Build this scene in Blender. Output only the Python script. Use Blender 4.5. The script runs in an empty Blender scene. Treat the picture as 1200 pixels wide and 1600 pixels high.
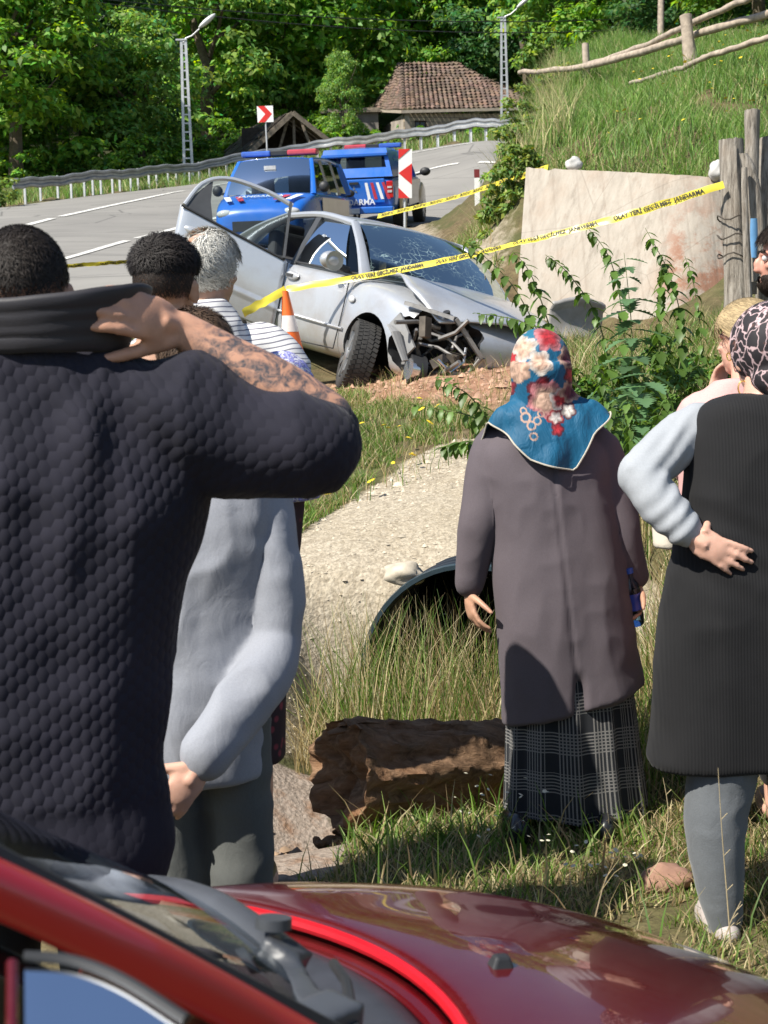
import bpy, bmesh, math, random
import numpy as np
from mathutils import Vector, Matrix, noise, Euler

rad = math.radians
random.seed(7)
RNG = np.random.default_rng(11)
scene = bpy.context.scene
COL = scene.collection

# ------------------------------------------------------------------ camera
FPX, CX, CY = 2400.0, 600.0, 800.0            # focal length and centre in photo pixels
PITCH, ROLL = math.atan((800 - 550) / FPX), rad(1.5)
CAM = Vector((0, 0, 1.5))
FWD = Vector((0, math.cos(PITCH), -math.sin(PITCH)))
U0 = Vector((0, math.sin(PITCH), math.cos(PITCH))); R0 = Vector((1, 0, 0))
UPV = U0 * math.cos(ROLL) + R0 * math.sin(ROLL)
RGT = R0 * math.cos(ROLL) - U0 * math.sin(ROLL)
cam_d = bpy.data.cameras.new('camera')
cam_d.sensor_fit = 'HORIZONTAL'; cam_d.sensor_width = 36; cam_d.lens = 72
cam_d.clip_start = 0.05; cam_d.clip_end = 2000
cam_d.dof.use_dof = True; cam_d.dof.focus_distance = 6.5; cam_d.dof.aperture_fstop = 15
cam = bpy.data.objects.new('camera', cam_d); COL.objects.link(cam)
cam.matrix_world = Matrix((
    (RGT.x, UPV.x, -FWD.x, CAM.x), (RGT.y, UPV.y, -FWD.y, CAM.y),
    (RGT.z, UPV.z, -FWD.z, CAM.z), (0, 0, 0, 1)))
scene.camera = cam

# ------------------------------------------------------------------ world and sun
SUN_AZ, SUN_EL = rad(56), rad(49)            # sun behind the camera, to its left
SUNV = Vector((-math.sin(SUN_AZ) * math.cos(SUN_EL), -math.cos(SUN_AZ) * math.cos(SUN_EL), math.sin(SUN_EL)))
world = bpy.data.worlds.new('World'); scene.world = world; world.use_nodes = True
wn = world.node_tree.nodes; wl = world.node_tree.links
bg = wn['Background']; bg.inputs['Strength'].default_value = 0.085
sky = wn.new('ShaderNodeTexSky'); sky.sky_type = 'NISHITA'; sky.sun_disc = False
sky.sun_elevation = SUN_EL; sky.sun_rotation = math.atan2(SUNV.x, SUNV.y)
sky.altitude = 600; sky.air_density = 1.0; sky.dust_density = 0.6; sky.ozone_density = 1.0
wl.new(sky.outputs[0], bg.inputs['Color'])
sun_d = bpy.data.lights.new('sun', 'SUN'); sun_d.energy = 4.8; sun_d.angle = rad(0.53); sun_d.color = (1, .945, .85)
sun = bpy.data.objects.new('sun', sun_d); COL.objects.link(sun)
sun.rotation_euler = SUNV.to_track_quat('Z', 'Y').to_euler(); sun.location = SUNV * 60
scene.view_settings.view_transform = 'Standard'; scene.view_settings.look = 'None'
scene.view_settings.exposure = 0.78; scene.view_settings.gamma = 1; scene.view_settings.use_curve_mapping = False

# ------------------------------------------------------------------ helpers
def P(px, py, d):
    """real-world point that the photograph shows at a pixel, d metres ahead"""
    return CAM + FWD * d + RGT * ((px - CX) / FPX * d) - UPV * ((py - CY) / FPX * d)

def lin(c):
    """sRGB 0-255 triple or hex to linear"""
    if isinstance(c, str):
        c = tuple(int(c[i:i + 2], 16) for i in (0, 2, 4))
    return tuple(((v / 255) / 12.92 if v / 255 <= .04045 else ((v / 255 + .055) / 1.055) ** 2.4) for v in c)

def link(o, parent=None):
    COL.objects.link(o)
    if parent is not None: o.parent = parent
    return o

def tag(o, label=None, cat=None, group=None, kind=None):
    if label: o['label'] = label
    if cat: o['category'] = cat
    if group: o['group'] = group
    if kind: o['kind'] = kind
    return o

def empty(name, loc=(0, 0, 0), rot=(0, 0, 0)):
    o = bpy.data.objects.new(name, None); o.empty_display_size = .1
    o.location = loc; o.rotation_euler = rot
    return link(o)

def mesh_np(name, verts, faces, smooth=False):
    me = bpy.data.meshes.new(name)
    verts = np.asarray(verts, dtype=np.float32)
    faces = np.asarray(faces, dtype=np.int32)
    nf, k = faces.shape
    me.vertices.add(len(verts)); me.vertices.foreach_set('co', verts.ravel())
    me.loops.add(nf * k); me.loops.foreach_set('vertex_index', faces.ravel())
    me.polygons.add(nf)
    me.polygons.foreach_set('loop_start', np.arange(0, nf * k, k, dtype=np.int32))
    me.polygons.foreach_set('loop_total', np.full(nf, k, dtype=np.int32))
    if smooth: me.polygons.foreach_set('use_smooth', np.ones(nf, dtype=bool))
    me.update(); me.validate()
    return me

def vcol(me, name, cols):
    """per-vertex colour attribute"""
    a = me.color_attributes.new(name, 'FLOAT_COLOR', 'POINT')
    c = np.ones((len(me.vertices), 4), dtype=np.float32); c[:, :3] = cols
    a.data.foreach_set('color', c.ravel())

def obj(name, me, mat=None, parent=None, smooth=None, world=False):
    if isinstance(me, bmesh.types.BMesh):
        b = me; me = bpy.data.meshes.new(name); b.to_mesh(me); b.free()
    if mat is not None:
        if isinstance(mat, (list, tuple)):
            for m in mat: me.materials.append(m)
        else: me.materials.append(mat)
    if smooth is not None:
        me.polygons.foreach_set('use_smooth', np.full(len(me.polygons), smooth, dtype=bool))
    o = bpy.data.objects.new(name, me)
    link(o, parent)
    if world and parent is not None:
        me.transform(Matrix.Translation(-Vector(parent.location)))
    return o

def autosmooth(me, ang=35):
    me.polygons.foreach_set('use_smooth', np.ones(len(me.polygons), dtype=bool))
    try: me.set_sharp_from_angle(angle=rad(ang))
    except Exception: pass

class MB:
    """collects simple shapes into one mesh"""
    def __init__(s): s.v = []; s.f = []; s.mi = []
    def add(s, vs, fs, mi=0):
        o = len(s.v); s.v += [tuple(v) for v in vs]; s.f += [tuple(i + o for i in f) for f in fs]; s.mi += [mi] * len(fs); return s
    def box(s, c, size, rot=None, mi=0, taper=1.0):
        hx, hy, hz = size[0] / 2, size[1] / 2, size[2] / 2
        vs = []
        for z in (-1, 1):
            t = taper if z > 0 else 1
            for x, y in ((-1, -1), (1, -1), (1, 1), (-1, 1)): vs.append(Vector((x * hx * t, y * hy * t, z * hz)))
        if rot is not None:
            R = rot if isinstance(rot, Matrix) else Euler(rot).to_matrix()
            vs = [R @ v for v in vs]
        vs = [v + Vector(c) for v in vs]
        return s.add(vs, [(3, 2, 1, 0), (4, 5, 6, 7), (0, 1, 5, 4), (1, 2, 6, 5), (2, 3, 7, 6), (3, 0, 4, 7)], mi)
    def bar(s, a, b, w, h=None, mi=0, up=(0, 0, 1), w2=None):
        a, b = Vector(a), Vector(b); h = h or w
        z = (b - a); L = z.length; z.normalize()
        x = Vector(up).cross(z)
        if x.length < 1e-4: x = Vector((1, 0, 0)).cross(z)
        x.normalize(); y = z.cross(x)
        k = (w2 / w) if w2 else 1
        vs = []
        for q, p in ((1, a), (k, b)):
            for i, j in ((-1, -1), (1, -1), (1, 1), (-1, 1)): vs.append(p + x * (i * w / 2 * q) + y * (j * h / 2 * q))
        return s.add(vs, [(3, 2, 1, 0), (4, 5, 6, 7), (0, 1, 5, 4), (1, 2, 6, 5), (2, 3, 7, 6), (3, 0, 4, 7)], mi)
    def tube(s, pts, r, n=8, mi=0, cap=True, flat=1.0, jit=0.0, seed=0, up=None):
        pts = [Vector(p) for p in pts]; k = len(pts)
        if not hasattr(r, '__len__'): r = [r] * k
        vs = []; rnd = random.Random(seed)
        px = None
        for i, p in enumerate(pts):
            t = (pts[min(i + 1, k - 1)] - pts[max(i - 1, 0)]).normalized()
            if px is None:
                ref = Vector(up) if up else (Vector((0, 0, 1)) if abs(t.z) < .9 else Vector((1, 0, 0)))
                px = ref.cross(t).normalized()
            else:
                px = (px - t * px.dot(t)).normalized()
            py = t.cross(px)
            for j in range(n):
                a = 2 * math.pi * j / n
                q = 1 + jit * (rnd.random() - .5) * 2
                vs.append(p + px * (math.cos(a) * r[i] * q) + py * (math.sin(a) * r[i] * flat * q))
        fs = []
        for i in range(k - 1):
            for j in range(n):
                fs.append((i * n + j, i * n + (j + 1) % n, (i + 1) * n + (j + 1) % n, (i + 1) * n + j))
        if cap:
            fs.append(tuple(reversed(range(n)))); fs.append(tuple((k - 1) * n + j for j in range(n)))
        return s.add(vs, fs, mi)
    def ell(s, c, r, rot=None, n=12, m=8, mi=0):
        vs = []; fs = []
        R = (rot if isinstance(rot, Matrix) else Euler(rot).to_matrix()) if rot is not None else None
        def put(v):
            v = Vector((v[0] * r[0], v[1] * r[1], v[2] * r[2]))
            if R: v = R @ v
            vs.append(v + Vector(c))
        put((0, 0, -1))
        for i in range(1, m):
            b = -math.pi / 2 + math.pi * i / m
            for j in range(n):
                a = 2 * math.pi * j / n
                put((math.cos(a) * math.cos(b), math.sin(a) * math.cos(b), math.sin(b)))
        put((0, 0, 1))
        for j in range(n): fs.append((0, 1 + (j + 1) % n, 1 + j))
        for i in range(m - 2):
            for j in range(n):
                fs.append((1 + i * n + j, 1 + i * n + (j + 1) % n, 1 + (i + 1) * n + (j + 1) % n, 1 + (i + 1) * n + j))
        t = len(vs) - 1
        for j in range(n): fs.append((1 + (m - 2) * n + j, 1 + (m - 2) * n + (j + 1) % n, t))
        return s.add(vs, fs, mi)
    def loft(s, rings, mi=0, cap=True):
        n = len(rings[0]); vs = [p for r in rings for p in r]; fs = []
        for i in range(len(rings) - 1):
            for j in range(n):
                fs.append((i * n + j, i * n + (j + 1) % n, (i + 1) * n + (j + 1) % n, (i + 1) * n + j))
        if cap:
            fs.append(tuple(reversed(range(n)))); fs.append(tuple((len(rings) - 1) * n + j for j in range(n)))
        return s.add(vs, fs, mi)
    def cyl(s, a, b, r, n=16, mi=0): return s.tube([a, b], r, n, mi)
    def mesh(s, name='m', smooth=False):
        me = bpy.data.meshes.new(name); me.from_pydata(s.v, [], s.f); me.update()
        me.polygons.foreach_set('material_index', np.array(s.mi, dtype=np.int32))
        if smooth: autosmooth(me, smooth if smooth is not True else 40)
        return me
    def build(s, name, mat, parent=None, smooth=False, world=False):
        return obj(name, s.mesh(name, smooth), mat, parent, None, world)

def bevel(o, w=.01, seg=2, ang=35):
    m = o.modifiers.new('bevel', 'BEVEL'); m.width = w; m.segments = seg; m.limit_method = 'ANGLE'; m.angle_limit = rad(ang)
    return o

def baked(o, mods=None):
    """apply the modifiers of an object to its mesh"""
    dg = bpy.context.evaluated_depsgraph_get(); dg.update()
    me = bpy.data.meshes.new_from_object(o.evaluated_get(dg))
    old = o.data; o.modifiers.clear(); o.data = me
    if old.users == 0: bpy.data.meshes.remove(old)
    return o

def remesh_mb(mb, voxel, it=6, fac=.5):
    me = mb.mesh('r'); o = bpy.data.objects.new('tmp', me); COL.objects.link(o)
    m = o.modifiers.new('r', 'REMESH'); m.mode = 'VOXEL'; m.voxel_size = voxel; m.use_smooth_shade = True
    if it: m = o.modifiers.new('s', 'SMOOTH'); m.iterations = it; m.factor = fac
    baked(o); me = o.data; bpy.data.objects.remove(o)
    me.materials.clear()
    return me

def copy_tree(o, parent=None):
    c = o.copy(); COL.objects.link(c); c.parent = parent
    for ch in list(o.children): copy_tree(ch, c)
    return c

def cr(pts, n):
    """Catmull-Rom resample of a polyline to n points (tuples of any length)"""
    pts = np.array([tuple(p) for p in pts], dtype=float); k = len(pts)
    out = []
    for i in range(n):
        t = i / (n - 1) * (k - 1); j = min(int(t), k - 2); u = t - j
        p0, p1, p2, p3 = pts[max(j - 1, 0)], pts[j], pts[j + 1], pts[min(j + 2, k - 1)]
        out.append(.5 * ((2 * p1) + (-p0 + p2) * u + (2 * p0 - 5 * p1 + 4 * p2 - p3) * u * u + (-p0 + 3 * p1 - 3 * p2 + p3) * u ** 3))
    return np.array(out)

def sstep(a, b, x):
    t = np.clip((x - a) / (b - a), 0, 1); return t * t * (3 - 2 * t)

# ------------------------------------------------------------------ materials
def nt(name):
    m = bpy.data.materials.new(name); m.use_nodes = True
    return m, m.node_tree.nodes, m.node_tree.links, m.node_tree.nodes['Principled BSDF']

class NB:
    """tiny node builder"""
    def __init__(s, name):
        s.m, s.n, s.l, s.b = nt(name); s.tc = None
    def coord(s, kind='Object'):
        if s.tc is None: s.tc = s.n.new('ShaderNodeTexCoord')
        return s.tc.outputs[kind]
    def mapping(s, vec, scale=(1, 1, 1), rot=(0, 0, 0), loc=(0, 0, 0)):
        x = s.n.new('ShaderNodeMapping'); s.l.new(vec, x.inputs['Vector'])
        x.inputs['Scale'].default_value = scale; x.inputs['Rotation'].default_value = rot; x.inputs['Location'].default_value = loc
        return x.outputs[0]
    def noise(s, vec, scale=5, detail=4, rough=.55, dist=0, color=False):
        x = s.n.new('ShaderNodeTexNoise'); s.l.new(vec, x.inputs['Vector'])
        x.inputs['Scale'].default_value = scale; x.inputs['Detail'].default_value = detail
        x.inputs['Roughness'].default_value = rough; x.inputs['Distortion'].default_value = dist
        return x.outputs['Color' if color else 'Fac']
    def voro(s, vec, scale=5, feature='F1', out='Distance', rand=1):
        x = s.n.new('ShaderNodeTexVoronoi'); x.feature = feature; s.l.new(vec, x.inputs['Vector'])
        x.inputs['Scale'].default_value = scale; x.inputs['Randomness'].default_value = rand
        return x.outputs[out]
    def wave(s, vec, scale=5, dist=0, dscale=1, direction='X', detail=2):
        x = s.n.new('ShaderNodeTexWave'); s.l.new(vec, x.inputs['Vector']); x.bands_direction = direction
        x.inputs['Scale'].default_value = scale; x.inputs['Distortion'].default_value = dist; x.inputs['Detail Scale'].default_value = dscale
        x.inputs['Detail'].default_value = detail
        return x.outputs['Fac']
    def ramp(s, fac, stops, interp='LINEAR'):
        x = s.n.new('ShaderNodeValToRGB'); s.l.new(fac, x.inputs['Fac']); cr_ = x.color_ramp; cr_.interpolation = interp
        while len(cr_.elements) < len(stops): cr_.elements.new(.5)
        for e, (p, c) in zip(cr_.elements, stops):
            e.position = p; e.color = (*c, 1) if hasattr(c, '__len__') else (c, c, c, 1)
        return x.outputs['Color']
    def mix(s, fac, a, b, mode='MIX'):
        x = s.n.new('ShaderNodeMix'); x.data_type = 'RGBA'; x.blend_type = mode
        for i, v in ((0, fac), (6, a), (7, b)):
            if hasattr(v, 'is_output'): s.l.new(v, x.inputs[i])
            elif i == 0: x.inputs[0].default_value = v
            else: x.inputs[i].default_value = (*v[:3], 1) if hasattr(v, '__len__') else (v, v, v, 1)
        return x.outputs[2]
    def math(s, op, a, b=None, c=None):
        x = s.n.new('ShaderNodeMath'); x.operation = op
        for i, v in enumerate((a, b, c)):
            if v is None: continue
            if hasattr(v, 'is_output'): s.l.new(v, x.inputs[i])
            else: x.inputs[i].default_value = v
        return x.outputs[0]
    def sep(s, vec):
        x = s.n.new('ShaderNodeSeparateXYZ'); s.l.new(vec, x.inputs[0]); return x.outputs
    def attr(s, name, out='Color'):
        x = s.n.new('ShaderNodeAttribute'); x.attribute_name = name; return x.outputs[out]
    def rnd(s):
        return s.n.new('ShaderNodeObjectInfo').outputs['Random']
    def bump(s, h, strength=.4, dist=.01, prev=None):
        x = s.n.new('ShaderNodeBump'); s.l.new(h, x.inputs['Height'])
        x.inputs['Strength'].default_value = strength; x.inputs['Distance'].default_value = dist
        if prev is not None: s.l.new(prev, x.inputs['Normal'])
        s.l.new(x.outputs[0], s.b.inputs['Normal']); return x.outputs[0]
    def set(s, **k):
        names = dict(col='Base Color', rough='Roughness', metal='Metallic', spec='Specular IOR Level', coat='Coat Weight',
                     coatr='Coat Roughness', trans='Transmission Weight', ior='IOR', alpha='Alpha', emis='Emission Color',
                     emiss='Emission Strength', sheen='Sheen Weight', sub='Subsurface Weight', sheenr='Sheen Roughness')
        for q, v in k.items():
            i = s.b.inputs[names[q]]
            if hasattr(v, 'is_output'): s.l.new(v, i)
            elif hasattr(v, '__len__'): i.default_value = (*v[:3], 1)
            else: i.default_value = v
        return s

def simple(name, col, rough=.6, metal=0, var=.18, vscale=6, bscale=0, bstr=.25, bdist=.004, coords='Object', **k):
    """one colour broken by noise, with fine relief"""
    b = NB(name); v = b.coord(coords)
    n1 = b.noise(v, vscale, 5)
    dark = tuple(c * (1 - var) for c in col); lite = tuple(min(1, c * (1 + var)) for c in col)
    b.set(col=b.ramp(n1, [(.3, dark), (.7, lite)]), rough=rough, metal=metal, **k)
    if bscale: b.bump(b.noise(v, bscale, 4), bstr, bdist)
    return b.m

def paint(name, col, rough=.32, flake=0.0, dirt=.12, dirtcol=(.25, .22, .18), coat=.6, metal=0.0):
    b = NB(name); v = b.coord()
    n1 = b.noise(v, 2.2, 6, .65); d = b.ramp(n1, [(.45, 0), (.75, 1)])
    b.set(col=b.mix(b.math('MULTIPLY', d, dirt), col, dirtcol), rough=b.ramp(n1, [(.3, rough * .85), (.8, min(1, rough * 1.4))]),
          metal=metal, coat=coat, coatr=.05)
    return b.m

def glass_mat(name, tint=(.75, .85, .85), rough=.02, alpha=.35):
    """thin tinted pane: partly see-through, mirrors the surroundings"""
    m = bpy.data.materials.new(name); m.use_nodes = True; n = m.node_tree.nodes; l = m.node_tree.links
    n.clear(); out = n.new('ShaderNodeOutputMaterial')
    t = n.new('ShaderNodeBsdfTransparent'); t.inputs[0].default_value = (*tint, 1)
    g = n.new('ShaderNodeBsdfGlossy'); g.inputs['Roughness'].default_value = rough; g.inputs[0].default_value = (.9, .95, 1, 1)
    f = n.new('ShaderNodeFresnel'); f.inputs[0].default_value = 1.4
    x = n.new('ShaderNodeMixShader'); l.new(f.outputs[0], x.inputs[0]); l.new(t.outputs[0], x.inputs[1]); l.new(g.outputs[0], x.inputs[2])
    l.new(x.outputs[0], out.inputs[0])
    return m
# ------------------------------------------------------------------ terrain: one height function fitted to surveyed points
CTRL = [  # pixel, pixel, metres ahead
    # road far edge (under the guard rail)
    (-200, 350, 40), (20, 322, 46), (160, 304, 51), (300, 288, 56), (500, 253, 58), (650, 236, 54.5), (785, 221, 52.5),
    # road edge line and centre line
    (0, 366, 33), (100, 340, 38), (200, 318, 43), (300, 298, 48), (480, 262, 51), (650, 240, 50.5), (790, 225, 49),
    (60, 420, 26), (130, 400, 28), (230, 372, 32), (400, 330, 40), (650, 273, 45), (790, 256, 44),
    # road near edge
    (-300, 500, 20), (0, 475, 21.5), (200, 455, 22), (330, 440, 23), (424, 393, 30), (480, 385, 31), (600, 358, 36), (680, 349, 37.5), (800, 337, 37), (850, 250, 48), (850, 330, 38),
    # verge, wreck, mound
    (330, 520, 15), (200, 560, 13.5), (0, 600, 12), (530, 592, 13.4), (430, 545, 14.5), (700, 395, 27), (760, 420, 21), (640, 470, 17), (700, 520, 14.5),
    (700, 560, 13), (790, 548, 13.2), (600, 588, 12.9), (600, 620, 11.8), (600, 660, 10.6), (480, 650, 11.5), (480, 720, 9.6), (300, 760, 8.6), (0, 800, 8),
    (600, 700, 9.6), (700, 705, 9.2), (600, 770, 8.4), (480, 820, 8.0), (740, 842, 7.35), (600, 850, 7.4), (480, 880, 7.25), (850, 760, 8.2),
    # low ground in front of the pipe and under the people
    (480, 1100, 6.55), (300, 1080, 6.5), (0, 1000, 6.6), (600, 1130, 6.3), (800, 1150, 6.2), (400, 1300, 5.3), (200, 1350, 4.6), (600, 1300, 4.85), (900, 1310, 4.75),
    (600, 1480, 3.9), (1100, 1468, 3.95), (1250, 1440, 3.95), (200, 1480, 3.9), (600, 2200, 2.2), (0, 2200, 2.2), (1200, 2200, 2.2),
    # right hand side up to the concrete wall
    (1010, 1180, 5.3), (1020, 1050, 5.8), (1010, 900, 6.6), (1000, 760, 8.0), (960, 640, 10.2), (900, 560, 12.8), (1050, 560, 12.6), (1150, 560, 11.5), (1000, 505, 14.6), (1130, 492, 13.9), (1060, 496, 14.1), (1180, 480, 13.6), (840, 495, 15.6), (1250, 900, 6.2), (1250, 1200, 5),
    # bank behind the wall
    (835, 266, 17.6), (1100, 272, 16.4), (1250, 480, 13.2), (775, 350, 24), (790, 300, 26), (828, 225, 31), (900, 200, 21), (1000, 170, 22), (1190, 95, 22), (900, 125, 28), (855, 118, 33), (1000, 100, 28), (1250, 60, 24), (1190, 245, 17.3), (1300, 240, 17.3), (1400, 60, 22),
    # beyond the road, up the wooded hill
    (-300, 290, 60), (100, 262, 70), (300, 252, 72), (450, 232, 76), (700, 208, 76), (900, 170, 70), (1200, 60, 60), (1500, -60, 60),
    (0, 225, 95), (600, 170, 100), (1000, 90, 100), (1300, 0, 100), (-400, 220, 100), (0, 60, 150), (600, 10, 150), (1200, -60, 150), (-500, 60, 150), (1700, -100, 150),
    (0, -300, 260), (600, -300, 260), (1200, -300, 260), (-700, -250, 260), (1900, -300, 260),
]
EXTRA = [(-30, 0, 0), (30, 0, 0), (-30, -20, -.3), (30, -20, -.3), (0, -20, -.3), (-12, 6, .3), (14, 6, 1.6), (-25, 12, .8), (25, 12, 6), (-40, 30, 2.5), (40, 30, 14), (-60, 60, 9), (60, 60, 22)]
_C = np.array([tuple(P(*c)) for c in CTRL] + EXTRA)
_S = 20.0
def _phi(r2): return np.where(r2 > 1e-12, .5 * r2 * np.log(np.maximum(r2, 1e-12)), 0)
_xy = _C[:, :2] / _S
# compress far distances so that near detail keeps its weight
def _warp(xy):
    r = np.sqrt((xy ** 2).sum(1, keepdims=True)) + 1e-9
    return xy / r * np.log1p(3 * r)
_w = _warp(_xy)
_n = len(_w)
_K = _phi(((_w[:, None] - _w[None]) ** 2).sum(2)) + np.eye(_n) * 4e-4
_Pm = np.c_[np.ones(_n), _w]
_A = np.block([[_K, _Pm], [_Pm.T, np.zeros((3, 3))]])
_sol = np.linalg.solve(_A, np.r_[_C[:, 2], np.zeros(3)])

PIPE = P(748, 1040, 7.05); PIPE_R = .5; PIPE_YAW = rad(12)
PAX = Vector((-math.sin(PIPE_YAW) * 0 + math.sin(PIPE_YAW), math.cos(PIPE_YAW), 0))      # direction into the bank
DITCH = np.array([tuple(v)[:2] for v in (PIPE + PAX * .5, PIPE - PAX * .5, P(560, 1200, 5.9), P(455, 1250, 5.6), P(400, 1270, 5.5))])

def seg_dist(x, y, poly):
    d = np.full(x.shape, 1e9)
    for a, b in zip(poly[:-1], poly[1:]):
        ab = b - a; t = np.clip(((x - a[0]) * ab[0] + (y - a[1]) * ab[1]) / (ab @ ab), 0, 1)
        d = np.minimum(d, np.hypot(x - a[0] - t * ab[0], y - a[1] - t * ab[1]))
    return d

def H_base(x, y):
    x = np.asarray(x, float); y = np.asarray(y, float); sh = x.shape
    out = np.empty(x.size); q = _warp(np.c_[x.ravel(), y.ravel()] / _S)
    for i in range(0, len(q), 20000):
        c = q[i:i + 20000]
        out[i:i + 20000] = _phi(((c[:, None] - _w[None]) ** 2).sum(2)) @ _sol[:_n] + _sol[_n] + c @ _sol[_n + 1:]
    return out.reshape(sh)

def H(x, y):
    x = np.asarray(x, float); y = np.asarray(y, float)
    z = H_base(x, y)
    d = seg_dist(x, y, DITCH)
    # open channel in front of the pipe: only where the ground lies before the pipe mouth
    fr = (x - PIPE.x) * PAX.x + (y - PIPE.y) * PAX.y
    front = 1 - sstep(-.12, .06, fr)
    z = np.where(d < 1.2, z - .28 * np.exp(-(d / .42) ** 2) * front, z)
    lat = (x - PIPE.x) * PAX.y - (y - PIPE.y) * PAX.x
    # face above the pipe stands up steeply
    flat = front * (1 - sstep(.55, 1.0, np.abs(lat))) * sstep(-1.3, -.5, fr)
    z = z * (1 - flat) + np.minimum(z, PIPE.z - .36) * flat
    return z

def Hs(x, y): return float(H(np.array([x]), np.array([y]))[0])

def G(px, py, dmax=200, d0=2.0):
    """where the ground is seen at a pixel"""
    ds = np.concatenate([np.arange(d0, 20, .05), np.arange(20, dmax, .25)])
    ray = FWD + RGT * ((px - CX) / FPX) - UPV * ((py - CY) / FPX)
    x = CAM.x + ray.x * ds; y = CAM.y + ray.y * ds; z = CAM.z + ray.z * ds
    hit = np.nonzero(z < H(x, y))[0]
    i = hit[0] if len(hit) else len(ds) - 1
    return Vector((x[i], y[i], Hs(x[i], y[i])))

def in_poly(x, y, poly):
    inside = np.zeros(x.shape, bool); j = len(poly) - 1
    for i in range(len(poly)):
        xi, yi = poly[i][:2]; xj, yj = poly[j][:2]
        c = ((yi > y) != (yj > y)) & (x < (xj - xi) * (y - yi) / (yj - yi + 1e-12) + xi)
        inside ^= c; j = i
    return inside

def soft_poly(x, y, poly, soft):
    """1 inside, 0 outside, soft edge of the given width"""
    pts = np.array([tuple(p)[:2] for p in poly]); pts = np.r_[pts, pts[:1]]
    d = seg_dist(x, y, pts); s = np.where(in_poly(x, y, poly), 1, -1) * d
    return sstep(-soft, soft, s)

def nz(x, y, s, seed=0):
    """cheap smooth value noise, vectorised"""
    x = np.asarray(x) * s + seed * 17.3; y = np.asarray(y) * s - seed * 9.1
    xi = np.floor(x); yi = np.floor(y); u = x - xi; v = y - yi; u = u * u * (3 - 2 * u); v = v * v * (3 - 2 * v)
    def h(a, b): return np.modf(np.abs(np.sin(a * 127.1 + b * 311.7 + seed * 74.7) * 43758.5453))[0]
    return (h(xi, yi) * (1 - u) + h(xi + 1, yi) * u) * (1 - v) + (h(xi, yi + 1) * (1 - u) + h(xi + 1, yi + 1) * u) * v

# road edges in plan
ROAD_FAR = np.array([tuple(P(*c))[:2] for c in ((-900, 420, 33), (-200, 352, 39.3), (20, 324, 45.2), (160, 306, 50), (300, 290, 54.6), (500, 255, 56.6), (650, 238, 53.4), (785, 223, 51.5), (870, 217, 50))])
ROAD_NEAR = np.array([tuple(P(*c))[:2] for c in ((-900, 560, 17), (-300, 500, 20), (0, 475, 21.5), (200, 462, 21.5), (330, 447, 22.5), (480, 400, 28), (600, 367, 34), (680, 350, 37.2), (800, 337, 37), (860, 330, 38))])
ROAD_POLY = [tuple(p) for p in ROAD_NEAR] + [tuple(p) for p in ROAD_FAR[::-1]]

GRAVEL = [G(*p) for p in ((455, 850), (540, 790), (640, 720), (720, 690), (860, 700), (960, 760), (940, 860))] + [PIPE - PAX * .3 + Vector((.9, 0, 0)), PIPE - PAX * .3 + Vector((-.7, 0, 0)), Vector((*tuple(P(430, 1110, 6.4))[:2], 0)), Vector((*tuple(P(380, 900, 7.2))[:2], 0))]
CONC = [Vector((*tuple(P(*p))[:2], 0)) for p in ((370, 1110, 6.3), (490, 1105, 6.35), (525, 1180, 5.9), (552, 1250, 5.6), (562, 1400, 4.95), (520, 1480, 4.45), (300, 1480, 4.45))]
REDDIRT = [G(*p) for p in ((500, 605), (620, 565), (700, 548), (810, 530), (830, 600), (760, 640), (640, 640), (540, 640))]
SHOULDER = [G(*p) for p in ((580, 385), (650, 347), (770, 337), (785, 360), (770, 420), (720, 450), (640, 430), (600, 410))]

def grid_axes():
    t = np.linspace(-1, 1, 330)
    xs = np.sinh(t * 5.2) / np.sinh(5.2) * 150
    y1 = np.concatenate([np.linspace(-25, 2.4, 22, endpoint=False), np.arange(2.4, 8.6, .055), np.arange(8.6, 16, .09)])
    y2 = [y1[-1]]
    while y2[-1] < 290: y2.append(y2[-1] + max(.1, (y2[-1] - 13) * .022 + .08))
    return xs, np.concatenate([y1, y2[1:]])

gx, gy = grid_axes()
GX, GY = np.meshgrid(gx, gy)
GZ = H(GX, GY)
near = (GY > 2) & (GY < 17)
ROADM = soft_poly(GX, GY, ROAD_POLY, .35)
mg = soft_poly(GX, GY, GRAVEL, .18); mr = soft_poly(GX, GY, REDDIRT, .5); mc = soft_poly(GX, GY, CONC, .10); ms = soft_poly(GX, GY, SHOULDER, .8)
rough_amt = np.where(near, .05, .25) * (1 - ROADM) * (1 - mg * .75) * (1 - mc * .8)
GZ = GZ + rough_amt * ((nz(GX, GY, 1.3, 1) - .5) + .5 * (nz(GX, GY, 4.1, 2) - .5) + .3 * (nz(GX, GY, 9.7, 3) - .5))
GZ = GZ + (.05 * mr + .012 * mg) * (nz(GX, GY, 8, 4) - .5) + (.03 * mr) * (nz(GX, GY, 19, 6) - .5) + .006 * mg * (nz(GX, GY, 33, 5) - .5)
GZ -= .10 * ROADM
nr_, nc_ = GX.shape
idx = np.arange(nr_ * nc_).reshape(nr_, nc_)
F = np.stack([idx[:-1, :-1], idx[:-1, 1:], idx[1:, 1:], idx[1:, :-1]], -1).reshape(-1, 4)
V = np.stack([GX, GY, GZ], -1).reshape(-1, 3)
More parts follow.
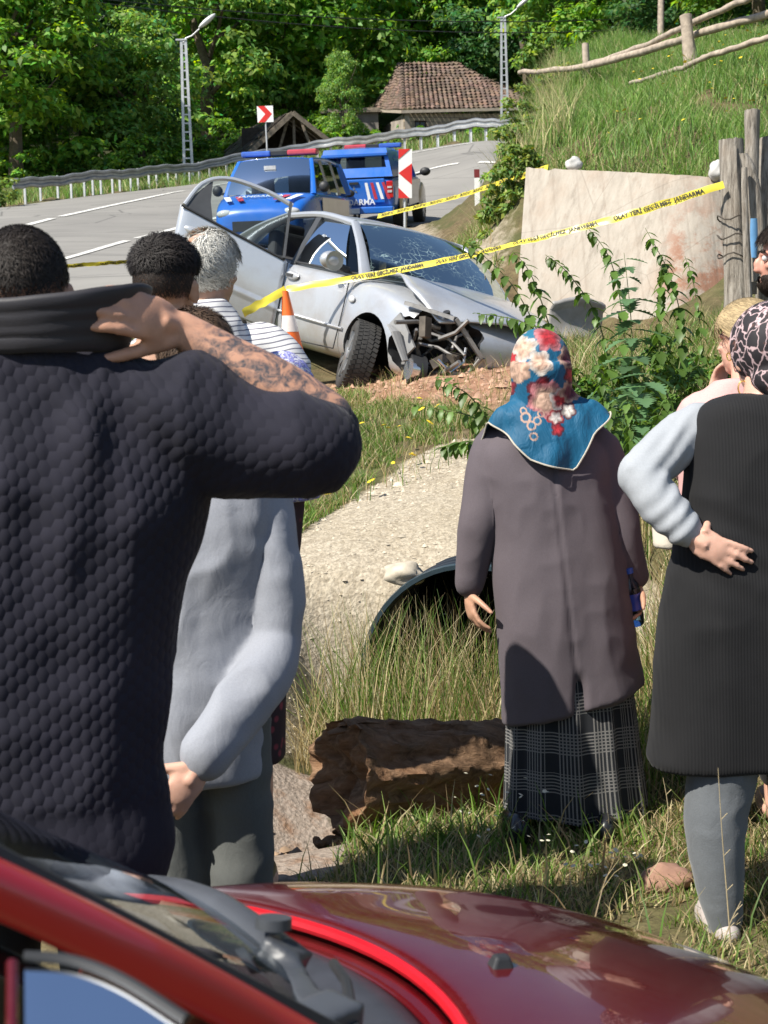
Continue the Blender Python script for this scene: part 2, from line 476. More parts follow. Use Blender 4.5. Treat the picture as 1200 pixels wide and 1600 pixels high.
# leave the ground open where the pipe goes into the bank
fc = V[F].mean(1)
lat = (fc[:, 0] - PIPE.x) * PAX.y - (fc[:, 1] - PIPE.y) * PAX.x
frr = (fc[:, 0] - PIPE.x) * PAX.x + (fc[:, 1] - PIPE.y) * PAX.y
hole = (np.hypot(lat, fc[:, 2] - PIPE.z) < PIPE_R * .965) & (frr > -.35) & (frr < .6) & (fc[:, 2] > PIPE.z - .40)
me = mesh_np('ground', V, F[~hole], smooth=True)
vcol(me, 'mask', np.stack([mg, mr, np.maximum(mc, 0)], -1).reshape(-1, 3))
vcol(me, 'mask2', np.stack([ms, ROADM, sstep(55, 75, GY)], -1).reshape(-1, 3))

b = NB('ground'); v = b.coord()
n1 = b.noise(v, 1.1, 6, .6); n2 = b.noise(v, 9, 5, .6); n3 = b.noise(v, 60, 3)
soil = b.ramp(n2, [(.3, (.075, .055, .03)), (.55, (.15, .115, .06)), (.75, (.22, .18, .10))])
soil = b.mix(b.ramp(n1, [(.42, 0), (.62, .75)]), soil, (.07, .085, .028))
vo = b.voro(v, 55); vo2 = b.voro(v, 23)
grav = b.ramp(b.voro(v, 42, out='Color'), [(.0, (.30, .255, .19)), (.5, (.42, .365, .28)), (1, (.52, .46, .36))])
grav = b.mix(b.ramp(n1, [(.35, 0), (.75, .5)]), grav, (.36, .29, .19))
red = b.ramp(n2, [(.25, (.19, .095, .055)), (.5, (.34, .19, .12)), (.8, (.47, .30, .21))])
conc = b.ramp(n2, [(.25, (.22, .17, .13)), (.5, (.34, .28, .23)), (.7, (.24, .145, .09))])
should = b.ramp(n2, [(.3, (.24, .20, .145)), (.7, (.36, .31, .235))])
m1 = b.n.new('ShaderNodeSeparateColor'); b.l.new(b.attr('mask'), m1.inputs[0])
m2 = b.n.new('ShaderNodeSeparateColor'); b.l.new(b.attr('mask2'), m2.inputs[0])
def brk(fac):       # break a soft mask with noise
    return b.ramp(b.math('ADD', b.math('MULTIPLY', fac, .8), b.math('MULTIPLY', n2, .42)), [(.5, 0), (.68, 1)])
c = b.mix(m2.outputs[2], soil, (.035, .038, .015))
c = b.mix(brk(m2.outputs[0]), c, should)
c = b.mix(brk(m1.outputs[1]), c, red)
c = b.mix(brk(m1.outputs[0]), c, grav)
c = b.mix(brk(m1.outputs[2]), c, conc)
c = b.mix(b.math('MULTIPLY', b.ramp(n3, [(.35, 1), (.6, 0)]), .35), c, (.04, .03, .02))
b.set(col=c, rough=.95, spec=.2)
hh = b.math('ADD', b.math('MULTIPLY', vo, 1.0), b.math('MULTIPLY', n3, .8))
bb = b.bump(hh, .45, .008); b.bump(b.noise(v, 14, 6, .7), .5, .03, bb)
ground = obj('ground', me, b.m); tag(ground, kind='structure')

# ------------------------------------------------------------------ road sheet with painted lines
def strip(a, bb_, z, n=160, m=14, name='s'):
    A = cr(a, n); B = cr(bb_, n); t = np.linspace(0, 1, m)
    X = A[:, None, 0] * (1 - t) + B[:, None, 0] * t; Y = A[:, None, 1] * (1 - t) + B[:, None, 1] * t
    Z = H_base(X, Y) + z
    i = np.arange(n * m).reshape(n, m)
    f = np.stack([i[:-1, :-1], i[:-1, 1:], i[1:, 1:], i[1:, :-1]], -1).reshape(-1, 4)
    return mesh_np(name, np.stack([X, Y, Z], -1).reshape(-1, 3), f[:, ::-1] if False else f, True)
b = NB('asphalt'); v = b.coord()
n1 = b.noise(v, .35, 5, .6); n2 = b.noise(v, 30, 4); n3 = b.noise(b.mapping(v, (.25, 1.2, 1)), 1.4, 4)
c = b.ramp(n1, [(.3, (.20, .192, .178)), (.7, (.255, .245, .225))])
c = b.mix(b.ramp(n3, [(.52, 0), (.7, .5)]), c, (.15, .145, .135))
crk = b.voro(b.mapping(v, (.28, .5, 1)), 1, 'DISTANCE_TO_EDGE')
c = b.mix(b.ramp(crk, [(.0, .6), (.012, 0)]), c, (.03, .03, .03))
b.set(col=c, rough=.9, spec=.3); b.bump(n2, .3, .004)
road = obj('road', strip(ROAD_NEAR, ROAD_FAR, .035, name='road'), b.m); tag(road, kind='structure')
M_WHITEPAINT = simple('road_paint', (.62, .61, .57), .7, var=.25, vscale=4)
def line(pts, w, name, gaps=None, zoff=.05):
    A = cr([tuple(P(*p))[:2] for p in pts], 120); T = np.gradient(A, axis=0); T /= np.linalg.norm(T, axis=1)[:, None]
    N = np.c_[-T[:, 1], T[:, 0]]; L = A - N * w / 2; R = A + N * w / 2
    vs = []; fs = []
    s = np.r_[0, np.cumsum(np.linalg.norm(np.diff(A, axis=0), axis=1))]
    for i in range(119):
        if gaps and (s[i] % gaps[0]) > gaps[1]: continue
        o = len(vs)
        for q in (L[i], R[i], R[i + 1], L[i + 1]): vs.append((q[0], q[1], Hb1(q[0], q[1]) + zoff))
        fs.append((o, o + 1, o + 2, o + 3))
    me = bpy.data.meshes.new(name); me.from_pydata(vs, [], fs)
    o = obj(name, me, M_WHITEPAINT); return tag(o, kind='structure')
def Hb1(x, y): return float(H_base(np.array([x]), np.array([y]))[0])
line([(-200, 410, 27), (0, 366, 33), (100, 340, 38), (200, 318, 43), (300, 298, 48), (480, 262, 51), (650, 239, 50.5), (790, 225, 49), (850, 220, 48)], .22, 'road_edge_line', (11, 10.2))
line([(-100, 470, 22.5), (60, 420, 26), (130, 400, 28), (230, 372, 32), (400, 330, 40), (650, 273, 45), (790, 256, 44), (850, 251, 44)], .16, 'road_centre_line', (9, 8.3))
# ------------------------------------------------------------------ foliage kit
def leaf_mat(name, base, var=.35, trans=.35, rough=.5):
    m = bpy.data.materials.new(name); m.use_nodes = True; n = m.node_tree.nodes; l = m.node_tree.links
    p = n['Principled BSDF']; out = n['Material Output']
    a = n.new('ShaderNodeAttribute'); a.attribute_name = 'tint'
    mx = n.new('ShaderNodeMix'); mx.data_type = 'RGBA'; mx.blend_type = 'MULTIPLY'; mx.inputs[0].default_value = 1
    mx.inputs[6].default_value = (*base, 1); l.new(a.outputs['Color'], mx.inputs[7])
    l.new(mx.outputs[2], p.inputs['Base Color']); p.inputs['Roughness'].default_value = rough; p.inputs['Specular IOR Level'].default_value = .35
    t = n.new('ShaderNodeBsdfTranslucent')
    hs = n.new('ShaderNodeHueSaturation'); hs.inputs['Hue'].default_value = .495; hs.inputs['Saturation'].default_value = 1.15; hs.inputs['Value'].default_value = 1.5
    l.new(mx.outputs[2], hs.inputs['Color']); l.new(hs.outputs[0], t.inputs[0])
    x = n.new('ShaderNodeMixShader'); x.inputs[0].default_value = trans
    l.new(p.outputs[0], x.inputs[1]); l.new(t.outputs[0], x.inputs[2]); l.new(x.outputs[0], out.inputs[0])
    return m

def leaves_np(pos, nrm, size, rng, aspect=.55, fold=.25):
    """diamond leaves: position, facing, length"""
    n = len(pos)
    nrm = nrm / (np.linalg.norm(nrm, axis=1, keepdims=True) + 1e-9)
    r = rng.normal(size=(n, 3)); t = r - nrm * (r * nrm).sum(1, keepdims=True); t /= np.linalg.norm(t, axis=1, keepdims=True) + 1e-9
    s = np.cross(nrm, t)
    L = (size * rng.uniform(.6, 1.3, n))[:, None]; W = L * aspect * .5
    base = pos; tip = pos + t * L - nrm * L * .12; mid = pos + t * L * .45
    a = mid + s * W + nrm * L * fold * .3; c = mid - s * W + nrm * L * fold * .3
    v = np.stack([base, a, tip, c], 1).reshape(-1, 3)
    f = np.arange(n * 4).reshape(n, 4)
    return v, f

def tint_np(n, rng, k=4, lo=.55, hi=1.45, warm=.18):
    b = rng.uniform(lo, hi, n); w = rng.normal(0, warm, n)
    c = np.stack([b * (1 + w), b, b * (1 - w * .8)], -1)
    return np.repeat(np.clip(c, .1, 2.5), k, 0)

def crown_np(seed, rx, ry, rz, ncl, nlf, size, low=-.75, cl=.27, tl=(.55, 1.45), gappy=.0):
    rng = np.random.default_rng(seed)
    d = rng.normal(size=(ncl, 3)); d /= np.linalg.norm(d, axis=1, keepdims=True)
    d[:, 2] = np.where(d[:, 2] < low, -d[:, 2], d[:, 2])
    r = rng.uniform(.35, 1, ncl) ** .5
    wob = 1 + .22 * np.sin(d[:, 0] * 5 + seed) * np.cos(d[:, 2] * 4 + seed * 2)
    c = d * (r * wob)[:, None] * np.array([rx, ry, rz])
    cr_ = cl * min(rx, rz) * rng.uniform(.6, 1.35, ncl)
    k = rng.integers(0, ncl, nlf)
    q = rng.normal(size=(nlf, 3)); q /= np.linalg.norm(q, axis=1, keepdims=True)
    q[:, 2] = np.abs(q[:, 2]) * .9 - .25 * rng.random(nlf)
    pos = c[k] + q * (cr_[k] * rng.uniform(.55, 1.05, nlf))[:, None] * np.array([1.15, 1.15, .75])
    nrm = q * .8 + np.array([0, 0, .6]) + rng.normal(0, .45, (nlf, 3))
    v, f = leaves_np(pos, nrm, size, rng)
    t = tint_np(nlf, rng, 4, *tl) * np.repeat(rng.uniform(.7, 1.2, ncl)[k], 4)[:, None]
    return v, f, t, c

def leaf_mesh(name, v, f, t):
    me = mesh_np(name, v, f); vcol(me, 'tint', t); return me

M_LEAF = leaf_mat('broad_leaves', (.19, .34, .06), trans=.5)
M_LEAF2 = leaf_mat('dark_leaves', (.07, .155, .05), trans=.4)
M_LEAF3 = leaf_mat('pale_leaves', (.22, .36, .09), trans=.5)
M_BARK = simple('bark', (.11, .085, .06), .9, var=.4, vscale=14, bscale=30, bstr=.6, bdist=.02)

def trunk_mb(h, r, seed, spread, top):
    rnd = random.Random(seed); mb = MB()
    pts = [(0, 0, -.4)] + [((rnd.random() - .5) * .35 * i, (rnd.random() - .5) * .35 * i, h * i / 4) for i in range(1, 5)]
    mb.tube(pts, [r * 1.3, r, r * .8, r * .55, r * .25], 9, jit=.12, seed=seed)
    for k in range(7):
        a = rnd.random() * 6.28; z = h * (.35 + .5 * rnd.random()); L = spread * (.5 + .5 * rnd.random())
        q = [(0, 0, z), (math.cos(a) * L * .4, math.sin(a) * L * .4, z + L * .25), (math.cos(a) * L * .9, math.sin(a) * L * .9, z + L * .75)]
        mb.tube(q, [r * .4, r * .26, r * .08], 6)
    return mb

CROWNS = []
for i, (rx, rz, mat_, sz, n) in enumerate(((3.2, 4.6, M_LEAF, .30, 13000), (3.3, 5.2, M_LEAF2, .28, 13000), (2.9, 3.8, M_LEAF3, .30, 11000), (3.5, 4.8, M_LEAF, .33, 12000), (3.0, 4.4, M_LEAF3, .27, 12000))):
    v, f, t, c = crown_np(100 + i, rx, rx, rz, 120, n, sz)
    me = leaf_mesh('crown', v, f, t); me.materials.append(mat_)
    tm = trunk_mb(rz * 1.3, .24, 50 + i, rx, rz).mesh('trunk', True); tm.materials.append(M_BARK)
    CROWNS.append((me, tm, rx, rz))
def tree(px, d, kind, h, label, w=1.0, cat='tree', name='broadleaf_tree', group='trees across the road'):
    p = P(px, 300, d); z = Hs(p.x, p.y)
    cm, tm, rx, rz = CROWNS[kind]
    s = h / (rz * 1.9)
    root = empty(name, (p.x, p.y, z - .1), (0, 0, random.random() * 6.28))
    root.scale = (s * w, s * w, s)
    t = obj('trunk', tm, None, root)
    c_ = obj('crown', cm, None, root); c_.location = (0, 0, rz * .9)
    return tag(root, label, cat, group)
TREES = [
    (25, 58, 0, 9.5, 'bright green broadleaf tree at the far left edge behind the guardrail end', 1.0),
    (140, 66, 1, 13, 'tall dark green tree left of the first lamp post, darkest crown of the wood', .9),
    (-90, 62, 3, 12, 'tall green tree cut by the left edge of the picture', 1),
    (215, 63, 2, 6.2, 'low pale green tree with whitish leaf clusters beside the guardrail', 1.05),
    (335, 78, 4, 12.5, 'light green tree directly right of the first lamp post', 1),
    (440, 82, 0, 13, 'green tree rising behind the broken-roofed shed', 1.0),
    (530, 82, 3, 12.5, 'large green tree leaning over the left end of the tiled roof', .85),
    (540, 71, 4, 4.6, 'small leafy tree between the shed and the tiled house', .6),
    (655, 92, 0, 11, 'green tree behind the ridge of the tiled roof, left of the other', 1),
    (735, 95, 3, 11.5, 'broad green tree behind the right half of the tiled roof', 1.1),
    (830, 88, 1, 12, 'dark tree behind the second lamp post', 1),
    (900, 80, 2, 9, 'pale green tree right of the second lamp post above the bank', 1),
    (985, 76, 0, 9.5, 'round green tree above the middle of the pole fence', 1),
    (1085, 70, 1, 9.5, 'dark tree above the bank where the pole fence climbs', 1.1),
    (1190, 66, 3, 9.5, 'green tree in the top right corner above the fence', 1.1),
]
for (px, d, k, h, lab, w) in TREES: tree(px, d, k, h, lab, w)

# the wood further up the hill: reads as one mass
vs, fs, ts = [], [], []; o = 0; rng = np.random.default_rng(5)
lib = [crown_np(300 + i, 4, 4, 5.2, 70, 4200, .55) for i in range(4)]
for row, (d, n) in enumerate(((92, 14), (104, 15), (118, 15), (135, 15), (155, 15), (180, 15))):
    for i in range(n):
        px = -260 + 1720 * (i + rng.uniform(.1, .9)) / n
        if row == 0 and 560 < px < 800: continue
        p = P(px, 200, d + rng.uniform(-5, 5)); z = Hs(p.x, p.y)
        v, f, t, c = lib[rng.integers(4)]
        a = rng.uniform(0, 6.28); s = rng.uniform(.8, 1.35); ca, sa = math.cos(a), math.sin(a)
        q = np.c_[v[:, 0] * ca - v[:, 1] * sa, v[:, 0] * sa + v[:, 1] * ca, v[:, 2] * 1.1] * s + np.array([p.x, p.y, z + 4.6 * s])
        vs.append(q); fs.append(f + o); o += len(q); ts.append(t * rng.uniform(.75, 1.3) * np.array([rng.uniform(.8, 1.15), 1, 1]))
wood = obj('wood', leaf_mesh('wood', np.concatenate(vs), np.concatenate(fs), np.concatenate(ts)), M_LEAF)
tag(wood, 'dense green wood covering the hillside behind everything', 'forest', kind='stuff')

# undergrowth along the far side of the road
vs, fs, ts = [], [], []; o = 0
for i in range(60):
    px = -120 + 990 * (i + random.random()) / 60; d = random.uniform(57, 64) + 5 * (px > 250) + 4 * (px > 420)
    if 340 < px < 530 or 570 < px < 860: d += 9 if random.random() < .6 else 0
    p = P(px, 260, d); z = Hs(p.x, p.y); s = random.uniform(.45, 1.1)
    if 560 < px < 860: s *= .4
    v, f, t, c = crown_np(700 + i, 1.3 * s, 1.3 * s, 1.1 * s, 24, 900, .2)
    vs.append(v + np.array([p.x, p.y, z + .55 * s])); fs.append(f + o); o += len(v); ts.append(t * random.uniform(.6, 1.2))
ug = obj('undergrowth', leaf_mesh('undergrowth', np.concatenate(vs), np.concatenate(fs), np.concatenate(ts)), M_LEAF)
tag(ug, 'low green undergrowth along the far side of the road', 'undergrowth', kind='stuff')

# ------------------------------------------------------------------ guardrail
M_GALV = simple('galvanised_steel', (.34, .345, .35), .45, .75, var=.25, vscale=3, bscale=18, bstr=.08)
M_GALV2 = simple('galvanised_post', (.50, .51, .52), .5, .5, var=.15, vscale=5)
RAILC = cr([tuple(P(*c))[:2] for c in ((18, 322, 46), (160, 304, 51), (300, 288, 56), (500, 253, 58), (650, 236, 54.5), (790, 221, 52.5), (860, 216, 51))], 140)
RZ = H_base(RAILC[:, 0], RAILC[:, 1])
rail_t = empty('guardrail', (RAILC[0][0], RAILC[0][1], RZ[0]))
tag(rail_t, 'grey galvanised guardrail following the far edge of the curving road', 'guardrail')
prof = [(0, -.16), (.05, -.13), (.05, -.07), (0, -.03), (0, .03), (.05, .07), (.05, .13), (0, .16), (-.02, .16), (-.02, -.16)]
T = np.gradient(RAILC, axis=0); T /= np.linalg.norm(T, axis=1)[:, None]; N = np.c_[T[:, 1], -T[:, 0]]
rings = []
for i in range(0, 140):
    sag = .03 * math.sin(i * .37) + .02 * math.sin(i * 1.3)
    rings.append([(RAILC[i][0] + N[i][0] * (a + .07), RAILC[i][1] + N[i][1] * (a + .07), RZ[i] + .62 + c_ + sag) for a, c_ in prof])
MB().loft(rings).build('rail', M_GALV, rail_t, 50, True)
def along(px):
    best = min(range(140), key=lambda i: abs(CX + FPX * ((Vector((*RAILC[i], RZ[i])) - CAM).dot(RGT)) / ((Vector((*RAILC[i], RZ[i])) - CAM).dot(FWD)) - px))
    return best
for px in [40, 68, 93, 113, 130, 145, 160, 175, 188, 203, 218, 232, 248, 263, 280, 297, 313, 332, 352, 374, 397, 421, 445, 470, 494, 519, 541, 564, 587, 609, 632, 659, 683, 708, 733, 758, 783, 806]:
    i = along(px); x, y = RAILC[i]; n_ = N[i]
    mb = MB(); R = Matrix(((T[i][0], n_[0], 0), (T[i][1], n_[1], 0), (0, 0, 1)))
    mb.box((x, y, RZ[i] + .25), (.09, .012, 1.0), R); mb.box((x - T[i][0] * .04, y - T[i][1] * .04, RZ[i] + .25), (.012, .07, 1.0), R)
    mb.box((x + n_[0] * .04, y + n_[1] * .04, RZ[i] + .62), (.10, .05, .20), R)
    mb.build('post', M_GALV2, rail_t, False, True)

# ------------------------------------------------------------------ lattice lamp posts
M_LAMP = simple('lamp_head_plastic', (.62, .63, .62), .4, var=.08)
def lamp(px, pyt, pyb, d, label, armd=1):
    b0 = P(px[1], pyb, d); top = P(px[0], pyt, d)
    z0 = Hs(b0.x, b0.y); hgt = top.z - min(z0, b0.z)
    root = empty('street_lamp', (top.x, b0.y, min(z0, b0.z))); tag(root, label, 'street lamp')
    mb = MB()
    wb, wt = .34, .16
    for sx in (-1, 1):
        mb.bar((sx * wb / 2, 0, -.5), (sx * wt / 2, 0, hgt), .06, .10)
    n = 16
    for i in range(n):
        z = hgt * (i + .5) / n; w = wb + (wt - wb) * (i + .5) / n
        mb.bar((-w / 2, 0, z), (w / 2, 0, z), .035, .05)
    mb.build('lattice_pole', M_GALV2, root)
    a = MB(); a.tube([(0, 0, hgt - .1), (.1, 0, hgt + .05), (.35 * armd, -.1, hgt + .12), (.65 * armd, -.2, hgt + .35)], [.045, .04, .035, .03], 8); a.box((-.08, 0, hgt), (.42, .12, .06))
    a.build('arm', M_GALV2, root, True)
    h = MB(); h.ell((.95 * armd, -.25, hgt + .62), (.42, .14, .10), (0, -rad(38) * armd, 0)); h.build('lamp_head', M_LAMP, root, True)
lamp((289, 298), 66, 252, 59, 'lattice street lamp standing behind the guardrail on the left')
lamp((785, 788), 30, 150, 72, 'lattice street lamp to the right of the tiled roof')

# ------------------------------------------------------------------ old shed with a broken plank roof
M_OLDWOOD = simple('weathered_wood', (.20, .165, .125), .9, var=.45, vscale=7, bscale=26, bstr=.5, bdist=.01)
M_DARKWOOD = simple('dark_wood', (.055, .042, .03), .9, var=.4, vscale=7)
def shed():
    d = 66.0; ap = P(458, 178, d); le = P(384, 246, d - .4); re = P(517, 224, d + .6)
    base = Vector((ap.x, ap.y, Hs(ap.x, ap.y)))
    root = empty('shed', base); tag(root, 'collapsing wooden shed with dark plank roof and open gable', 'shed')
    back = Vector((-2.4, 6.5, .3))
    rnd = random.Random(3)
    def slope(a, e, name, n, mat_):
        for i in range(n):
            for j in range(2):
                t0, t1 = (i + .02) / n, (i + .96) / n
                u0, u1 = (0, .52) if j == 0 else (.48, 1.04)
                off = Vector((0, 0, .04 * (1 - j) + rnd.uniform(0, .07)))
                q = [a + (e - a) * u + back * t for t, u in ((t0, u0), (t1, u0), (t1, u1 + rnd.uniform(-.06, .03)), (t0, u1 + rnd.uniform(-.06, .03)))]
                nn = (q[1] - q[0]).cross(q[3] - q[0]).normalized()
                if nn.z < 0: nn = -nn
                mb = MB(); mb.add([p + off for p in q] + [p + off + nn * .035 for p in q], [(0, 1, 2, 3), (7, 6, 5, 4), (0, 4, 5, 1), (1, 5, 6, 2), (2, 6, 7, 3), (3, 7, 4, 0)])
                mb.build('roof_plank', mat_, root, False, True)
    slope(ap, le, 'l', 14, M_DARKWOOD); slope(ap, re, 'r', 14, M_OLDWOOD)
    for e in (le, re):
        mb = MB(); o_ = Vector((0, -.15, .02)); mb.bar(ap + o_, e + (e - ap) * .06 + o_, .10, .20); mb.build('barge_board', M_OLDWOOD, root, False, True)
    for t, x0 in ((.25, -.8), (.5, 0), (.8, .9)):
        mb = MB(); a = Vector((ap.x + x0, ap.y + .3, base.z)); a2 = Vector((ap.x + x0 * .3, ap.y + .3, ap.z - .15))
        mb.bar(a, a2, .11, .11); mb.build('strut', M_OLDWOOD, root, False, True)
    mb = MB(); mb.bar(le + Vector((.3, .3, -.05)), re + Vector((-.2, .3, -.05)), .12, .12); mb.build('tie_beam', M_OLDWOOD, root, False, True)
    mb = MB()
    w0 = Vector((le.x + .4, ap.y + 1.2, base.z + .4)); w1 = Vector((re.x - .4, ap.y + 1.2, base.z + .4))
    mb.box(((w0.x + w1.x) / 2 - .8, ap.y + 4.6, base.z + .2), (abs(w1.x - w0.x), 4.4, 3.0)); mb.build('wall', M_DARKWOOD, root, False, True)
shed()

# ------------------------------------------------------------------ house with a hipped tile roof
def tile_mat():
    b = NB('roof_tiles'); v = b.coord(); a = b.attr('tint')
    n_ = b.noise(v, .9, 4)
    c = b.mix(1, a, (.145, .095, .075), 'MULTIPLY'); c = b.mix(b.ramp(n_, [(.4, 0), (.7, .45)]), c, (.10, .085, .06))
    b.set(col=c, rough=.9); return b.m
def house():
    d = 74.0
    A = P(628, 172, d); B_ = P(858, 166, d + 1.5)                       # front eave
    Lc = P(583, 170, d + 5.0)                                          # left rear eave
    R1 = P(624, 98, d + 4.5); R2 = P(712, 98, d + 5.2)                   # ridge
    bz = P(700, 222, d).z - .6
    root = empty('tiled_house', (A.x, A.y, bz)); tag(root, 'low block-walled house with a sagging brown tiled roof across the road', 'house')
    M_T = tile_mat(); rng = np.random.default_rng(2)
    def facet(e0, e1, r0, r1, name):
        vs, fs, ts = [], [], []; rows = 17
        e0, e1, r0, r1 = map(np.array, (e0, e1, r0, r1)); nn = np.cross(e1 - e0, r0 - e0); nn /= np.linalg.norm(nn); nn = nn if nn[2] > 0 else -nn
        for i in range(rows):
            t0, t1 = i / rows, (i + 1.15) / rows
            a0, a1 = e0 + (r0 - e0) * t0, e1 + (r1 - e1) * t0; b0, b1 = e0 + (r0 - e0) * t1, e1 + (r1 - e1) * t1
            w = np.linalg.norm(a1 - a0); m = max(2, int(w / .24))
            sag = -.10 * math.sin(math.pi * t0)
            for j in range(m):
                u0, u1 = j / m, (j + .93) / m; um = (u0 + u1) / 2
                h = .07 + rng.uniform(-.02, .03); lift = np.array([0, 0, sag + .06 * math.sin(um * 9 + i * .3) * .5])
                p = [a0 + (a1 - a0) * u0 + nn * .02, a0 + (a1 - a0) * um + nn * (h + .05), a0 + (a1 - a0) * u1 + nn * .02, b0 + (b1 - b0) * u1 - nn * .02, b0 + (b1 - b0) * um + nn * .045, b0 + (b1 - b0) * u0 - nn * .02]
                o_ = len(vs); vs += [q + lift for q in p]; fs += [(o_, o_ + 1, o_ + 4, o_ + 5), (o_ + 1, o_ + 2, o_ + 3, o_ + 4)]
                # open lower lip of the tile
                vs += [a0 + (a1 - a0) * u0 - nn * .05 + lift, a0 + (a1 - a0) * u1 - nn * .05 + lift]; fs.append((o_ + 6, o_ + 7, o_ + 2, o_ + 0)); fs.append((o_, o_ + 2, o_ + 1, o_ + 1))
                k = rng.uniform(.55, 1.5); ts += [(k * rng.uniform(.9, 1.1), k, k * rng.uniform(.85, 1.1))] * 8
        fs = [f for f in fs if len(set(f)) == 4]
        me = mesh_np(name, np.array(vs), np.array(fs)); vcol(me, 'tint', np.array(ts))
        o_ = obj(name, me, M_T, root, None, True); o_['kind'] = 'stuff'
        return o_
    facet(A, B_, R1, R2, 'roof_tiles'); facet(Lc, A, R1, R1 + (R2 - R1) * .02, 'roof_tiles')
    facet(B_, B_ + (Lc - A), R2, R2 + (R1 - R2) * .02, 'roof_tiles'); facet(B_ + (Lc - A), Lc, R2, R1, 'roof_tiles')
    # eave boards
    M_EAVE = simple('eave_board', (.36, .31, .25), .8)
    mb = MB(); mb.bar(A + Vector((0, 0, -.08)), B_ + Vector((0, 0, -.08)), .06, .14); mb.bar(Lc + Vector((0, 0, -.08)), A + Vector((0, 0, -.08)), .06, .14); mb.build('eave_board', M_EAVE, root, False, True)
    # block walls with mortar joints
    bm_ = NB('block_wall'); v = bm_.coord('UV')
    br = bm_.n.new('ShaderNodeTexBrick'); bm_.l.new(v, br.inputs['Vector']); br.inputs['Scale'].default_value = 1
    br.inputs['Color1'].default_value = (.40, .32, .23, 1); br.inputs['Color2'].default_value = (.30, .235, .17, 1); br.inputs['Mortar'].default_value = (.17, .14, .11, 1)
    br.inputs['Brick Width'].default_value = .42; br.inputs['Row Height'].default_value = .21; br.inputs['Mortar Size'].default_value = .018
    bm_.set(col=br.outputs[0], rough=.95); bm_.bump(br.outputs[1], -.5, .02)
    def wall(a, b2, name, openings, mat_):
        a, b2 = Vector(a), Vector(b2); L = (b2 - a).length; t = (b2 - a).normalized(); h = a.z - bz
        cuts = sorted({0, L, *[q for o_ in openings for q in (o_[0], o_[1])]}); zc = sorted({0, h, *[q for o_ in openings for q in (o_[2], o_[3])]})
        vs, fs, uv = [], [], []
        for i in range(len(cuts) - 1):
            for j in range(len(zc) - 1):
                cx, cz = (cuts[i] + cuts[i + 1]) / 2, (zc[j] + zc[j + 1]) / 2
                dep = any(o_[0] < cx < o_[1] and o_[2] < cz < o_[3] for o_ in openings)
                if dep: continue
                o_ = len(vs)
                for (q, z) in ((cuts[i], zc[j]), (cuts[i + 1], zc[j]), (cuts[i + 1], zc[j + 1]), (cuts[i], zc[j + 1])):
                    vs.append(Vector((a.x, a.y, bz)) + t * q + Vector((0, 0, z))); uv.append((q, z))
                fs.append((o_, o_ + 1, o_ + 2, o_ + 3))
        me = bpy.data.meshes.new(name); me.from_pydata(vs, [], fs); l_ = me.uv_layers.new(name='UVMap')
        for p in me.polygons:
            for li in p.loop_indices: l_.data[li].uv = uv[me.loops[li].vertex_index]
        w_ = obj(name, me, mat_, root, None, True)
        sm = w_.modifiers.new('solid', 'SOLIDIFY'); sm.thickness = .25; sm.offset = -1
        for o_ in openings:
            nrm = t.cross(Vector((0, 0, 1))); c0 = Vector((a.x, a.y, bz)) + t * ((o_[0] + o_[1]) / 2) + Vector((0, 0, (o_[2] + o_[3]) / 2)) - nrm * .12
            Rm = Matrix((t, -nrm, Vector((0, 0, 1)))).transposed()
            mb = MB(); mb.box(c0, (o_[1] - o_[0], .02, o_[3] - o_[2]), Rm); f = mb.build('window', simple('dark_pane', (.02, .022, .025), .15), root, False, True)
            mb = MB(); w2, h2 = (o_[1] - o_[0]) / 2, (o_[3] - o_[2]) / 2
            for s in (-1, 1):
                mb.box(c0 + t * (s * (w2 - .03)) + nrm * .03, (.06, .05, h2 * 2), Rm); mb.box(c0 + Vector((0, 0, s * (h2 - .03))) + nrm * .035, (w2 * 2, .05, .06), Rm)
            mb.box(c0 + nrm * .03, (.04, .04, h2 * 2), Rm)
            me2 = mb.mesh('frame'); me2.transform(Matrix.Translation(-root.location)); fr = obj('frame', me2, M_DARKWOOD, f)
        return w_
    e = Vector((.12, .28, -.10)); fa, fb = A + e, B_ + Vector((-.35, .28, -.10)); la = Lc + Vector((.5, -.2, -.12)); la.z = fa.z; fb.z = fa.z
    h_ = fa.z - bz
    wall(fa, fb, 'front_wall', [(.50, 1.1, h_ - 1.35, h_ - .35), (2.75, 3.6, h_ - 1.35, h_ - .25)], bm_.m)
    wall(la, fa, 'side_wall', [], simple('grey_plaster', (.33, .29, .25), .9, var=.3, vscale=2))
    wall(fb, fb + (la - fa), 'rear_wall', [], bm_.m)
    # low outbuilding leaning on the left side
    mb = MB(); q = P(560, 178, d + 3.5); mb.box((q.x - .3, q.y + 1, (q.z + bz) / 2), (2.6, 3, q.z - bz)); ob = mb.build('outbuilding', simple('outbuilding_plaster', (.20, .18, .16), .9, var=.35, vscale=1.5), root, False, True)
    mb = MB(); mb.bar((q.x - 1.9, q.y - .6, q.z + .12), (q.x + 1.1, q.y - .6, q.z + .12), .1, .16); mb.box((q.x - .4, q.y + 1, q.z + .2), (3.1, 3.5, .1), (rad(6), 0, 0)); mb.build('outbuilding_roof', M_OLDWOOD, root, False, True)
house()

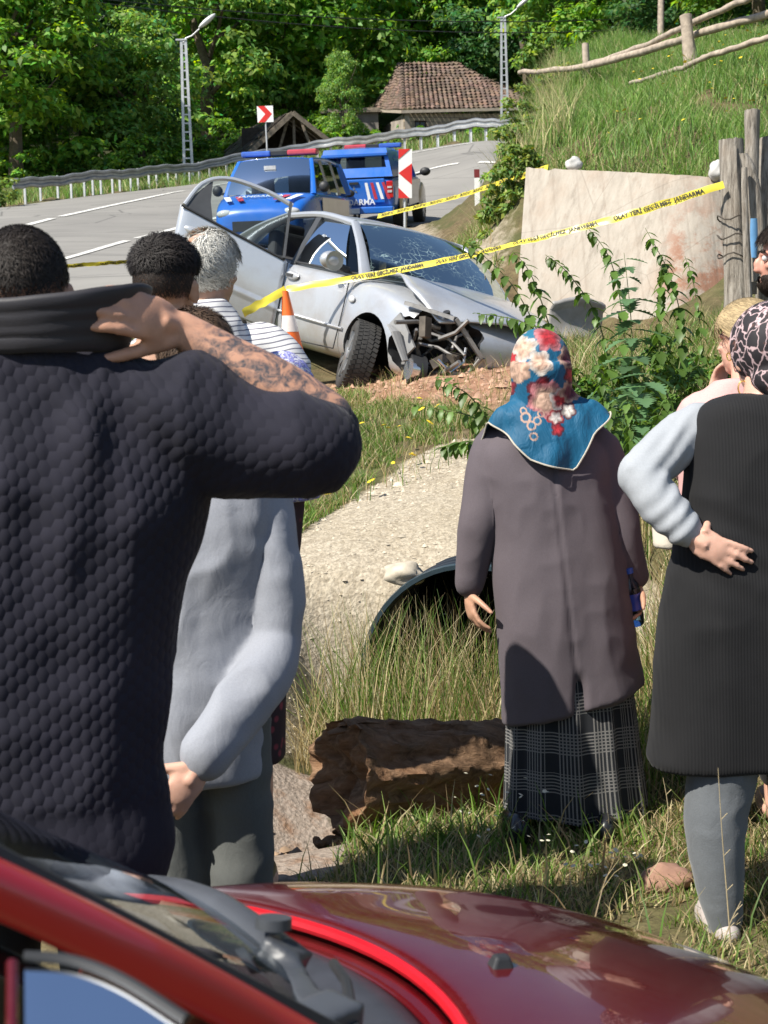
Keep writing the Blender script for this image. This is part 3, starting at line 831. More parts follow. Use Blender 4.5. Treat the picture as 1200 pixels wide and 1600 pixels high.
# ------------------------------------------------------------------ road signs
M_SIGNW = simple('sign_white', (.80, .80, .78), .4, var=.05); M_SIGNR = simple('sign_red', (.62, .025, .02), .4, var=.08); M_SIGNB = simple('sign_back', (.3, .3, .3), .5, .6)
def sign(name, label, ctr, w, h, shapes, post_b, lean=0, roundr=None):
    root = empty(name, (ctr.x, ctr.y, post_b)); tag(root, label, 'road sign')
    mb = MB(); mb.box((0, .03, ctr.z - post_b), (w, .012, h)); p = mb.build('panel', M_SIGNW, root)
    for s in shapes:
        m = MB(); m.add([(x * w / 2, .017, ctr.z - post_b + z * h / 2) for x, z in s] + [(x * w / 2, .0215, ctr.z - post_b + z * h / 2) for x, z in s], [tuple(range(len(s)))] + [tuple((i, (i + 1) % len(s), len(s) + (i + 1) % len(s), len(s) + i)) for i in range(len(s))])
        m.build('red_marking', M_SIGNR, p)
    m = MB(); m.tube([(0, .075, -.5), (0, .075, ctr.z - post_b + h * .4)], .03, 10); m.build('post', M_GALV2, root, True)
    root.rotation_euler = (0, lean, 0)
    return root
c_ = P(416, 178, 54); sign('chevron_sign', 'white square sign with red chevron arrow above the guardrail', c_, .56, .56, [[(-.9, 1), (-.05, 1), (.85, 0), (-.05, -1), (-.9, -1), (.0, 0)]], Hs(c_.x, c_.y) - .2, rad(-1))
c_ = P(631, 271, 27); sign('hazard_marker_sign', 'narrow red and white hazard marker panel in front of the blue pickup', c_, .235, .85,
    [[(-1, 1), (.75, 1), (-1, .58)], [(1, .42), (1, -.45), (-1, .02)], [(-1, -.58), (.62, -1), (-1, -1)]], P(629, 352, 27).z - .05, rad(1.5))
# delineator post by the road
q = P(746, 320, 30); root = empty('delineator_post', (q.x, q.y, Hs(q.x, q.y))); tag(root, 'small white marker post with a dark red top beside the road', 'marker post')
mb = MB(); mb.box((0, 0, .22), (.10, .05, .6)); mb.build('post', M_SIGNW, root); mb = MB(); mb.box((0, 0, .60), (.104, .054, .16)); mb.build('reflector_band', simple('maroon_band', (.16, .02, .02), .5), root)

# ------------------------------------------------------------------ concrete retaining wall
def retaining_wall():
    b = NB('old_concrete'); v = b.coord()
    st = b.mapping(v, (5, 5, .25)); n1 = b.noise(st, 2.0, 6, .65); n2 = b.noise(v, 2.2, 6, .65); n3 = b.noise(v, 40, 4)
    c = b.ramp(n1, [(.25, (.27, .24, .20)), (.5, (.355, .315, .265)), (.8, (.42, .38, .325))])
    c = b.mix(b.ramp(n2, [(.5, 0), (.68, .35)]), c, (.32, .225, .16))
    st2 = b.noise(b.mapping(v, (14, 14, .35)), 1.3, 3); c = b.mix(b.ramp(st2, [(.60, 0), (.72, .5)]), c, (.27, .215, .17))
    pos = b.sep(v)
    rust = b.math('ADD', b.math('MULTIPLY', b.ramp(pos[0], [(.0, 0), (1, 1)]), 0), b.noise(v, 3.2, 6, .75))
    side = b.attr('stain', 'Fac')
    c = b.mix(b.math('MULTIPLY', b.ramp(rust, [(.46, 0), (.58, .85)]), side), c, (.27, .125, .075))
    brd = b.wave(b.mapping(v, (1, .6, .03)), 1.35, .6, 1.5); c = b.mix(b.ramp(brd, [(.0, .22), (.03, 0)]), c, (.20, .165, .13)); crk = b.voro(b.mapping(v, (.7, .7, .9)), 1.1, 'DISTANCE_TO_EDGE'); c = b.mix(b.ramp(crk, [(.0, .3), (.006, 0)]), c, (.10, .08, .06)); c = b.mix(b.ramp(b.noise(b.mapping(v, (3, 3, .5)), 2.2, 5, .7), [(.56, 0), (.66, .4)]), c, (.17, .145, .115))
    b.set(col=c, rough=.92, spec=.2); bb = b.bump(n3, .35, .006); bb = b.bump(b.ramp(brd, [(.0, 0), (.06, 1)]), .2, .006, bb); b.bump(b.noise(b.mapping(v, (9, 9, .2)), 1, 2), .4, .03, bb)
    pts = [((822, 262, 16.2), (799, 600, 15.5)), ((960, 268, 15.5), (925, 600, 14.85)), ((1093, 275, 14.9), (1050, 600, 14.2)), ((1250, 283, 15.3), (1240, 600, 14.7))]
    root_p = P(960, 470, 15)
    vs, fs, st_ = [], [], []; n, m = 46, 26
    tops = cr([P(*a) for a, _ in pts], n); bots = cr([P(*c_) for _, c_ in pts], n)
    for i in range(n):
        for j in range(m):
            t = j / (m - 1); p = bots[i] * (1 - t) + tops[i] * t
            q = Vector(p); q += Vector((0, -1, 0)) * (.012 * (noise.noise(q * 1.7)) + .006 * noise.noise(q * 6))
            if j == m - 1: q.z += .012 * noise.noise(Vector((i * .6, 0, 0))) - (.02 if noise.noise(Vector((i * .9, 5, 0))) > .4 else 0)
            vs.append(q); s = (i / (n - 1)); st_.append(float(sstep(.52, .64, s)) * (1.0 - .75 * float(sstep(.62, .92, t))))
    o_ = len(vs); back = Vector((.05, .4, 0))
    for i in range(n): vs.append(Vector(tops[i]) + back + Vector((0, 0, .02 * noise.noise(Vector((i, 9, 0)))))); st_.append(0)
    for i in range(n): vs.append(Vector(bots[i]) + back); st_.append(0)
    for i in range(n - 1):
        for j in range(m - 1): fs.append((i * m + j, (i + 1) * m + j, (i + 1) * m + j + 1, i * m + j + 1))
        fs.append((i * m + m - 1, (i + 1) * m + m - 1, o_ + i + 1, o_ + i)); fs.append((o_ + i, o_ + i + 1, o_ + n + i + 1, o_ + n + i))
    fs.append(tuple(range(m)) + (o_, o_ + n)); 
    me = bpy.data.meshes.new('retaining_wall'); me.from_pydata([v_ - root_p for v_ in vs], [], fs); autosmooth(me, 40)
    a = me.attributes.new('stain', 'FLOAT', 'POINT'); a.data.foreach_set('value', st_)
    w = obj('retaining_wall', me, b.m); w.location = root_p
    tag(w, 'pale board-marked concrete retaining wall holding the grassy bank', 'wall')
retaining_wall()
M_ROCK = simple('pale_rock', (.45, .44, .42), .9, var=.3, vscale=9, bscale=20, bstr=.5, bdist=.01)
def rock(name, c, r, label, mat_=None, cat='stone', seed=0):
    bm = bmesh.new(); bmesh.ops.create_icosphere(bm, subdivisions=3, radius=1)
    for v in bm.verts:
        k = 1 + .35 * noise.noise(v.co * 1.3 + Vector((seed, 0, 0))) + .15 * noise.noise(v.co * 4 + Vector((seed, 3, 0)))
        v.co = Vector((v.co.x * r[0] * k, v.co.y * r[1] * k, v.co.z * r[2] * k))
    o_ = obj(name, bm, mat_ or M_ROCK, None, True); o_.location = c; o_.rotation_euler = (0, 0, seed); return tag(o_, label, cat)
rock('stone', P(898, 256, 16), (.10, .08, .07), 'pale grey stone on top of the concrete wall, left of the middle', seed=1)
rock('stone', P(1121, 266, 14.8), (.09, .08, .09), 'pale grey stone on the wall top beside the weathered fence post', seed=5)

# ------------------------------------------------------------------ pole fence up the bank and the weathered gate posts
M_POLE = simple('grey_branch', (.34, .28, .22), .9, var=.35, vscale=9, bscale=34, bstr=.5, bdist=.01)
def post_wood():
    b = NB('split_post_wood'); v = b.coord()
    n1 = b.noise(b.mapping(v, (26, 26, 1.6)), 1.6, 6, .7); n2 = b.noise(v, 5, 4)
    c = b.ramp(n1, [(.3, (.035, .028, .02)), (.45, (.20, .175, .145)), (.7, (.40, .365, .315))])
    c = b.mix(b.ramp(n2, [(.5, 0), (.7, .4)]), c, (.22, .16, .11)); b.set(col=c, rough=.9); b.bump(n1, .8, .02); return b.m
M_POST = post_wood()
def branch(name, pts, r, label, group=None, mat_=None, cat='fence rail', n=30, seed=0):
    ws = [P(*p) for p in pts]; base = ws[-1]
    q = cr(ws, n); rr = cr([(a,) for a in r], n)[:, 0]
    q = [Vector(p) - base + Vector((0, 0, .03 * noise.noise(Vector((i * .5, seed, 0))))) for i, p in enumerate(q)]
    mb = MB(); mb.tube(q, [a * (1 + .15 * noise.noise(Vector((i * .9, seed, 4)))) for i, a in enumerate(rr)], 9, jit=.1, seed=seed)
    o_ = mb.build(name, mat_ or M_POLE, None, 60); o_.location = base; return tag(o_, label, cat, group)
branch('fence_rail', [(812, 113, 30), (900, 106, 27), (1000, 82, 24), (1100, 50, 21.5), (1215, 18, 19.5)], [.045, .055, .06, .055, .055], 'long pale pole rail, lower of the two sweeping up the bank', seed=1)
branch('fence_rail', [(900, 106, 27.2), (1000, 74, 24), (1090, 32, 21.6), (1180, -6, 19.6)], [.035, .045, .045, .04], 'thinner pole rail, upper of the two crossing the bank fence', seed=2)
branch('fence_rail', [(985, 130, 23), (1060, 108, 21), (1115, 85, 20), (1215, 55, 18.5)], [.03, .035, .04, .04], 'short pole lying low in the grass below the fence', seed=3)
branch('fence_post', [(915, 68, 27), (917, 140, 27)], [.06, .075], 'slim fence post at the left end of the bank fence', n=6, cat='fence post', seed=4)
branch('fence_post', [(1071, 24, 21.5), (1080, 112, 21.5)], [.085, .10], 'sturdy fence post where both long rails cross', n=6, cat='fence post', seed=5)
branch('utility_pole', [(1034, -90, 62), (1032, 75, 62)], [.11, .13], 'grey utility pole rising behind the bank fence', n=4, cat='pole', seed=6)
def post(pts, r, label, seed, name='gate_post'):
    ws = [P(*p) for p in pts]; base = ws[-1]; n = 26
    q = cr(ws, n); rr = cr([(a,) for a in r], n)[:, 0]; ns = 22; rings = []
    for i in range(n):
        ring = []
        for j in range(ns):
            a = 6.283 * j / ns; k = 1 + .13 * noise.noise(Vector((math.cos(a) * 2.5, math.sin(a) * 2.5, i * .12 + seed))) + .10 * noise.noise(Vector((math.cos(a) * 9, math.sin(a) * 9, i * .05 + seed * 3)))
            ring.append(Vector(q[i]) - base + Vector((math.cos(a) * rr[i] * k, math.sin(a) * rr[i] * k, .015 * noise.noise(Vector((j * 1.1, seed, 0))) if i == 0 else 0)))
        rings.append(ring[::-1])
    mb = MB(); mb.loft(rings[::-1]); o_ = mb.build(name, M_POST, None, 50); o_.location = base
    return tag(o_, label, 'fence post')
post([(1143, 218, 11.5), (1146, 330, 11.5), (1152, 480, 11.5)], [.088, .090, .10], 'thick grey split post that the yellow tape is tied to', 1)
post([(1176, 172, 11.8), (1174, 250, 11.8), (1170, 460, 11.8)], [.056, .056, .06], 'tall brown post with a long crack, highest of the cluster', 2)
post([(1161, 240, 11.3), (1172, 270, 11.3), (1182, 340, 11.3), (1186, 440, 11.3)], [.03, .05, .055, .05], 'slanting grey branch post wedged between the two upright posts', 3)
post([(1163, 262, 11.2), (1164, 330, 11.2), (1170, 470, 11.2)], [.022, .022, .026], 'thin stick standing between the gate posts', 4)
post([(1200, 215, 12), (1196, 300, 12), (1195, 470, 12)], [.06, .065, .07], 'knotty grey post at the right edge behind the bearded man', 5)
post([(1212, 245, 11.6), (1212, 470, 11.6)], [.05, .06], 'pale post partly cut by the right edge of the picture', 6)
M_WIRE = simple('rusty_wire', (.10, .085, .07), .6, .5)
q0 = P(1146, 400, 11.5); mb = MB()
for z, tw in ((0, .1), (.14, .6), (.28, 1.1)):
    pts = [(math.cos(a * .4 + tw) * .118, math.sin(a * .4 + tw) * .118, z + .02 * math.sin(a * 1.3 + tw)) for a in range(17)]; mb.tube(pts, .006, 5)
mb.tube([(.1, -.1, .1), (.25, -.12, .02), (.4, -.05, .12), (.6, .02, .05)], .006, 5)
w_ = mb.build('barbed_wire', M_WIRE); w_.location = q0; tag(w_, 'rusty wire wound around the thick grey split post', 'wire')
mb = MB(); c0 = P(1178, 372, 11.1)
mb.loft([[(math.cos(a) * (.018 + .01 * math.sin(z * 9)), math.sin(a) * .012, z - .14) for a in np.linspace(0, 6.28, 9)[:-1]] for z in np.linspace(0, .28, 8)])
o_ = mb.build('blue_strap', simple('blue_plastic', (.10, .25, .45), .5), None, True); o_.location = c0; tag(o_, 'pale blue plastic strap hanging between the posts', 'strap')

# overhead wires
M_CABLE = simple('black_cable', (.02, .02, .02), .6)
def cable(a, bb_, sag, label):
    a, bb_ = P(*a), P(*bb_); pts = [a + (bb_ - a) * t - Vector((0, 0, sag * 4 * t * (1 - t))) - a for t in np.linspace(0, 1, 24)]
    mb = MB(); mb.tube(pts, .022, 5); o_ = mb.build('overhead_cable', M_CABLE); o_.location = a; tag(o_, label, 'cable', 'overhead cables')
cable((100, -8, 60), (1250, 8, 75), .9, 'upper black overhead cable strung across the trees')
cable((100, -4, 60), (1250, 22, 75), 1.1, 'lower black overhead cable strung across the trees')
# ------------------------------------------------------------------ vehicle kit (x forward, y left, z up, origin on the ground)
M_RUBBER = simple('tyre_rubber', (.035, .034, .033), .85, var=.35, vscale=9)
M_RIM = simple('rim_alloy', (.42, .43, .44), .35, .8, var=.2)
M_BLACK = simple('black_plastic', (.022, .023, .025), .55, var=.3, vscale=8)
M_INT = simple('car_interior', (.03, .03, .033), .8, var=.3)
M_GLASS = glass_mat('tinted_glass', (.30, .34, .34)); M_GLASSC = glass_mat('clear_glass', (.72, .80, .80))
M_CHROME = simple('bright_metal', (.6, .61, .62), .25, .9, var=.1)
M_LREDL = simple('tail_light_red', (.45, .015, .015), .2, var=.1); M_LWHITE = simple('lamp_white', (.45, .46, .47), .15)

def body_mesh(st, levels=2):
    rings = []
    for (x, zb, zt, w, sh, crown) in st:
        h = zt - zb
        half = [(0, zb), (w * .80, zb), (w * .96, zb + .05 * h / .6), (w, zb + h * .38), (w * .995, zb + h * .62), (w * .965, zt - sh), (w * .90, zt - sh * .25), (w * .5, zt + crown * .8), (0, zt + crown)]
        ring = [Vector((x, -a, c)) for a, c in half] + [Vector((x, a, c)) for a, c in half[-2:0:-1]]
        rings.append(ring)
    mb = MB(); mb.loft(rings); me = mb.mesh('body')
    o = bpy.data.objects.new('tmp', me); COL.objects.link(o)
    m = o.modifiers.new('s', 'SUBSURF'); m.levels = levels; m.render_levels = levels
    baked(o); me = o.data; bpy.data.objects.remove(o)
    bm = bmesh.new(); bm.from_mesh(me); bmesh.ops.recalc_face_normals(bm, faces=bm.faces); bm.to_mesh(me); bm.free()
    return me

def boolean(o, cutters):
    par = o.parent; o.parent = None
    for c in cutters:
        m = o.modifiers.new('b', 'BOOLEAN'); m.operation = 'DIFFERENCE'; m.object = c; m.solver = 'EXACT'
        try: m.material_mode = 'TRANSFER'
        except Exception: pass
    baked(o); o.parent = par
    for c in cutters: bpy.data.objects.remove(c)

def cutter_cyl(x, y0, y1, z, r, mat_):
    mb = MB(); mb.tube([(x, y0, z), (x, y1, z)], r, 32); o = mb.build('cut', mat_); return o

def grid_surf(f, n, m, name, mat_, parent, thick=0, smooth=True):
    vs = [f(i / (n - 1), j / (m - 1)) for i in range(n) for j in range(m)]
    fs = [(i * m + j, (i + 1) * m + j, (i + 1) * m + j + 1, i * m + j + 1) for i in range(n - 1) for j in range(m - 1)]
    me = bpy.data.meshes.new(name); me.from_pydata([tuple(v) for v in vs], [], fs); me.update()
    o = obj(name, me, mat_, parent, smooth)
    if thick: s = o.modifiers.new('solid', 'SOLIDIFY'); s.thickness = thick; s.offset = 0
    return o

def wheel(parent, loc, r=.31, w=.20, steer=0, camber=0, spokes=7, tread=True, side=-1, hub_mat=None):
    R = Euler((camber, 0, steer)).to_matrix()
    prof = [(-w * .5, r * .66), (-w * .55, r * .80), (-w * .50, r * .93), (-w * .40, r * .985), (0, r), (w * .40, r * .985), (w * .50, r * .93), (w * .55, r * .80), (w * .5, r * .66)]
    n = 40; rings = []
    for i in range(n):
        a = 6.2832 * i / n; rings.append([R @ Vector((q * math.cos(a), y, q * math.sin(a))) + Vector(loc) for y, q in prof])
    mb = MB(); k = len(prof)
    vs = [p for q in rings for p in q]; fs = [(i * k + j, ((i + 1) % n) * k + j, ((i + 1) % n) * k + j + 1, i * k + j + 1) for i in range(n) for j in range(k - 1)]
    mb.add(vs, fs)
    if tread:
        for i in range(46):
            for q, y in enumerate((-.38, -.13, .13, .38)):
                a = 6.2832 * (i + .5 * (q % 2)) / 46
                sk = .25 if q < 2 else -.25
                c = Vector((r * .998 * math.cos(a), y * w, r * .998 * math.sin(a))); Rt = R @ Matrix.Rotation(-a, 3, 'Y') @ Matrix.Rotation(sk, 3, 'X')
                mb.box(R @ c + Vector(loc), (.006, w * .215, r * .105), Rt)
    t = mb.build('tyre', M_RUBBER, parent, 40)
    mb = MB()
    mb.tube([R @ Vector((0, -w * .42, 0)) + Vector(loc), R @ Vector((0, w * .42, 0)) + Vector(loc)], r * .67, 28)
    f = side * w * .45
    for i in range(spokes):
        a = 6.2832 * i / spokes; mb.bar(R @ Vector((0, f, 0)) + Vector(loc), R @ Vector((math.cos(a) * r * .63, f * 1.05, math.sin(a) * r * .63)) + Vector(loc), .055, .03, up=R @ Vector((0, 1, 0)))
    mb.ell(R @ Vector((0, f * 1.08, 0)) + Vector(loc), (.07, .02, .07), R)
    mb.build('rim', hub_mat or M_RIM, parent, 35)
    return t

def text_mesh(txt, size, mat_, name, parent, matrix, extrude=.002, mirror=False, bold=0.0):
    cu = bpy.data.curves.new('t', 'FONT'); cu.body = txt; cu.size = size; cu.extrude = extrude; cu.offset = bold; cu.align_x = 'CENTER'; cu.align_y = 'CENTER'
    to = bpy.data.objects.new('t', cu); COL.objects.link(to)
    dg = bpy.context.evaluated_depsgraph_get(); me = bpy.data.meshes.new_from_object(to.evaluated_get(dg)); bpy.data.objects.remove(to); bpy.data.curves.remove(cu)
    me.name = name
    if mirror: me.transform(Matrix.Scale(-1, 4, (1, 0, 0))); me.flip_normals()
    me.transform(matrix); me.materials.clear()
    return obj(name, me, mat_, parent)

def frame_x(o, xa, ya):
    """matrix whose local x, y lie along the two given axes, at o"""
    xa = Vector(xa).normalized(); za = xa.cross(Vector(ya)).normalized(); ya = za.cross(xa)
    return Matrix(((xa.x, ya.x, za.x, o[0]), (xa.y, ya.y, za.y, o[1]), (xa.z, ya.z, za.z, o[2]), (0, 0, 0, 1)))

def mark_interior(me, x0, x1, ymax, zmin):
    me.materials.append(M_INT)
    k = len(me.materials) - 1
    for p in me.polygons:
        c = p.center
        if x0 < c.x < x1 and abs(c.y) < ymax and c.z > zmin and p.normal.z > .5: p.material_index = k

# ------------------------------------------------------------------ crashed silver sedan
def silver_paint():
    b = NB('silver_paint'); v = b.coord()
    n1 = b.noise(v, 2.0, 6, .65); n2 = b.noise(v, 900, 1)
    base = b.ramp(n2, [(.35, (.42, .44, .47)), (.65, (.56, .58, .61))])
    c = b.mix(b.math('MULTIPLY', b.ramp(b.math('ADD', n1, b.math('MULTIPLY', b.sep(v)[2], -.22)), [(.30, 0), (.52, 1)]), .45), base, (.33, .27, .21))
    b.set(col=c, rough=.34, metal=.45, coat=.45, coatr=.06); return b.m
M_SILVER = silver_paint()
SED = [(2.22, .30, .60, .50, .12, .0), (2.16, .22, .68, .68, .12, .01), (1.95, .20, .78, .80, .11, .03), (1.55, .20, .88, .855, .10, .045), (1.15, .20, .955, .87, .09, .04), (.3, .20, .955, .875, .06, .0), (-.5, .20, .97, .875, .06, .0), (-1.2, .20, 1.0, .865, .06, .0), (-1.62, .22, 1.03, .85, .09, .03), (-2.05, .27, 1.02, .80, .11, .03), (-2.2, .36, .95, .66, .14, 0)]

def greenhouse(root, paint_, g, glass_front, glass_side, front_left=True):
    """g: half widths, windscreen base/top, roof end, rear base"""
    wb, wt, xb, zb, xt, zt, xr, xe, ze = g
    def wsf(u, v):
        y = (v * 2 - 1); k = 1 - y * y
        base = Vector((xb - .22 * (1 - k), y * wb * .97, zb)); top = Vector((xt + .02 - .10 * (1 - k), y * wt * .97, zt - .035 * (1 - k)))
        p = base.lerp(top, u); p += Vector((.05, 0, .035)) * (4 * u * (1 - u)); return p
    grid_surf(wsf, 12, 16, 'windscreen', glass_front, root)
    def rf(u, v):
        y = v * 2 - 1; k = 1 - y * y
        x = (xt - .10 * (1 - k)) * (1 - u) + (xr + .08 * (1 - k)) * u
        return Vector((x, y * wt * 1.02, zt - .04 * (1 - k ** .6) + .045 * math.sin(math.pi * u) * (.4 + .6 * k)))
    grid_surf(rf, 16, 16, 'roof', paint_, root, .02)
    def rg(u, v):
        y = v * 2 - 1; k = 1 - y * y
        return Vector((xr + .08 * (1 - k), y * wt * .95, zt - .04 * (1 - k))).lerp(Vector((xe, y * wb * .88, ze)), u) + Vector((-.03, 0, .03)) * (4 * u * (1 - u))
    grid_surf(rg, 10, 12, 'rear_window', glass_side, root)
    for s in (-1, 1):
        mb = MB(); a0 = Vector((xb - .24, s * wb, zb - .04)); a1 = Vector((xt - .10, s * wt * 1.02, zt - .04))
        mid = a0.lerp(a1, .5) + Vector((.03, s * .012, .02))
        mb.tube([tuple(v) for v in cr([a0, mid, a1], 7)], [.062, .056, .05, .045, .042, .042, .042], 8, flat=.7); mb.build('front_pillar', paint_, root, True)
        mb = MB(); c0 = Vector((xe + .06, s * wb * .96, ze)); c1 = Vector((xr + .05, s * wt * 1.02, zt - .045))
        mb.tube([tuple(v) for v in cr([c0, c0.lerp(c1, .5) + Vector((0, s * .02, .02)), c1], 6)], [.13, .12, .10, .085, .075, .07], 8, flat=.45); mb.build('rear_pillar', paint_, root, True)
        mb = MB(); mb.tube([tuple(v) for v in cr([a1, ((xt + xr) / 2, s * wt * 1.035, zt + .0), c1], 9)], .032, 8); mb.build('roof_rail', paint_, root, True)
    return wsf

def sedan(name, root, paint_, mats, wreck=False):
    me = body_mesh(SED); me.materials.append(paint_); mark_interior(me, -1.45, .86, .70, .85)
    body = obj('body', me, None, root, True)
    cm = M_BLACK
    cuts = [cutter_cyl(x, s * .52, s * 1.1, .31, .355, cm) for x in (1.32, -1.32) for s in (-1, 1)]
    if wreck:
        bm = bmesh.new(); bmesh.ops.create_icosphere(bm, subdivisions=4, radius=1)
        for v in bm.verts:
            k = 1 + .28 * noise.noise(v.co * 2.1) + .16 * noise.noise(v.co * 5)
            v.co = Vector((v.co.x * .36 * k + 2.0, v.co.y * .40 * k - .62, v.co.z * .30 * k + .53))
        cuts.append(obj('cut', bm, cm)); 
    boolean(body, cuts); autosmooth(body.data, 32)
    return body

def sedan_glass_side(root, s, doors, glass, paint_):
    # door window between belt and roof rail: list of (x0b, x1b, x0t, x1t)
    for (x0b, x1b, x0t, x1t) in doors:
        def f(u, v):
            xb_ = x0b + (x1b - x0b) * v; xt_ = x0t + (x1t - x0t) * v
            return Vector((xb_, s * (.785), .965)).lerp(Vector((xt_, s * .60, 1.37)), u) + Vector((0, s * .02 * 4 * u * (1 - u), 0))
        grid_surf(f, 6, 6, 'side_window', glass, root)

cr_root = empty('silver_sedan', (-.16, 14.30, 1.22), (rad(-10.5), rad(8.5), rad(-60)))
tag(cr_root, 'crashed silver sedan with torn front corner and open rear door', 'car')
sil = sedan('silver', cr_root, M_SILVER, None, True)
def cracked():
    m = glass_mat('cracked_windscreen', (.50, .60, .60)); [q for q in m.node_tree.nodes if q.type == 'FRESNEL'][0].inputs[0].default_value = 1.28; [q for q in m.node_tree.nodes if q.type == 'BSDF_GLOSSY'][0].inputs[0].default_value = (.55, .62, .62, 1); n = m.node_tree.nodes; l = m.node_tree.links
    out = [q for q in n if q.type == 'OUTPUT_MATERIAL'][0]; prev = out.inputs[0].links[0].from_socket
    tc = n.new('ShaderNodeTexCoord'); vo = n.new('ShaderNodeTexVoronoi'); vo.feature = 'DISTANCE_TO_EDGE'; vo.inputs['Scale'].default_value = 16
    ns = n.new('ShaderNodeTexNoise'); ns.inputs['Scale'].default_value = 7; l.new(tc.outputs['Object'], ns.inputs['Vector'])
    mxv = n.new('ShaderNodeMix'); mxv.data_type = 'RGBA'; mxv.inputs[0].default_value = .10; l.new(tc.outputs['Object'], mxv.inputs[6]); l.new(ns.outputs['Color'], mxv.inputs[7]); l.new(mxv.outputs[2], vo.inputs['Vector'])
    r1 = n.new('ShaderNodeValToRGB'); r1.color_ramp.elements[0].position = .0; r1.color_ramp.elements[0].color = (1, 1, 1, 1); r1.color_ramp.elements[1].position = .04; r1.color_ramp.elements[1].color = (0, 0, 0, 1); l.new(vo.outputs[0], r1.inputs[0])
    n2 = n.new('ShaderNodeTexNoise'); n2.inputs['Scale'].default_value = 3.0; n2.inputs['Detail'].default_value = 5; l.new(tc.outputs['Object'], n2.inputs['Vector'])
    r2 = n.new('ShaderNodeValToRGB'); r2.color_ramp.elements[0].position = .47; r2.color_ramp.elements[0].color = (0, 0, 0, 1); r2.color_ramp.elements[1].position = .63; r2.color_ramp.elements[1].color = (.6, .6, .6, 1); l.new(n2.outputs[0], r2.inputs[0])
    mu = n.new('ShaderNodeMath'); mu.operation = 'MULTIPLY'; l.new(r1.outputs[0], mu.inputs[0]); l.new(r2.outputs[0], mu.inputs[1])
    d = n.new('ShaderNodeBsdfDiffuse'); d.inputs[0].default_value = (.55, .75, .72, 1)
    x = n.new('ShaderNodeMixShader'); l.new(mu.outputs[0], x.inputs[0]); l.new(prev, x.inputs[1]); l.new(d.outputs[0], x.inputs[2]); l.new(x.outputs[0], out.inputs[0])
    return m
GH = (.755, .575, 1.20, .975, .40, 1.425, -.98, -1.60, 1.06)
greenhouse(cr_root, M_SILVER, GH, cracked(), M_GLASS)
M_TRIM = simple('pillar_trim', (.05, .052, .055), .45, var=.2)
for s in (-1, 1):
    mb = MB(); mb.bar((-.30, s * .795, .93), (-.34, s * .60, 1.39), .10, .03, up=(0, 1, 0)); mb.build('centre_pillar', M_TRIM, cr_root)
sedan_glass_side(cr_root, -1, [(-.25, .66, -.29, .24)], M_GLASS, M_SILVER)
sedan_glass_side(cr_root, 1, [(-.25, .90, -.29, .28), (-1.35, -.35, -.98, -.38)], M_GLASS, M_SILVER)
mb = MB(); mb.add([(.66, -.785, .955), (.95, -.772, .96), (.29, -.602, 1.375), (.24, -.605, 1.37)], [(0, 1, 2, 3)]); o_ = mb.build('quarter_window', M_GLASS, cr_root)
# window frame of the front door, belt trim, panel gaps
mb = MB(); mb.tube([(-.25, -.80, .955), (.1, -.802, .955), (.92, -.780, .955)], .012, 6); mb.build('belt_trim', M_BLACK, cr_root)
mb = MB()
def side_y(z): return -(.876 if z > .35 else .86)
for xs in ((-.28, .93, -.27, .62, -.30, .30), (.90, .93, .90, .62, .86, .30)):
    mb.tube([(xs[0], -.868, xs[1]), (xs[2], -.878, xs[3]), (xs[4], -.872, xs[5])], .0055, 5)
mb.tube([(-.29, -.872, .30), (.3, -.874, .285), (.86, -.872, .30)], .0055, 5); mb.build('panel_gap', M_BLACK, cr_root)
mb = MB(); mb.tube([(-.3, -.882, .50), (.3, -.884, .49), (.95, -.878, .48)], .012, 6); mb.build('rubbing_strip', M_SILVER, cr_root)
def handle(parent, c, dirx=(1, 0, 0), n=(0, -1, 0), mat_=None):
    c = Vector(c); dx = Vector(dirx).normalized(); nn = Vector(n).normalized()
    mb = MB(); R = Matrix((dx, nn, dx.cross(nn))).transposed(); mb.ell(c, (.125, .022, .042), R, 16, 8); h = mb.build('door_handle', mat_ or M_SILVER, parent, True)
    mb = MB(); mb.box(c + nn * .021 - dx * .01, (.12, .012, .028), R); mb.build('handle_recess', M_BLACK, parent)
handle(cr_root, (-.14, -.872, .83))
# door mirror
mb = MB(); mb.tube([(.72, -.80, .97), (.72, -.88, .985)], .03, 8); mb.build('mirror_arm', M_BLACK, cr_root, True)
mb = MB(); mb.ell((.70, -.97, 1.02), (.075, .11, .08), (0, 0, rad(8)), 16, 10); mm = mb.build('mirror_housing', M_SILVER, cr_root, True)
mb = MB(); mb.tube([(.755, -.97, 1.02), (.765, -.97, 1.02)], .085, 16); mb.build('mirror_cap', M_RIM, cr_root, True)
# side repeater
mb = MB(); mb.ell((1.0, -.872, .74), (.05, .012, .03)); mb.build('side_indicator', M_LWHITE, cr_root, True)
# hood: sprung, buckled along the torn corner
def hoodf(u, v):
    x = 1.15 - .16 * abs(v * 2 - 1) ** 2.2; x = x * (1 - u) + (2.16 - .16 * abs(v * 2 - 1) ** 2) * u
    y = (v * 2 - 1) * (.745 - .10 * u)
    z = .955 + .035 * (1 - (v * 2 - 1) ** 2) - .06 * u - .17 * u * u + .03
    r = max(0, 1 - v * 2.6)                       # right hand edge (towards the camera) is lifted and bent
    z += .10 * r * math.sin(math.pi * min(1, u * 1.05)) - .05 * r * u + .02 * noise.noise(Vector((x * 4, y * 4, 0))) * (r + .25)
    y += .05 * r * math.sin(u * 7)
    return Vector((x, y, z))
grid_surf(hoodf, 30, 30, 'hood', M_SILVER, cr_root, .018)
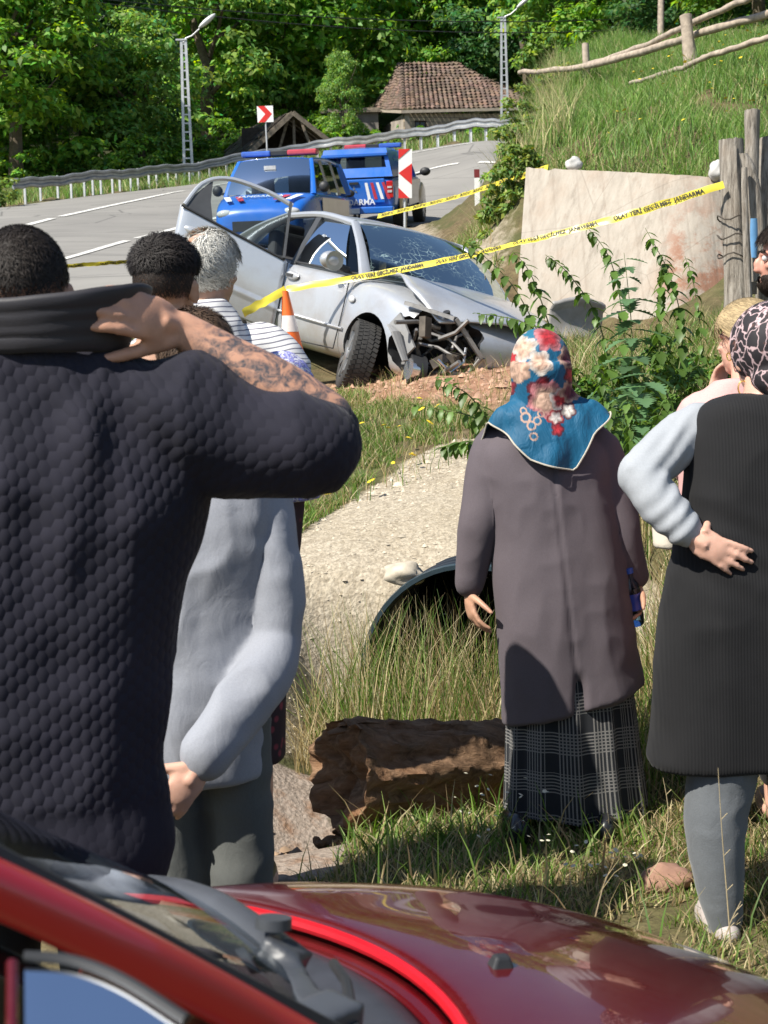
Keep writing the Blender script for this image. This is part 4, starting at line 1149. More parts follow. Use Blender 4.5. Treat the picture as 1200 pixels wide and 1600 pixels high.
# torn front corner: structure, headlamp carrier, pipes
M_ALU = simple('raw_metal', (.26, .25, .24), .5, .6, var=.35, vscale=12); M_GRIME = simple('engine_grime', (.09, .075, .06), .7, .2, var=.5, vscale=10)
rnd = random.Random(8); mb = MB(); mb2 = MB(); mb3 = MB()
for i in range(26):
    c = Vector((rnd.uniform(1.72, 2.15), rnd.uniform(-.82, -.35), rnd.uniform(.28, .72)))
    d = Vector((rnd.uniform(-1, 1), rnd.uniform(-1, 1), rnd.uniform(-.8, .8))).normalized() * rnd.uniform(.08, .22)
    q = rnd.random()
    if q < .45: mb.tube([c - d, c + Vector((rnd.uniform(-.05, .05), rnd.uniform(-.05, .05), rnd.uniform(-.05, .05))), c + d], rnd.uniform(.008, .02), 7)
    elif q < .75: mb2.tube([c - d, c + d * .3 + Vector((0, 0, rnd.uniform(-.08, .08))), c + d], rnd.uniform(.012, .03), 8)
    else: mb3 = MB(); mb3.box(c, (rnd.uniform(.06, .16), rnd.uniform(.05, .14), rnd.uniform(.04, .12)), (rnd.random() * 3, rnd.random() * 3, rnd.random() * 3)); mb3.build('engine_block', M_GRIME, cr_root)
mb.build('bent_metal_rods', M_ALU, cr_root, 40)['kind'] = 'stuff'; mb2.build('hoses', M_BLACK, cr_root, 40)['kind'] = 'stuff'
mb = MB(); mb.bar((1.75, -.80, .80), (2.12, -.55, .76), .07, .03); mb.bar((2.12, -.55, .76), (2.22, -.30, .50), .09, .03); mb.bar((2.22, -.30, .5), (2.17, -.28, .28), .08, .03); mb.build('headlamp_carrier', M_ALU, cr_root); 
mb = MB(); mb.tube([(1.68, -.86, .60), (1.85, -.90, .56), (1.98, -.84, .36)], [.03, .045, .03], 8, flat=.3); mb.bar((1.70, -.84, .66), (1.95, -.80, .42), .02, .16); mb.build('wing_liner_scrap', simple('scrap_grey', (.22, .22, .22), .6), cr_root)
mb = MB(); mb.tube([(1.95, -.78, .30), (1.98, -.66, .30)], .12, 20); mb.build('fog_lamp', M_BLACK, cr_root, True); mb = MB(); mb.tube([(1.99, -.80, .30), (2.0, -.72, .30)], .085, 18); mb.build('fog_lamp_lens', M_CHROME, cr_root, True)
mb = MB(); mb.tube([(2.10, -.62, .42), (2.16, -.52, .34), (2.14, -.40, .44), (2.10, -.38, .55)], .014, 8); mb.build('bent_bracket', M_CHROME, cr_root, True)
wheel(cr_root, (1.18, -.80, .280), .305, .20, rad(-22), rad(-6), side=-1)
wheel(cr_root, (1.32, .76, .30), tread=False, side=1); wheel(cr_root, (-1.32, .76, .30), tread=False, side=1); wheel(cr_root, (-1.32, -.76, .30), tread=False)
# open rear door (hinged on the centre pillar)
DOOR_A = rad(62)
def doorpt(x, y, z):
    """door space: x back from the hinge, y outwards, z up -> car space"""
    ca, sa = math.cos(DOOR_A), math.sin(DOOR_A)
    return Vector((-.32 - x * ca + y * sa, -.86 - x * sa - y * ca, z + .19 * x))
def dpanel(u, v):
    x = u * 1.03; zl = .30 + .10 * sstep(.75, 1, u); zu = .945 + .10 * u
    z = zl + (zu - zl) * v; bul = .05 * math.sin(math.pi * min(1, .15 + .8 * v)) + (.012 if .28 < v < .34 else 0) - .02 * float(sstep(.93, 1, u))
    return doorpt(x, bul, z)
grid_surf(dpanel, 26, 34, 'rear_door', M_SILVER, cr_root, .03)
def dtop(x): return .945 + .10 * x / 1.03
tilt = lambda z: -(z - .95) * .42
fr = [(.02, .95), (.05, 1.44), (.32, 1.47), (.66, 1.44), (.88, 1.31), (1.0, 1.06)]
pts = [doorpt(x, tilt(z), z) for x, z in fr]
mb = MB(); mb.tube([tuple(p) for p in cr(pts[1:], 18)], .022, 8); mb.build('door_frame', M_SILVER, cr_root, True)
mb = MB(); mb.bar(doorpt(.03, .004, .94), doorpt(.07, tilt(1.44) + .004, 1.44), .025, .13, up=(doorpt(0, 1, 0) - doorpt(0, 0, 0))); mb.build('door_pillar_trim', M_TRIM, cr_root)
cpts = cr([(x, z) for x, z in fr[1:]], 14)
vs = [doorpt(x, tilt(z) - .004, z) for x, z in cpts] + [doorpt(x, tilt(dtop(x)) - .004, dtop(x) - .01) for x, z in cpts]
k = len(cpts); mb = MB(); mb.add(vs, [(i, i + 1, k + i + 1, k + i) for i in range(k - 1)]); mb.build('door_glass', M_GLASSC, cr_root, True)
mb = MB(); q = [(.80, 1.37), (.96, 1.14), (1.0, 1.05), (.72, 1.01), (.78, 1.18)]; mb.add([doorpt(x, tilt(z) + .004, z) for x, z in q], [(0, 1, 2, 3, 4)]); mb.build('quarter_trim', M_TRIM, cr_root)
mb = MB(); mb.tube([tuple(doorpt(x, .03, dtop(x))) for x in np.linspace(.02, 1.02, 8)], .013, 6); mb.build('door_belt_trim', M_BLACK, cr_root)
ax = (doorpt(1, 0, .1) - doorpt(0, 0, 0)).normalized(); nn = (doorpt(0, 1, 0) - doorpt(0, 0, 0)).normalized()
handle(cr_root, doorpt(.84, .05, .86), ax, nn)
# seats and steering wheel
mb = MB()
for x in (.05, -.95):
    for y in (-.38, .38):
        mb = MB(); mb.box((x - .25, y, .95), (.14, .46, .55), (0, rad(-14), 0)); mb.box((x - .33, y, 1.23), (.09, .26, .16)); bevel(mb.build('seat', M_INT, cr_root), .04, 3)
mb = MB(); mb.tube([(.42 + .06 * math.cos(a), .38 + .18 * math.sin(a), 1.0 + .18 * math.cos(a)) for a in np.linspace(0, 6.283, 25)], .014, 6, cap=False); mb.build('steering_wheel', M_BLACK, cr_root, True)
mb = MB(); mb.ell((.80, 0, .94), (.22, .68, .07)); mb.build('dashboard', M_INT, cr_root, True)
mb = MB(); mb.ell((-.75, -.1, 1.02), (.22, .3, .10)); mb.build('red_cushion', simple('dark_red_cloth', (.16, .015, .03), .8), cr_root, True)

# torn-off bumper cover lying against the wall
def bumper(u, v):
    a = (v - .5) * 1.7; x = math.sin(a) * .40; y = -math.cos(a) * .16 - (.05 if u > .82 else 0) * 1.0 + .04 * u; z = u * .38
    return Vector((x, y + .03 * math.sin(u * 5), z - .06 * abs(v - .5) * 2 + .015 * noise.noise(Vector((u * 4, v * 5, 0)))))
bp = grid_surf(bumper, 12, 22, 'bumper_cover', simple('dull_grey_plastic', (.26, .25, .24), .6, var=.25), None, .012)
q = P(893, 532, 14.2); bp.location = q; bp.rotation_euler = (rad(-8), rad(4), rad(25)); bp.scale = (.95, 1, 1.0); tag(bp, 'torn-off dark grey bumper cover lying in front of the concrete wall', 'bumper')

# ------------------------------------------------------------------ gendarmerie van and pickup
M_BLUE = paint('gendarmerie_blue', (.012, .125, .52), .28, dirt=.12); M_TAN = paint('livery_beige', (.40, .33, .25), .35)
M_LETTER = simple('white_lettering', (.72, .74, .76), .5, var=.05); M_STRIPER = simple('stripe_red', (.42, .03, .05), .45, var=.1)
M_LBB = simple('lightbar_blue', (.05, .12, .42), .2); M_LBR = simple('lightbar_red', (.45, .06, .08), .2)
def lightbar(root, x, z, w):
    mb = MB(); mb.box((x, 0, z - .045), (.16, w * .98, .03)); mb.box((x, 0, z), (.22, w * .22, .09)); o = bevel(mb.build('light_bar_base', M_BLACK, root), .01)
    for s, m in ((1, M_LBR), (-1, M_LBB)):
        mb = MB(); mb.box((x, s * w * .305, z), (.26, w * .39, .10)); bevel(mb.build('light_bar_lens', m, root), .03, 3)
    return o
VAN = [(2.10, .35, .72, .55, .14, 0), (2.05, .26, .84, .74, .14, .02), (1.85, .22, .98, .84, .13, .03), (1.45, .22, 1.08, .90, .10, .03), (1.15, .22, 1.14, .915, .06, .01), (.2, .22, 1.15, .92, .05, 0), (-1.0, .22, 1.15, .92, .05, 0), (-1.9, .24, 1.15, .91, .06, 0), (-2.12, .34, 1.10, .80, .12, 0)]
def van():
    p = P(447, 393, 29.2); z = Hb1(p.x, p.y) + .035
    root = empty('gendarmerie_van', (p.x, p.y, z), (0, rad(4), rad(-100)))
    tag(root, 'blue gendarmerie van facing the camera behind the crashed sedan', 'van')
    me = body_mesh(VAN); me.materials.append(M_BLUE); mark_interior(me, -1.7, 1.0, .78, 1.0); b_ = obj('body', me, None, root, True)
    boolean(b_, [cutter_cyl(x, s * .55, s * 1.2, .32, .37, M_BLACK) for x in (1.3, -1.35) for s in (-1, 1)]); autosmooth(b_.data, 32)
    greenhouse(root, M_BLUE, (.82, .67, 1.32, 1.13, .62, 1.78, -1.95, -2.05, 1.14), M_GLASSC, M_GLASS)
    for s in (-1, 1):
        mb = MB()
        for x0, x1 in ((-.05, .95), (-1.0, -.12), (-1.85, -1.08)):
            tx1 = .55 if x1 > .5 else x1
            mb.add([(x0, s * .868, 1.16), (x1, s * .862, 1.16), (tx1, s * .715, 1.68), (x0, s * .72, 1.68)], [(0, 1, 2, 3)])
        mb.build('side_window', M_GLASS, root)
        mb = MB()
        for x in (-.08, -1.04): mb.bar((x, s * .875, 1.12), (x, s * .70, 1.74), .10, .04, up=(0, 1, 0))
        mb.build('side_pillar', M_TAN, root)
        mb = MB(); mb.box((-.45, s * .921, .72), (2.5, .012, .62)); mb.build('side_panel', M_TAN, root)
        mb = MB(); mb.ell((.98, s * 1.0, 1.22), (.07, .10, .10)); mb.bar((1.0, s * .86, 1.16), (.98, s * .98, 1.18), .05); mb.build('door_mirror', M_BLACK, root, True)
        mb = MB(); mb.ell((2.0, s * .60, .78), (.07, .16, .075)); mb.build('headlight', M_LWHITE, root, True)
        for i in range(2):
            mb = MB(); x0 = .26 + .22 * i
            mb.add([(1.93, s * x0, 1.003), (1.93, s * (x0 + .10), .995), (1.55, s * (x0 + .26), 1.085), (1.55, s * (x0 + .14), 1.09)], [(0, 1, 2, 3)]); mb.build('hood_stripe', (M_STRIPER, M_LETTER)[i], root)
    mb = MB(); mb.box((2.08, 0, .55), (.06, .9, .18)); mb.build('grille', M_BLACK, root)
    lightbar(root, .1, 1.90, 1.45)
    mb = MB()
    for y in (-.36, .36): mb = MB(); mb.box((.1, y, 1.30), (.14, .44, .6)); mb.box((.06, y, 1.56), (.10, .26, .18)); bevel(mb.build('seat', M_INT, root), .05, 3)
    mb = MB(); mb.box((.95, 0, 1.60), (.03, .22, .07)); mb.build('rear_view_mirror', M_LWHITE, root)
    mb = MB(); mb.box((1.05, -.5, 1.22), (.02, .10, .2)); mb.build('paper_pass', M_SIGNW, root)
    text_mesh('JANDARMA', .16, M_LETTER, 'lettering', root, frame_x((1.72, 0, 1.075), (0, 1, 0), (-1, 0, .28)))
    for x in (1.3, -1.35):
        for s in (-1, 1): wheel(root, (x, s * .80, .31), .32, .2, tread=False, side=s)
van()
PICK = [(2.55, .45, .85, .60, .14, 0), (2.45, .38, 1.0, .82, .14, .02), (1.6, .36, 1.12, .90, .10, .03), (1.15, .36, 1.17, .90, .06, 0), (.2, .36, 1.18, .90, .05, 0), (-.8, .36, 1.18, .90, .05, 0), (-1.8, .38, 1.18, .90, .05, 0), (-2.48, .42, 1.16, .885, .05, 0), (-2.56, .48, 1.12, .86, .04, 0)]
def pickup():
    p = P(588, 352, 36.3); z = Hb1(p.x, p.y) + .035
    root = empty('gendarmerie_pickup', (p.x, p.y, z), (0, rad(-7), rad(80)))
    tag(root, 'blue gendarmerie pickup with striped tailgate parked facing away', 'pickup')
    me = body_mesh(PICK); me.materials.append(M_BLUE); mark_interior(me, -.6, 1.0, .75, 1.0); b_ = obj('body', me, None, root, True)
    boolean(b_, [cutter_cyl(x, s * .52, s * 1.2, .42, .46, M_BLACK) for x in (1.45, -1.45) for s in (-1, 1)]); autosmooth(b_.data, 32)
    greenhouse(root, M_BLUE, (.80, .66, 1.2, 1.17, .55, 1.72, -.75, -.85, 1.2), M_GLASS, M_GLASS)
    # canopy over the load bed
    rings = []
    for (x, w, zt, wt) in ((-.70, .86, 1.78, .68), (-1.6, .87, 1.80, .69), (-2.25, .87, 1.78, .68)):
        rings.append([Vector((x, y, z_)) for y, z_ in ((-w, 1.17), (-w * .97, 1.3), (-wt - .04, zt - .10), (-wt + .08, zt), (0, zt + .03), (wt - .08, zt), (wt + .04, zt - .10), (w * .97, 1.3), (w, 1.17))])
    rings.append([v + Vector((-.28 * (1 - (v.z - 1.17) / .62) - .02, 0, 0)) for v in rings[-1]])
    mb = MB(); mb.loft(rings, cap=False); can = mb.build('canopy', M_BLUE, root, 35)
    # canopy rear: frame with its window, spoiler lip
    def rp(y, t): return Vector((-2.55 + .27 * t - .0, y * (.86 - .16 * t), 1.18 + .60 * t))
    mb = MB()
    for a, b2 in (((-1, 0), (-1, 1)), ((1, 0), (1, 1))):
        pass
    mb.add([rp(-1, 0), rp(1, 0), rp(1, .33), rp(-1, .33)], [(0, 1, 2, 3)]); mb.add([rp(-1, .72), rp(1, .72), rp(1, 1.02), rp(-1, 1.02)], [(0, 1, 2, 3)])
    mb.add([rp(-1, .33), rp(-.88, .33), rp(-.88, .72), rp(-1, .72)], [(0, 1, 2, 3)]); mb.add([rp(.88, .33), rp(1, .33), rp(1, .72), rp(.88, .72)], [(0, 1, 2, 3)])
    mb.box(rp(0, .80) + Vector((-.05, 0, 0)), (.12, 1.45, .05)); mb.build('canopy_tailgate', M_BLUE, root)
    mb = MB(); mb.add([rp(-.88, .33) + Vector((.02, 0, 0)), rp(.88, .33) + Vector((.02, 0, 0)), rp(.88, .72) + Vector((.02, 0, 0)), rp(-.88, .72) + Vector((.02, 0, 0))], [(0, 1, 2, 3)]); mb.build('canopy_window', M_GLASSC, root)
    mb = MB()
    for y in (-.42, .42): mb = MB(); mb.box((.0, y, 1.45), (.14, .44, .5)); mb.box((-.05, y, 1.62), (.12, .3, .2)); bevel(mb.build('seat', M_INT, root), .05, 3)
    # tailgate
    X = -2.585
    mb = MB(); mb.box((X + .02, 0, .88), (.05, 1.36, .52)); tg = bevel(mb.build('tailgate', M_BLUE, root), .02)
    mb = MB(); mb.box((X - .02, 0, 1.06), (.04, .20, .05)); mb.build('tailgate_handle', M_BLACK, root)
    for s in (-1, 1):
        for i in range(4):
            mb = MB(); y0 = s * (.27 + .125 * i); y1 = s * (.17 + .125 * i + .02 * i)
            w = s * .07; mb.add([(X - .012, y1, .62 + .08), (X - .012, y1 + w, .70), (X - .012, y0 + w * .9 + s * .0, 1.06), (X - .012, y0 - 0, 1.06)][::1], [(0, 1, 2, 3)])
            mb.v = [(x, y if z_ < .9 else y - s * .16, z_) for x, y, z_ in [(v[0], v[1] + s * .13, v[2]) for v in mb.v]]
            mb.build('tailgate_stripe', (M_LETTER, M_STRIPER)[i % 2], tg if False else root)
        mb = MB(); mb.box((X + .04, s * .79, .90), (.10, .14, .36)); tl = bevel(mb.build('tail_light', M_LREDL, root), .015)
        mb = MB(); mb.box((X - .012, s * .79, .86), (.02, .10, .05)); mb.box((X - .012, s * .79, .95), (.02, .10, .04)); mb.build('reversing_lamp', M_LWHITE, root)
    text_mesh('JANDARMA', .175, M_LETTER, 'lettering', root, frame_x((X - .012, .0, .645), (0, -1, 0), (0, 0, 1)), bold=.003)
    mb = MB()
    for k_ in range(3):
        a = rad(90 + 120 * k_); c = Vector((X - .012, math.cos(a) * .045, .90 + math.sin(a) * .045)); mb.add([c + Vector((0, math.cos(a) * .045, math.sin(a) * .045)), c + Vector((0, -math.sin(a) * .024, math.cos(a) * .024)), c - Vector((0, math.cos(a) * .045, math.sin(a) * .045)), c + Vector((0, math.sin(a) * .024, -math.cos(a) * .024))], [(0, 1, 2, 3)])
    mb.build('emblem', M_CHROME, root)
    mb = MB(); mb.box((X - .06, 0, .47), (.16, 1.74, .15)); bevel(mb.build('rear_bumper', M_BLUE, root), .03, 3)
    mb = MB(); mb.box((X - .15, .12, .47), (.012, .50, .11)); mb.build('number_plate', simple('plate', (.55, .62, .72), .4), root)
    for s in (-1, 1):
        mb = MB(); mb.box((.3, s * .905, .78), (1.9, .012, .55)); mb.build('side_panel', M_TAN, root)
        mb = MB(); mb.ell((1.45, s * .90, .62), (.55, .06, .36)); mb.build('wheel_flare', M_TAN, root, True)
        mb = MB(); mb.ell((-1.45, s * .90, .62), (.55, .05, .34)); mb.build('wheel_flare', M_BLUE if s > 0 else M_TAN, root, True)
        mb = MB(); mb.ell((.95, s * 1.08, 1.22), (.08, .13, .10)); mb.bar((1.0, s * .86, 1.16), (.97, s * 1.0, 1.18), .05); mb.build('door_mirror', M_BLACK, root, True)
        for x in (1.45, -1.45): wheel(root, (x, s * .82, .37), .37, .24, tread=False, side=s)
    lightbar(root, .1, 1.86, 1.35)
pickup()
def white_car():
    p = P(484, 376, 33.2); z = Hb1(p.x, p.y) - .12
    root = empty('white_hatchback', (p.x, p.y, z), (0, rad(5), rad(-95))); tag(root, 'white car half hidden between the blue van and the blue pickup', 'car')
    W = paint('white_car_paint', (.70, .70, .68), .3)
    sedan('w', root, W, None); greenhouse(root, W, GH, M_GLASSC, M_GLASS)
    for s in (-1, 1):
        sedan_glass_side(root, s, [(-.25, .85, -.29, .26), (-1.35, -.35, -.98, -.38)], M_GLASS, W)
        mb = MB(); mb.ell((.64, s * .97, 1.02), (.07, .11, .08)); mb.build('door_mirror', M_BLACK, root, True)
        for x in (1.32, -1.32): wheel(root, (x, s * .76, .30), tread=False, side=s)
white_car()

# ------------------------------------------------------------------ red car in the foreground
def red_car():
    loc = Vector((-.017, 1.962, -.274)); root = empty('red_car', loc, (rad(3.24), rad(6.22), rad(19.63)))
    tag(root, 'dark red car in the foreground, hood and windscreen pillar filling the bottom edge', 'car')
    MW = root.rotation_euler.to_matrix(); inv = MW.inverted()
    def lo(p): return inv @ (Vector(p) - loc)
    b = NB('red_paint_darkened'); v = b.coord(); n1 = b.noise(v, 3, 6, .7); n2 = b.noise(v, 90, 3)
    c = b.mix(b.math('MULTIPLY', b.ramp(n1, [(.4, 0), (.8, 1)]), .22), (.10, .0035, .0065), (.18, .10, .07))  # body red darkened to carry the hood's brown reflections, plus dust
    b.set(col=c, rough=b.ramp(n2, [(.3, .16), (.7, .26)]), coat=1.0, coatr=.03, metal=.25); RED = b.m
    BR = paint('red_paint_lit', (.50, .007, .014), .3, dirt=.03, coat=.4)  # same body red, painted brighter where edge and pillar look lit
    CY = .05; HW = .70
    def rear(v):      # v 0 = far side, 1 = near side
        y = (1 - 2 * v); k = abs(y) ** 2.0
        return Vector((-.36 * k, CY + y * (HW - .05), .90 - .08 * k))
    def hood(u, v):
        y = (1 - 2 * v); k = abs(y) ** 2.4
        r = rear(v); f = Vector((1.06 - .24 * k, CY + y * (HW - .06), .645 - .03 * k))
        p = r.lerp(f, u); p.z += .075 * math.sin(math.pi * (u ** .8)) * 1.0 * (1 - .4 * k)
        p.y += y * .05 * math.sin(math.pi * min(1, u * 1.2))
        # raised shoulders either side of a flat middle
        p.z += .016 * math.exp(-((abs(y) - .72) / .12) ** 2) * math.sin(math.pi * u) - .028 * float(sstep(.85, 1, abs(y)))
        return p
    h = grid_surf(hood, 60, 70, 'hood', RED, root, .012)
    mb = MB(); mb.tube([tuple(rear(v) + Vector((-.004, 0, -.004))) for v in np.linspace(.0, 1, 30)], .010, 8); mb.build('hood_edge', BR, root, True)
    # recessed flange behind the hood edge and black scuttle
    def fl(u, v): return rear(v) + Vector((-.028 * u - .006, 0, -.022 - .012 * u))
    grid_surf(fl, 4, 30, 'hood_flange', RED, root, .004)
    def scut(u, v):
        return rear(v) + Vector((-.032 - .17 * u, 0, -.036 + .012 * math.sin(u * 6) + .03 * u))
    grid_surf(scut, 10, 40, 'scuttle_panel', simple('scuttle_plastic', (.035, .037, .045), .5, var=.3, vscale=12), root, .004)
    # windscreen
    nb = lo(P(480, 1640, 1.42)); nt_ = lo(P(-260, 1268, 1.12)); fb = rear(.03) + Vector((-.16, 0, 0)); ft = fb + (nt_ - nb) * 1.02
    ft = ft + Vector((0, -.10, 0))
    def ws(u, v):
        p = (fb.lerp(ft, u)).lerp(nb.lerp(nt_, u), v); return p + Vector((.12, 0, .05)) * (4 * v * (1 - v)) * (1 - .3 * u)
    grid_surf(ws, 16, 24, 'windscreen', M_GLASSC, root)
    mb = MB(); mb.tube([tuple(v) for v in cr([nb + Vector((.16, -.015, -.10)), nb + Vector((0, -.01, .005)), nb.lerp(nt_, .5) + Vector((0, -.01, .01)), nt_ + Vector((0, -.01, .0))], 24)], [.0245] * 24, 14, flat=.9); mb.build('near_pillar', BR, root, True)
    mb = MB(); mb.tube([tuple(fb), tuple(fb.lerp(ft, .5) + Vector((.01, 0, .01))), tuple(ft)], .034, 12); mb.build('far_pillar', M_BLACK, root, True)
    mb = MB(); mb.tube([tuple(nb.lerp(nt_, t) + Vector((.02, .02, .012))) for t in np.linspace(-.05, 1, 12)], .010, 6); mb.build('windscreen_seal', M_BLACK, root, True)
    # wiper arms and blade
    w0 = lo(P(500, 1600, 1.50)); w1 = lo(P(440, 1510, 1.68)); w2 = lo(P(230, 1398, 1.98)); M_W = simple('wiper_plastic', (.06, .065, .075), .45, var=.3)
    mb = MB(); mb.tube([tuple(v) for v in cr([w1 + Vector((0, 0, .02)), w1.lerp(w2, .5) + Vector((0, 0, .035)), w2 + Vector((0, 0, .02))], 14)], [.020] * 10 + [.018, .016, .014, .012], 10, flat=.55); wp = mb.build('wiper_arm', M_W, root, True)
    mb = MB(); mb.box(w1 + Vector((0, 0, .01)), (.06, .045, .035), (rad(20), rad(15), rad(50))); mb.bar(w0, w1 + Vector((.0, 0, .0)), .034, .028); mb.box(w0, (.08, .05, .04), (0, 0, rad(30))); obj('wiper_hinge', remesh_mb(mb, .006, 4), M_W, root)
    mb = MB(); mb.tube([tuple(w1 + Vector((-.01, .01, .04))), tuple(w1 + Vector((-.01, .012, .052)))], .02, 14); mb.build('wiper_cap', M_W, root, True)
    mb = MB(); mb.tube([tuple(w1 + Vector((-.05, .02, -.01))), tuple(w1.lerp(w2, .5) + Vector((-.06, .0, .02))), tuple(w2 + Vector((-.07, 0, .01)))], .008, 6); mb.build('wiper_blade', M_BLACK, root, True)
    mb = MB(); mb.tube([tuple(w0 + Vector((.03, -.02, 0))), tuple(w0.lerp(w1, .5) + Vector((.05, 0, .01))), tuple(w1 + Vector((.06, 0, 0)))], .006, 6); mb.build('washer_hose', M_BLACK, root, True)
    # washer jet on the hood
    wj = lo(P(783, 1507, 1.78)); 
    mb = MB(); mb.box((0, 0, 0), (.036, .028, .020), None, 0, .6); o = mb.build('washer_jet', M_BLACK, root); bevel(o, .004, 2)
    ray = (MW.inverted() @ (P(783, 1512, 2.0) - CAM)).normalized(); c0 = lo(CAM)
    best = min(((u, v) for u in np.linspace(0, 1, 80) for v in np.linspace(0, 1, 80)), key=lambda q: (hood(*q) - c0).cross(ray).length); o.location = hood(*best) + Vector((0, 0, .012))
    # near side: wing, door with window, roof edge
    def wing(u, v):
        t = hood(u, 1.0); base = Vector((-.40 + 1.35 * u, CY - HW - .10 + .06 * u, .25)); p = t.lerp(base, v); p.y -= .07 * math.sin(math.pi * v); return p
    grid_surf(wing, 20, 14, 'front_wing', RED, root, .01)
    def wingf(u, v):
        t = hood(u, 0.0); base = Vector((-.40 + 1.35 * u, CY + HW + .10 - .06 * u, .25)); p = t.lerp(base, v); p.y += .07 * math.sin(math.pi * v); return p
    grid_surf(wingf, 20, 14, 'front_wing', RED, root, .01)
    def nose(u, v):
        t = hood(1.0, u); return t + Vector((.10 * math.sin(math.pi * v * .7) + .02, 0, -.42 * v))
    grid_surf(nose, 24, 12, 'front_bumper', RED, root, .01)
    g0 = lo(P(38, 1512, 1.0)); g1 = lo(P(115, 1519, 1.0)); g2 = lo(P(195, 1550, .987)); g3 = lo(P(292, 1612, .96)); g4 = lo(P(300, 1760, .90)); g5 = lo(P(40, 1760, .90))
    top = cr([g0, g1, g2, g3], 14); mb = MB(); bot = [g5 + (g4 - g5) * t for t in np.linspace(0, 1, 14)]
    nrm = (g3 - g0).cross(g5 - g0).normalized()
    mb.add([tuple(v) for v in top] + [tuple(v) for v in bot], [(i, i + 1, 15 + i, 14 + i) for i in range(13)]); mb.build('mirror_glass', simple('mirror_silver', (.80, .85, .92), .03, 1.0, var=.02), root, True)
    mb = MB(); mb.tube([tuple(Vector(v) + Vector((0, .004, .006))) for v in top], .004, 8); mb.build('mirror_shell', M_BLACK, root, True)
    mb = MB(); mb.tube([tuple(g0 + Vector((-.008, 0, .004))), tuple(g5 + Vector((-.008, 0, 0)))],                 .004, 8); mb.build('mirror_rim', RED, root, True)
    def dfr(u, v):
        a = nb.lerp(nt_, -.15 + 1.2 * u) + Vector((-.01, .03, -.035)); return a + Vector((-.02, .02 * v, -.45 * v))
    grid_surf(dfr, 12, 8, 'door_window', simple('dark_door_glass', (.008, .009, .010), .08), root, .006)
    for v_ in ((.30, CY - HW - .0, .27), (.30, CY + HW, .27)): wheel(root, v_, .30, .2, tread=False, side=-1 if v_[1] < 0 else 1)
red_car()
# ------------------------------------------------------------------ people kit
def get_co(me):
    c = np.empty(len(me.vertices) * 3, np.float32); me.vertices.foreach_get('co', c); return c.reshape(-1, 3).astype(float)
def get_no(me):
    c = np.empty(len(me.vertices) * 3, np.float32); me.vertex_normals.foreach_get('vector', c); return c.reshape(-1, 3).astype(float)
def set_co(me, c): me.vertices.foreach_set('co', c.astype(np.float32).ravel()); me.update()
def nz3(p, s, seed=0):
    """vectorised 3-D value noise in -1..1"""
    q = p * np.array(s) + seed * 13.7; i = np.floor(q); f = q - i; f = f * f * (3 - 2 * f); out = 0
    for dx in (0, 1):
        for dy in (0, 1):
            for dz in (0, 1):
                h = np.modf(np.abs(np.sin((i[:, 0] + dx) * 127.1 + (i[:, 1] + dy) * 311.7 + (i[:, 2] + dz) * 74.7 + seed) * 43758.5453))[0]
                w = (f[:, 0] if dx else 1 - f[:, 0]) * (f[:, 1] if dy else 1 - f[:, 1]) * (f[:, 2] if dz else 1 - f[:, 2]); out = out + h * w
    return out * 2 - 1
def ridged(p, s, seed=0): return 1 - 2 * np.abs(nz3(p, s, seed))
def wrinkle(me, layers):
    """push the cloth out and in: layers of (scale xyz, amount, seed, ridged)"""
    c = get_co(me); n = get_no(me); d = np.zeros(len(c))
    for s, a, sd, rg in layers: d += a * (ridged(c, s, sd) if rg else nz3(c, s, sd))
    set_co(me, c + n * d[:, None])

def ring(c, a, b, yaw=0, n=28, p=2.3, tilt=(0, 0)):
    out = []
    for j in range(n):
        t = 6.283185 * j / n; ct, st = math.cos(t), math.sin(t)
        x = a * math.copysign(abs(ct) ** (2 / p), ct); y = b * math.copysign(abs(st) ** (2 / p), st)
        X = x * math.cos(yaw) - y * math.sin(yaw); Y = x * math.sin(yaw) + y * math.cos(yaw)
        out.append(Vector((c[0] + X, c[1] + Y, c[2] + x * tilt[0] + y * tilt[1])))
    return out
def torso(mb, prof, yaw=0, n=28, steps=22, p=2.3):
    """prof rows: (x, y, z, half width, half depth) from the bottom up"""
    q = cr(prof, steps); mb.loft([ring(r[:3], r[3], r[4], yaw, n, p) for r in q]); return mb
def limb(mb, pts, r, n=14, steps=12, flat=1.0):
    q = cr([tuple(p) for p in pts], steps); rr = cr([(a,) for a in r], steps)[:, 0]
    mb.tube([Vector(v) for v in q], list(rr), n, flat=flat)
    mb.ell(q[0], (rr[0],) * 3, None, 12, 8); mb.ell(q[-1], (rr[-1],) * 3, None, 12, 8); return mb

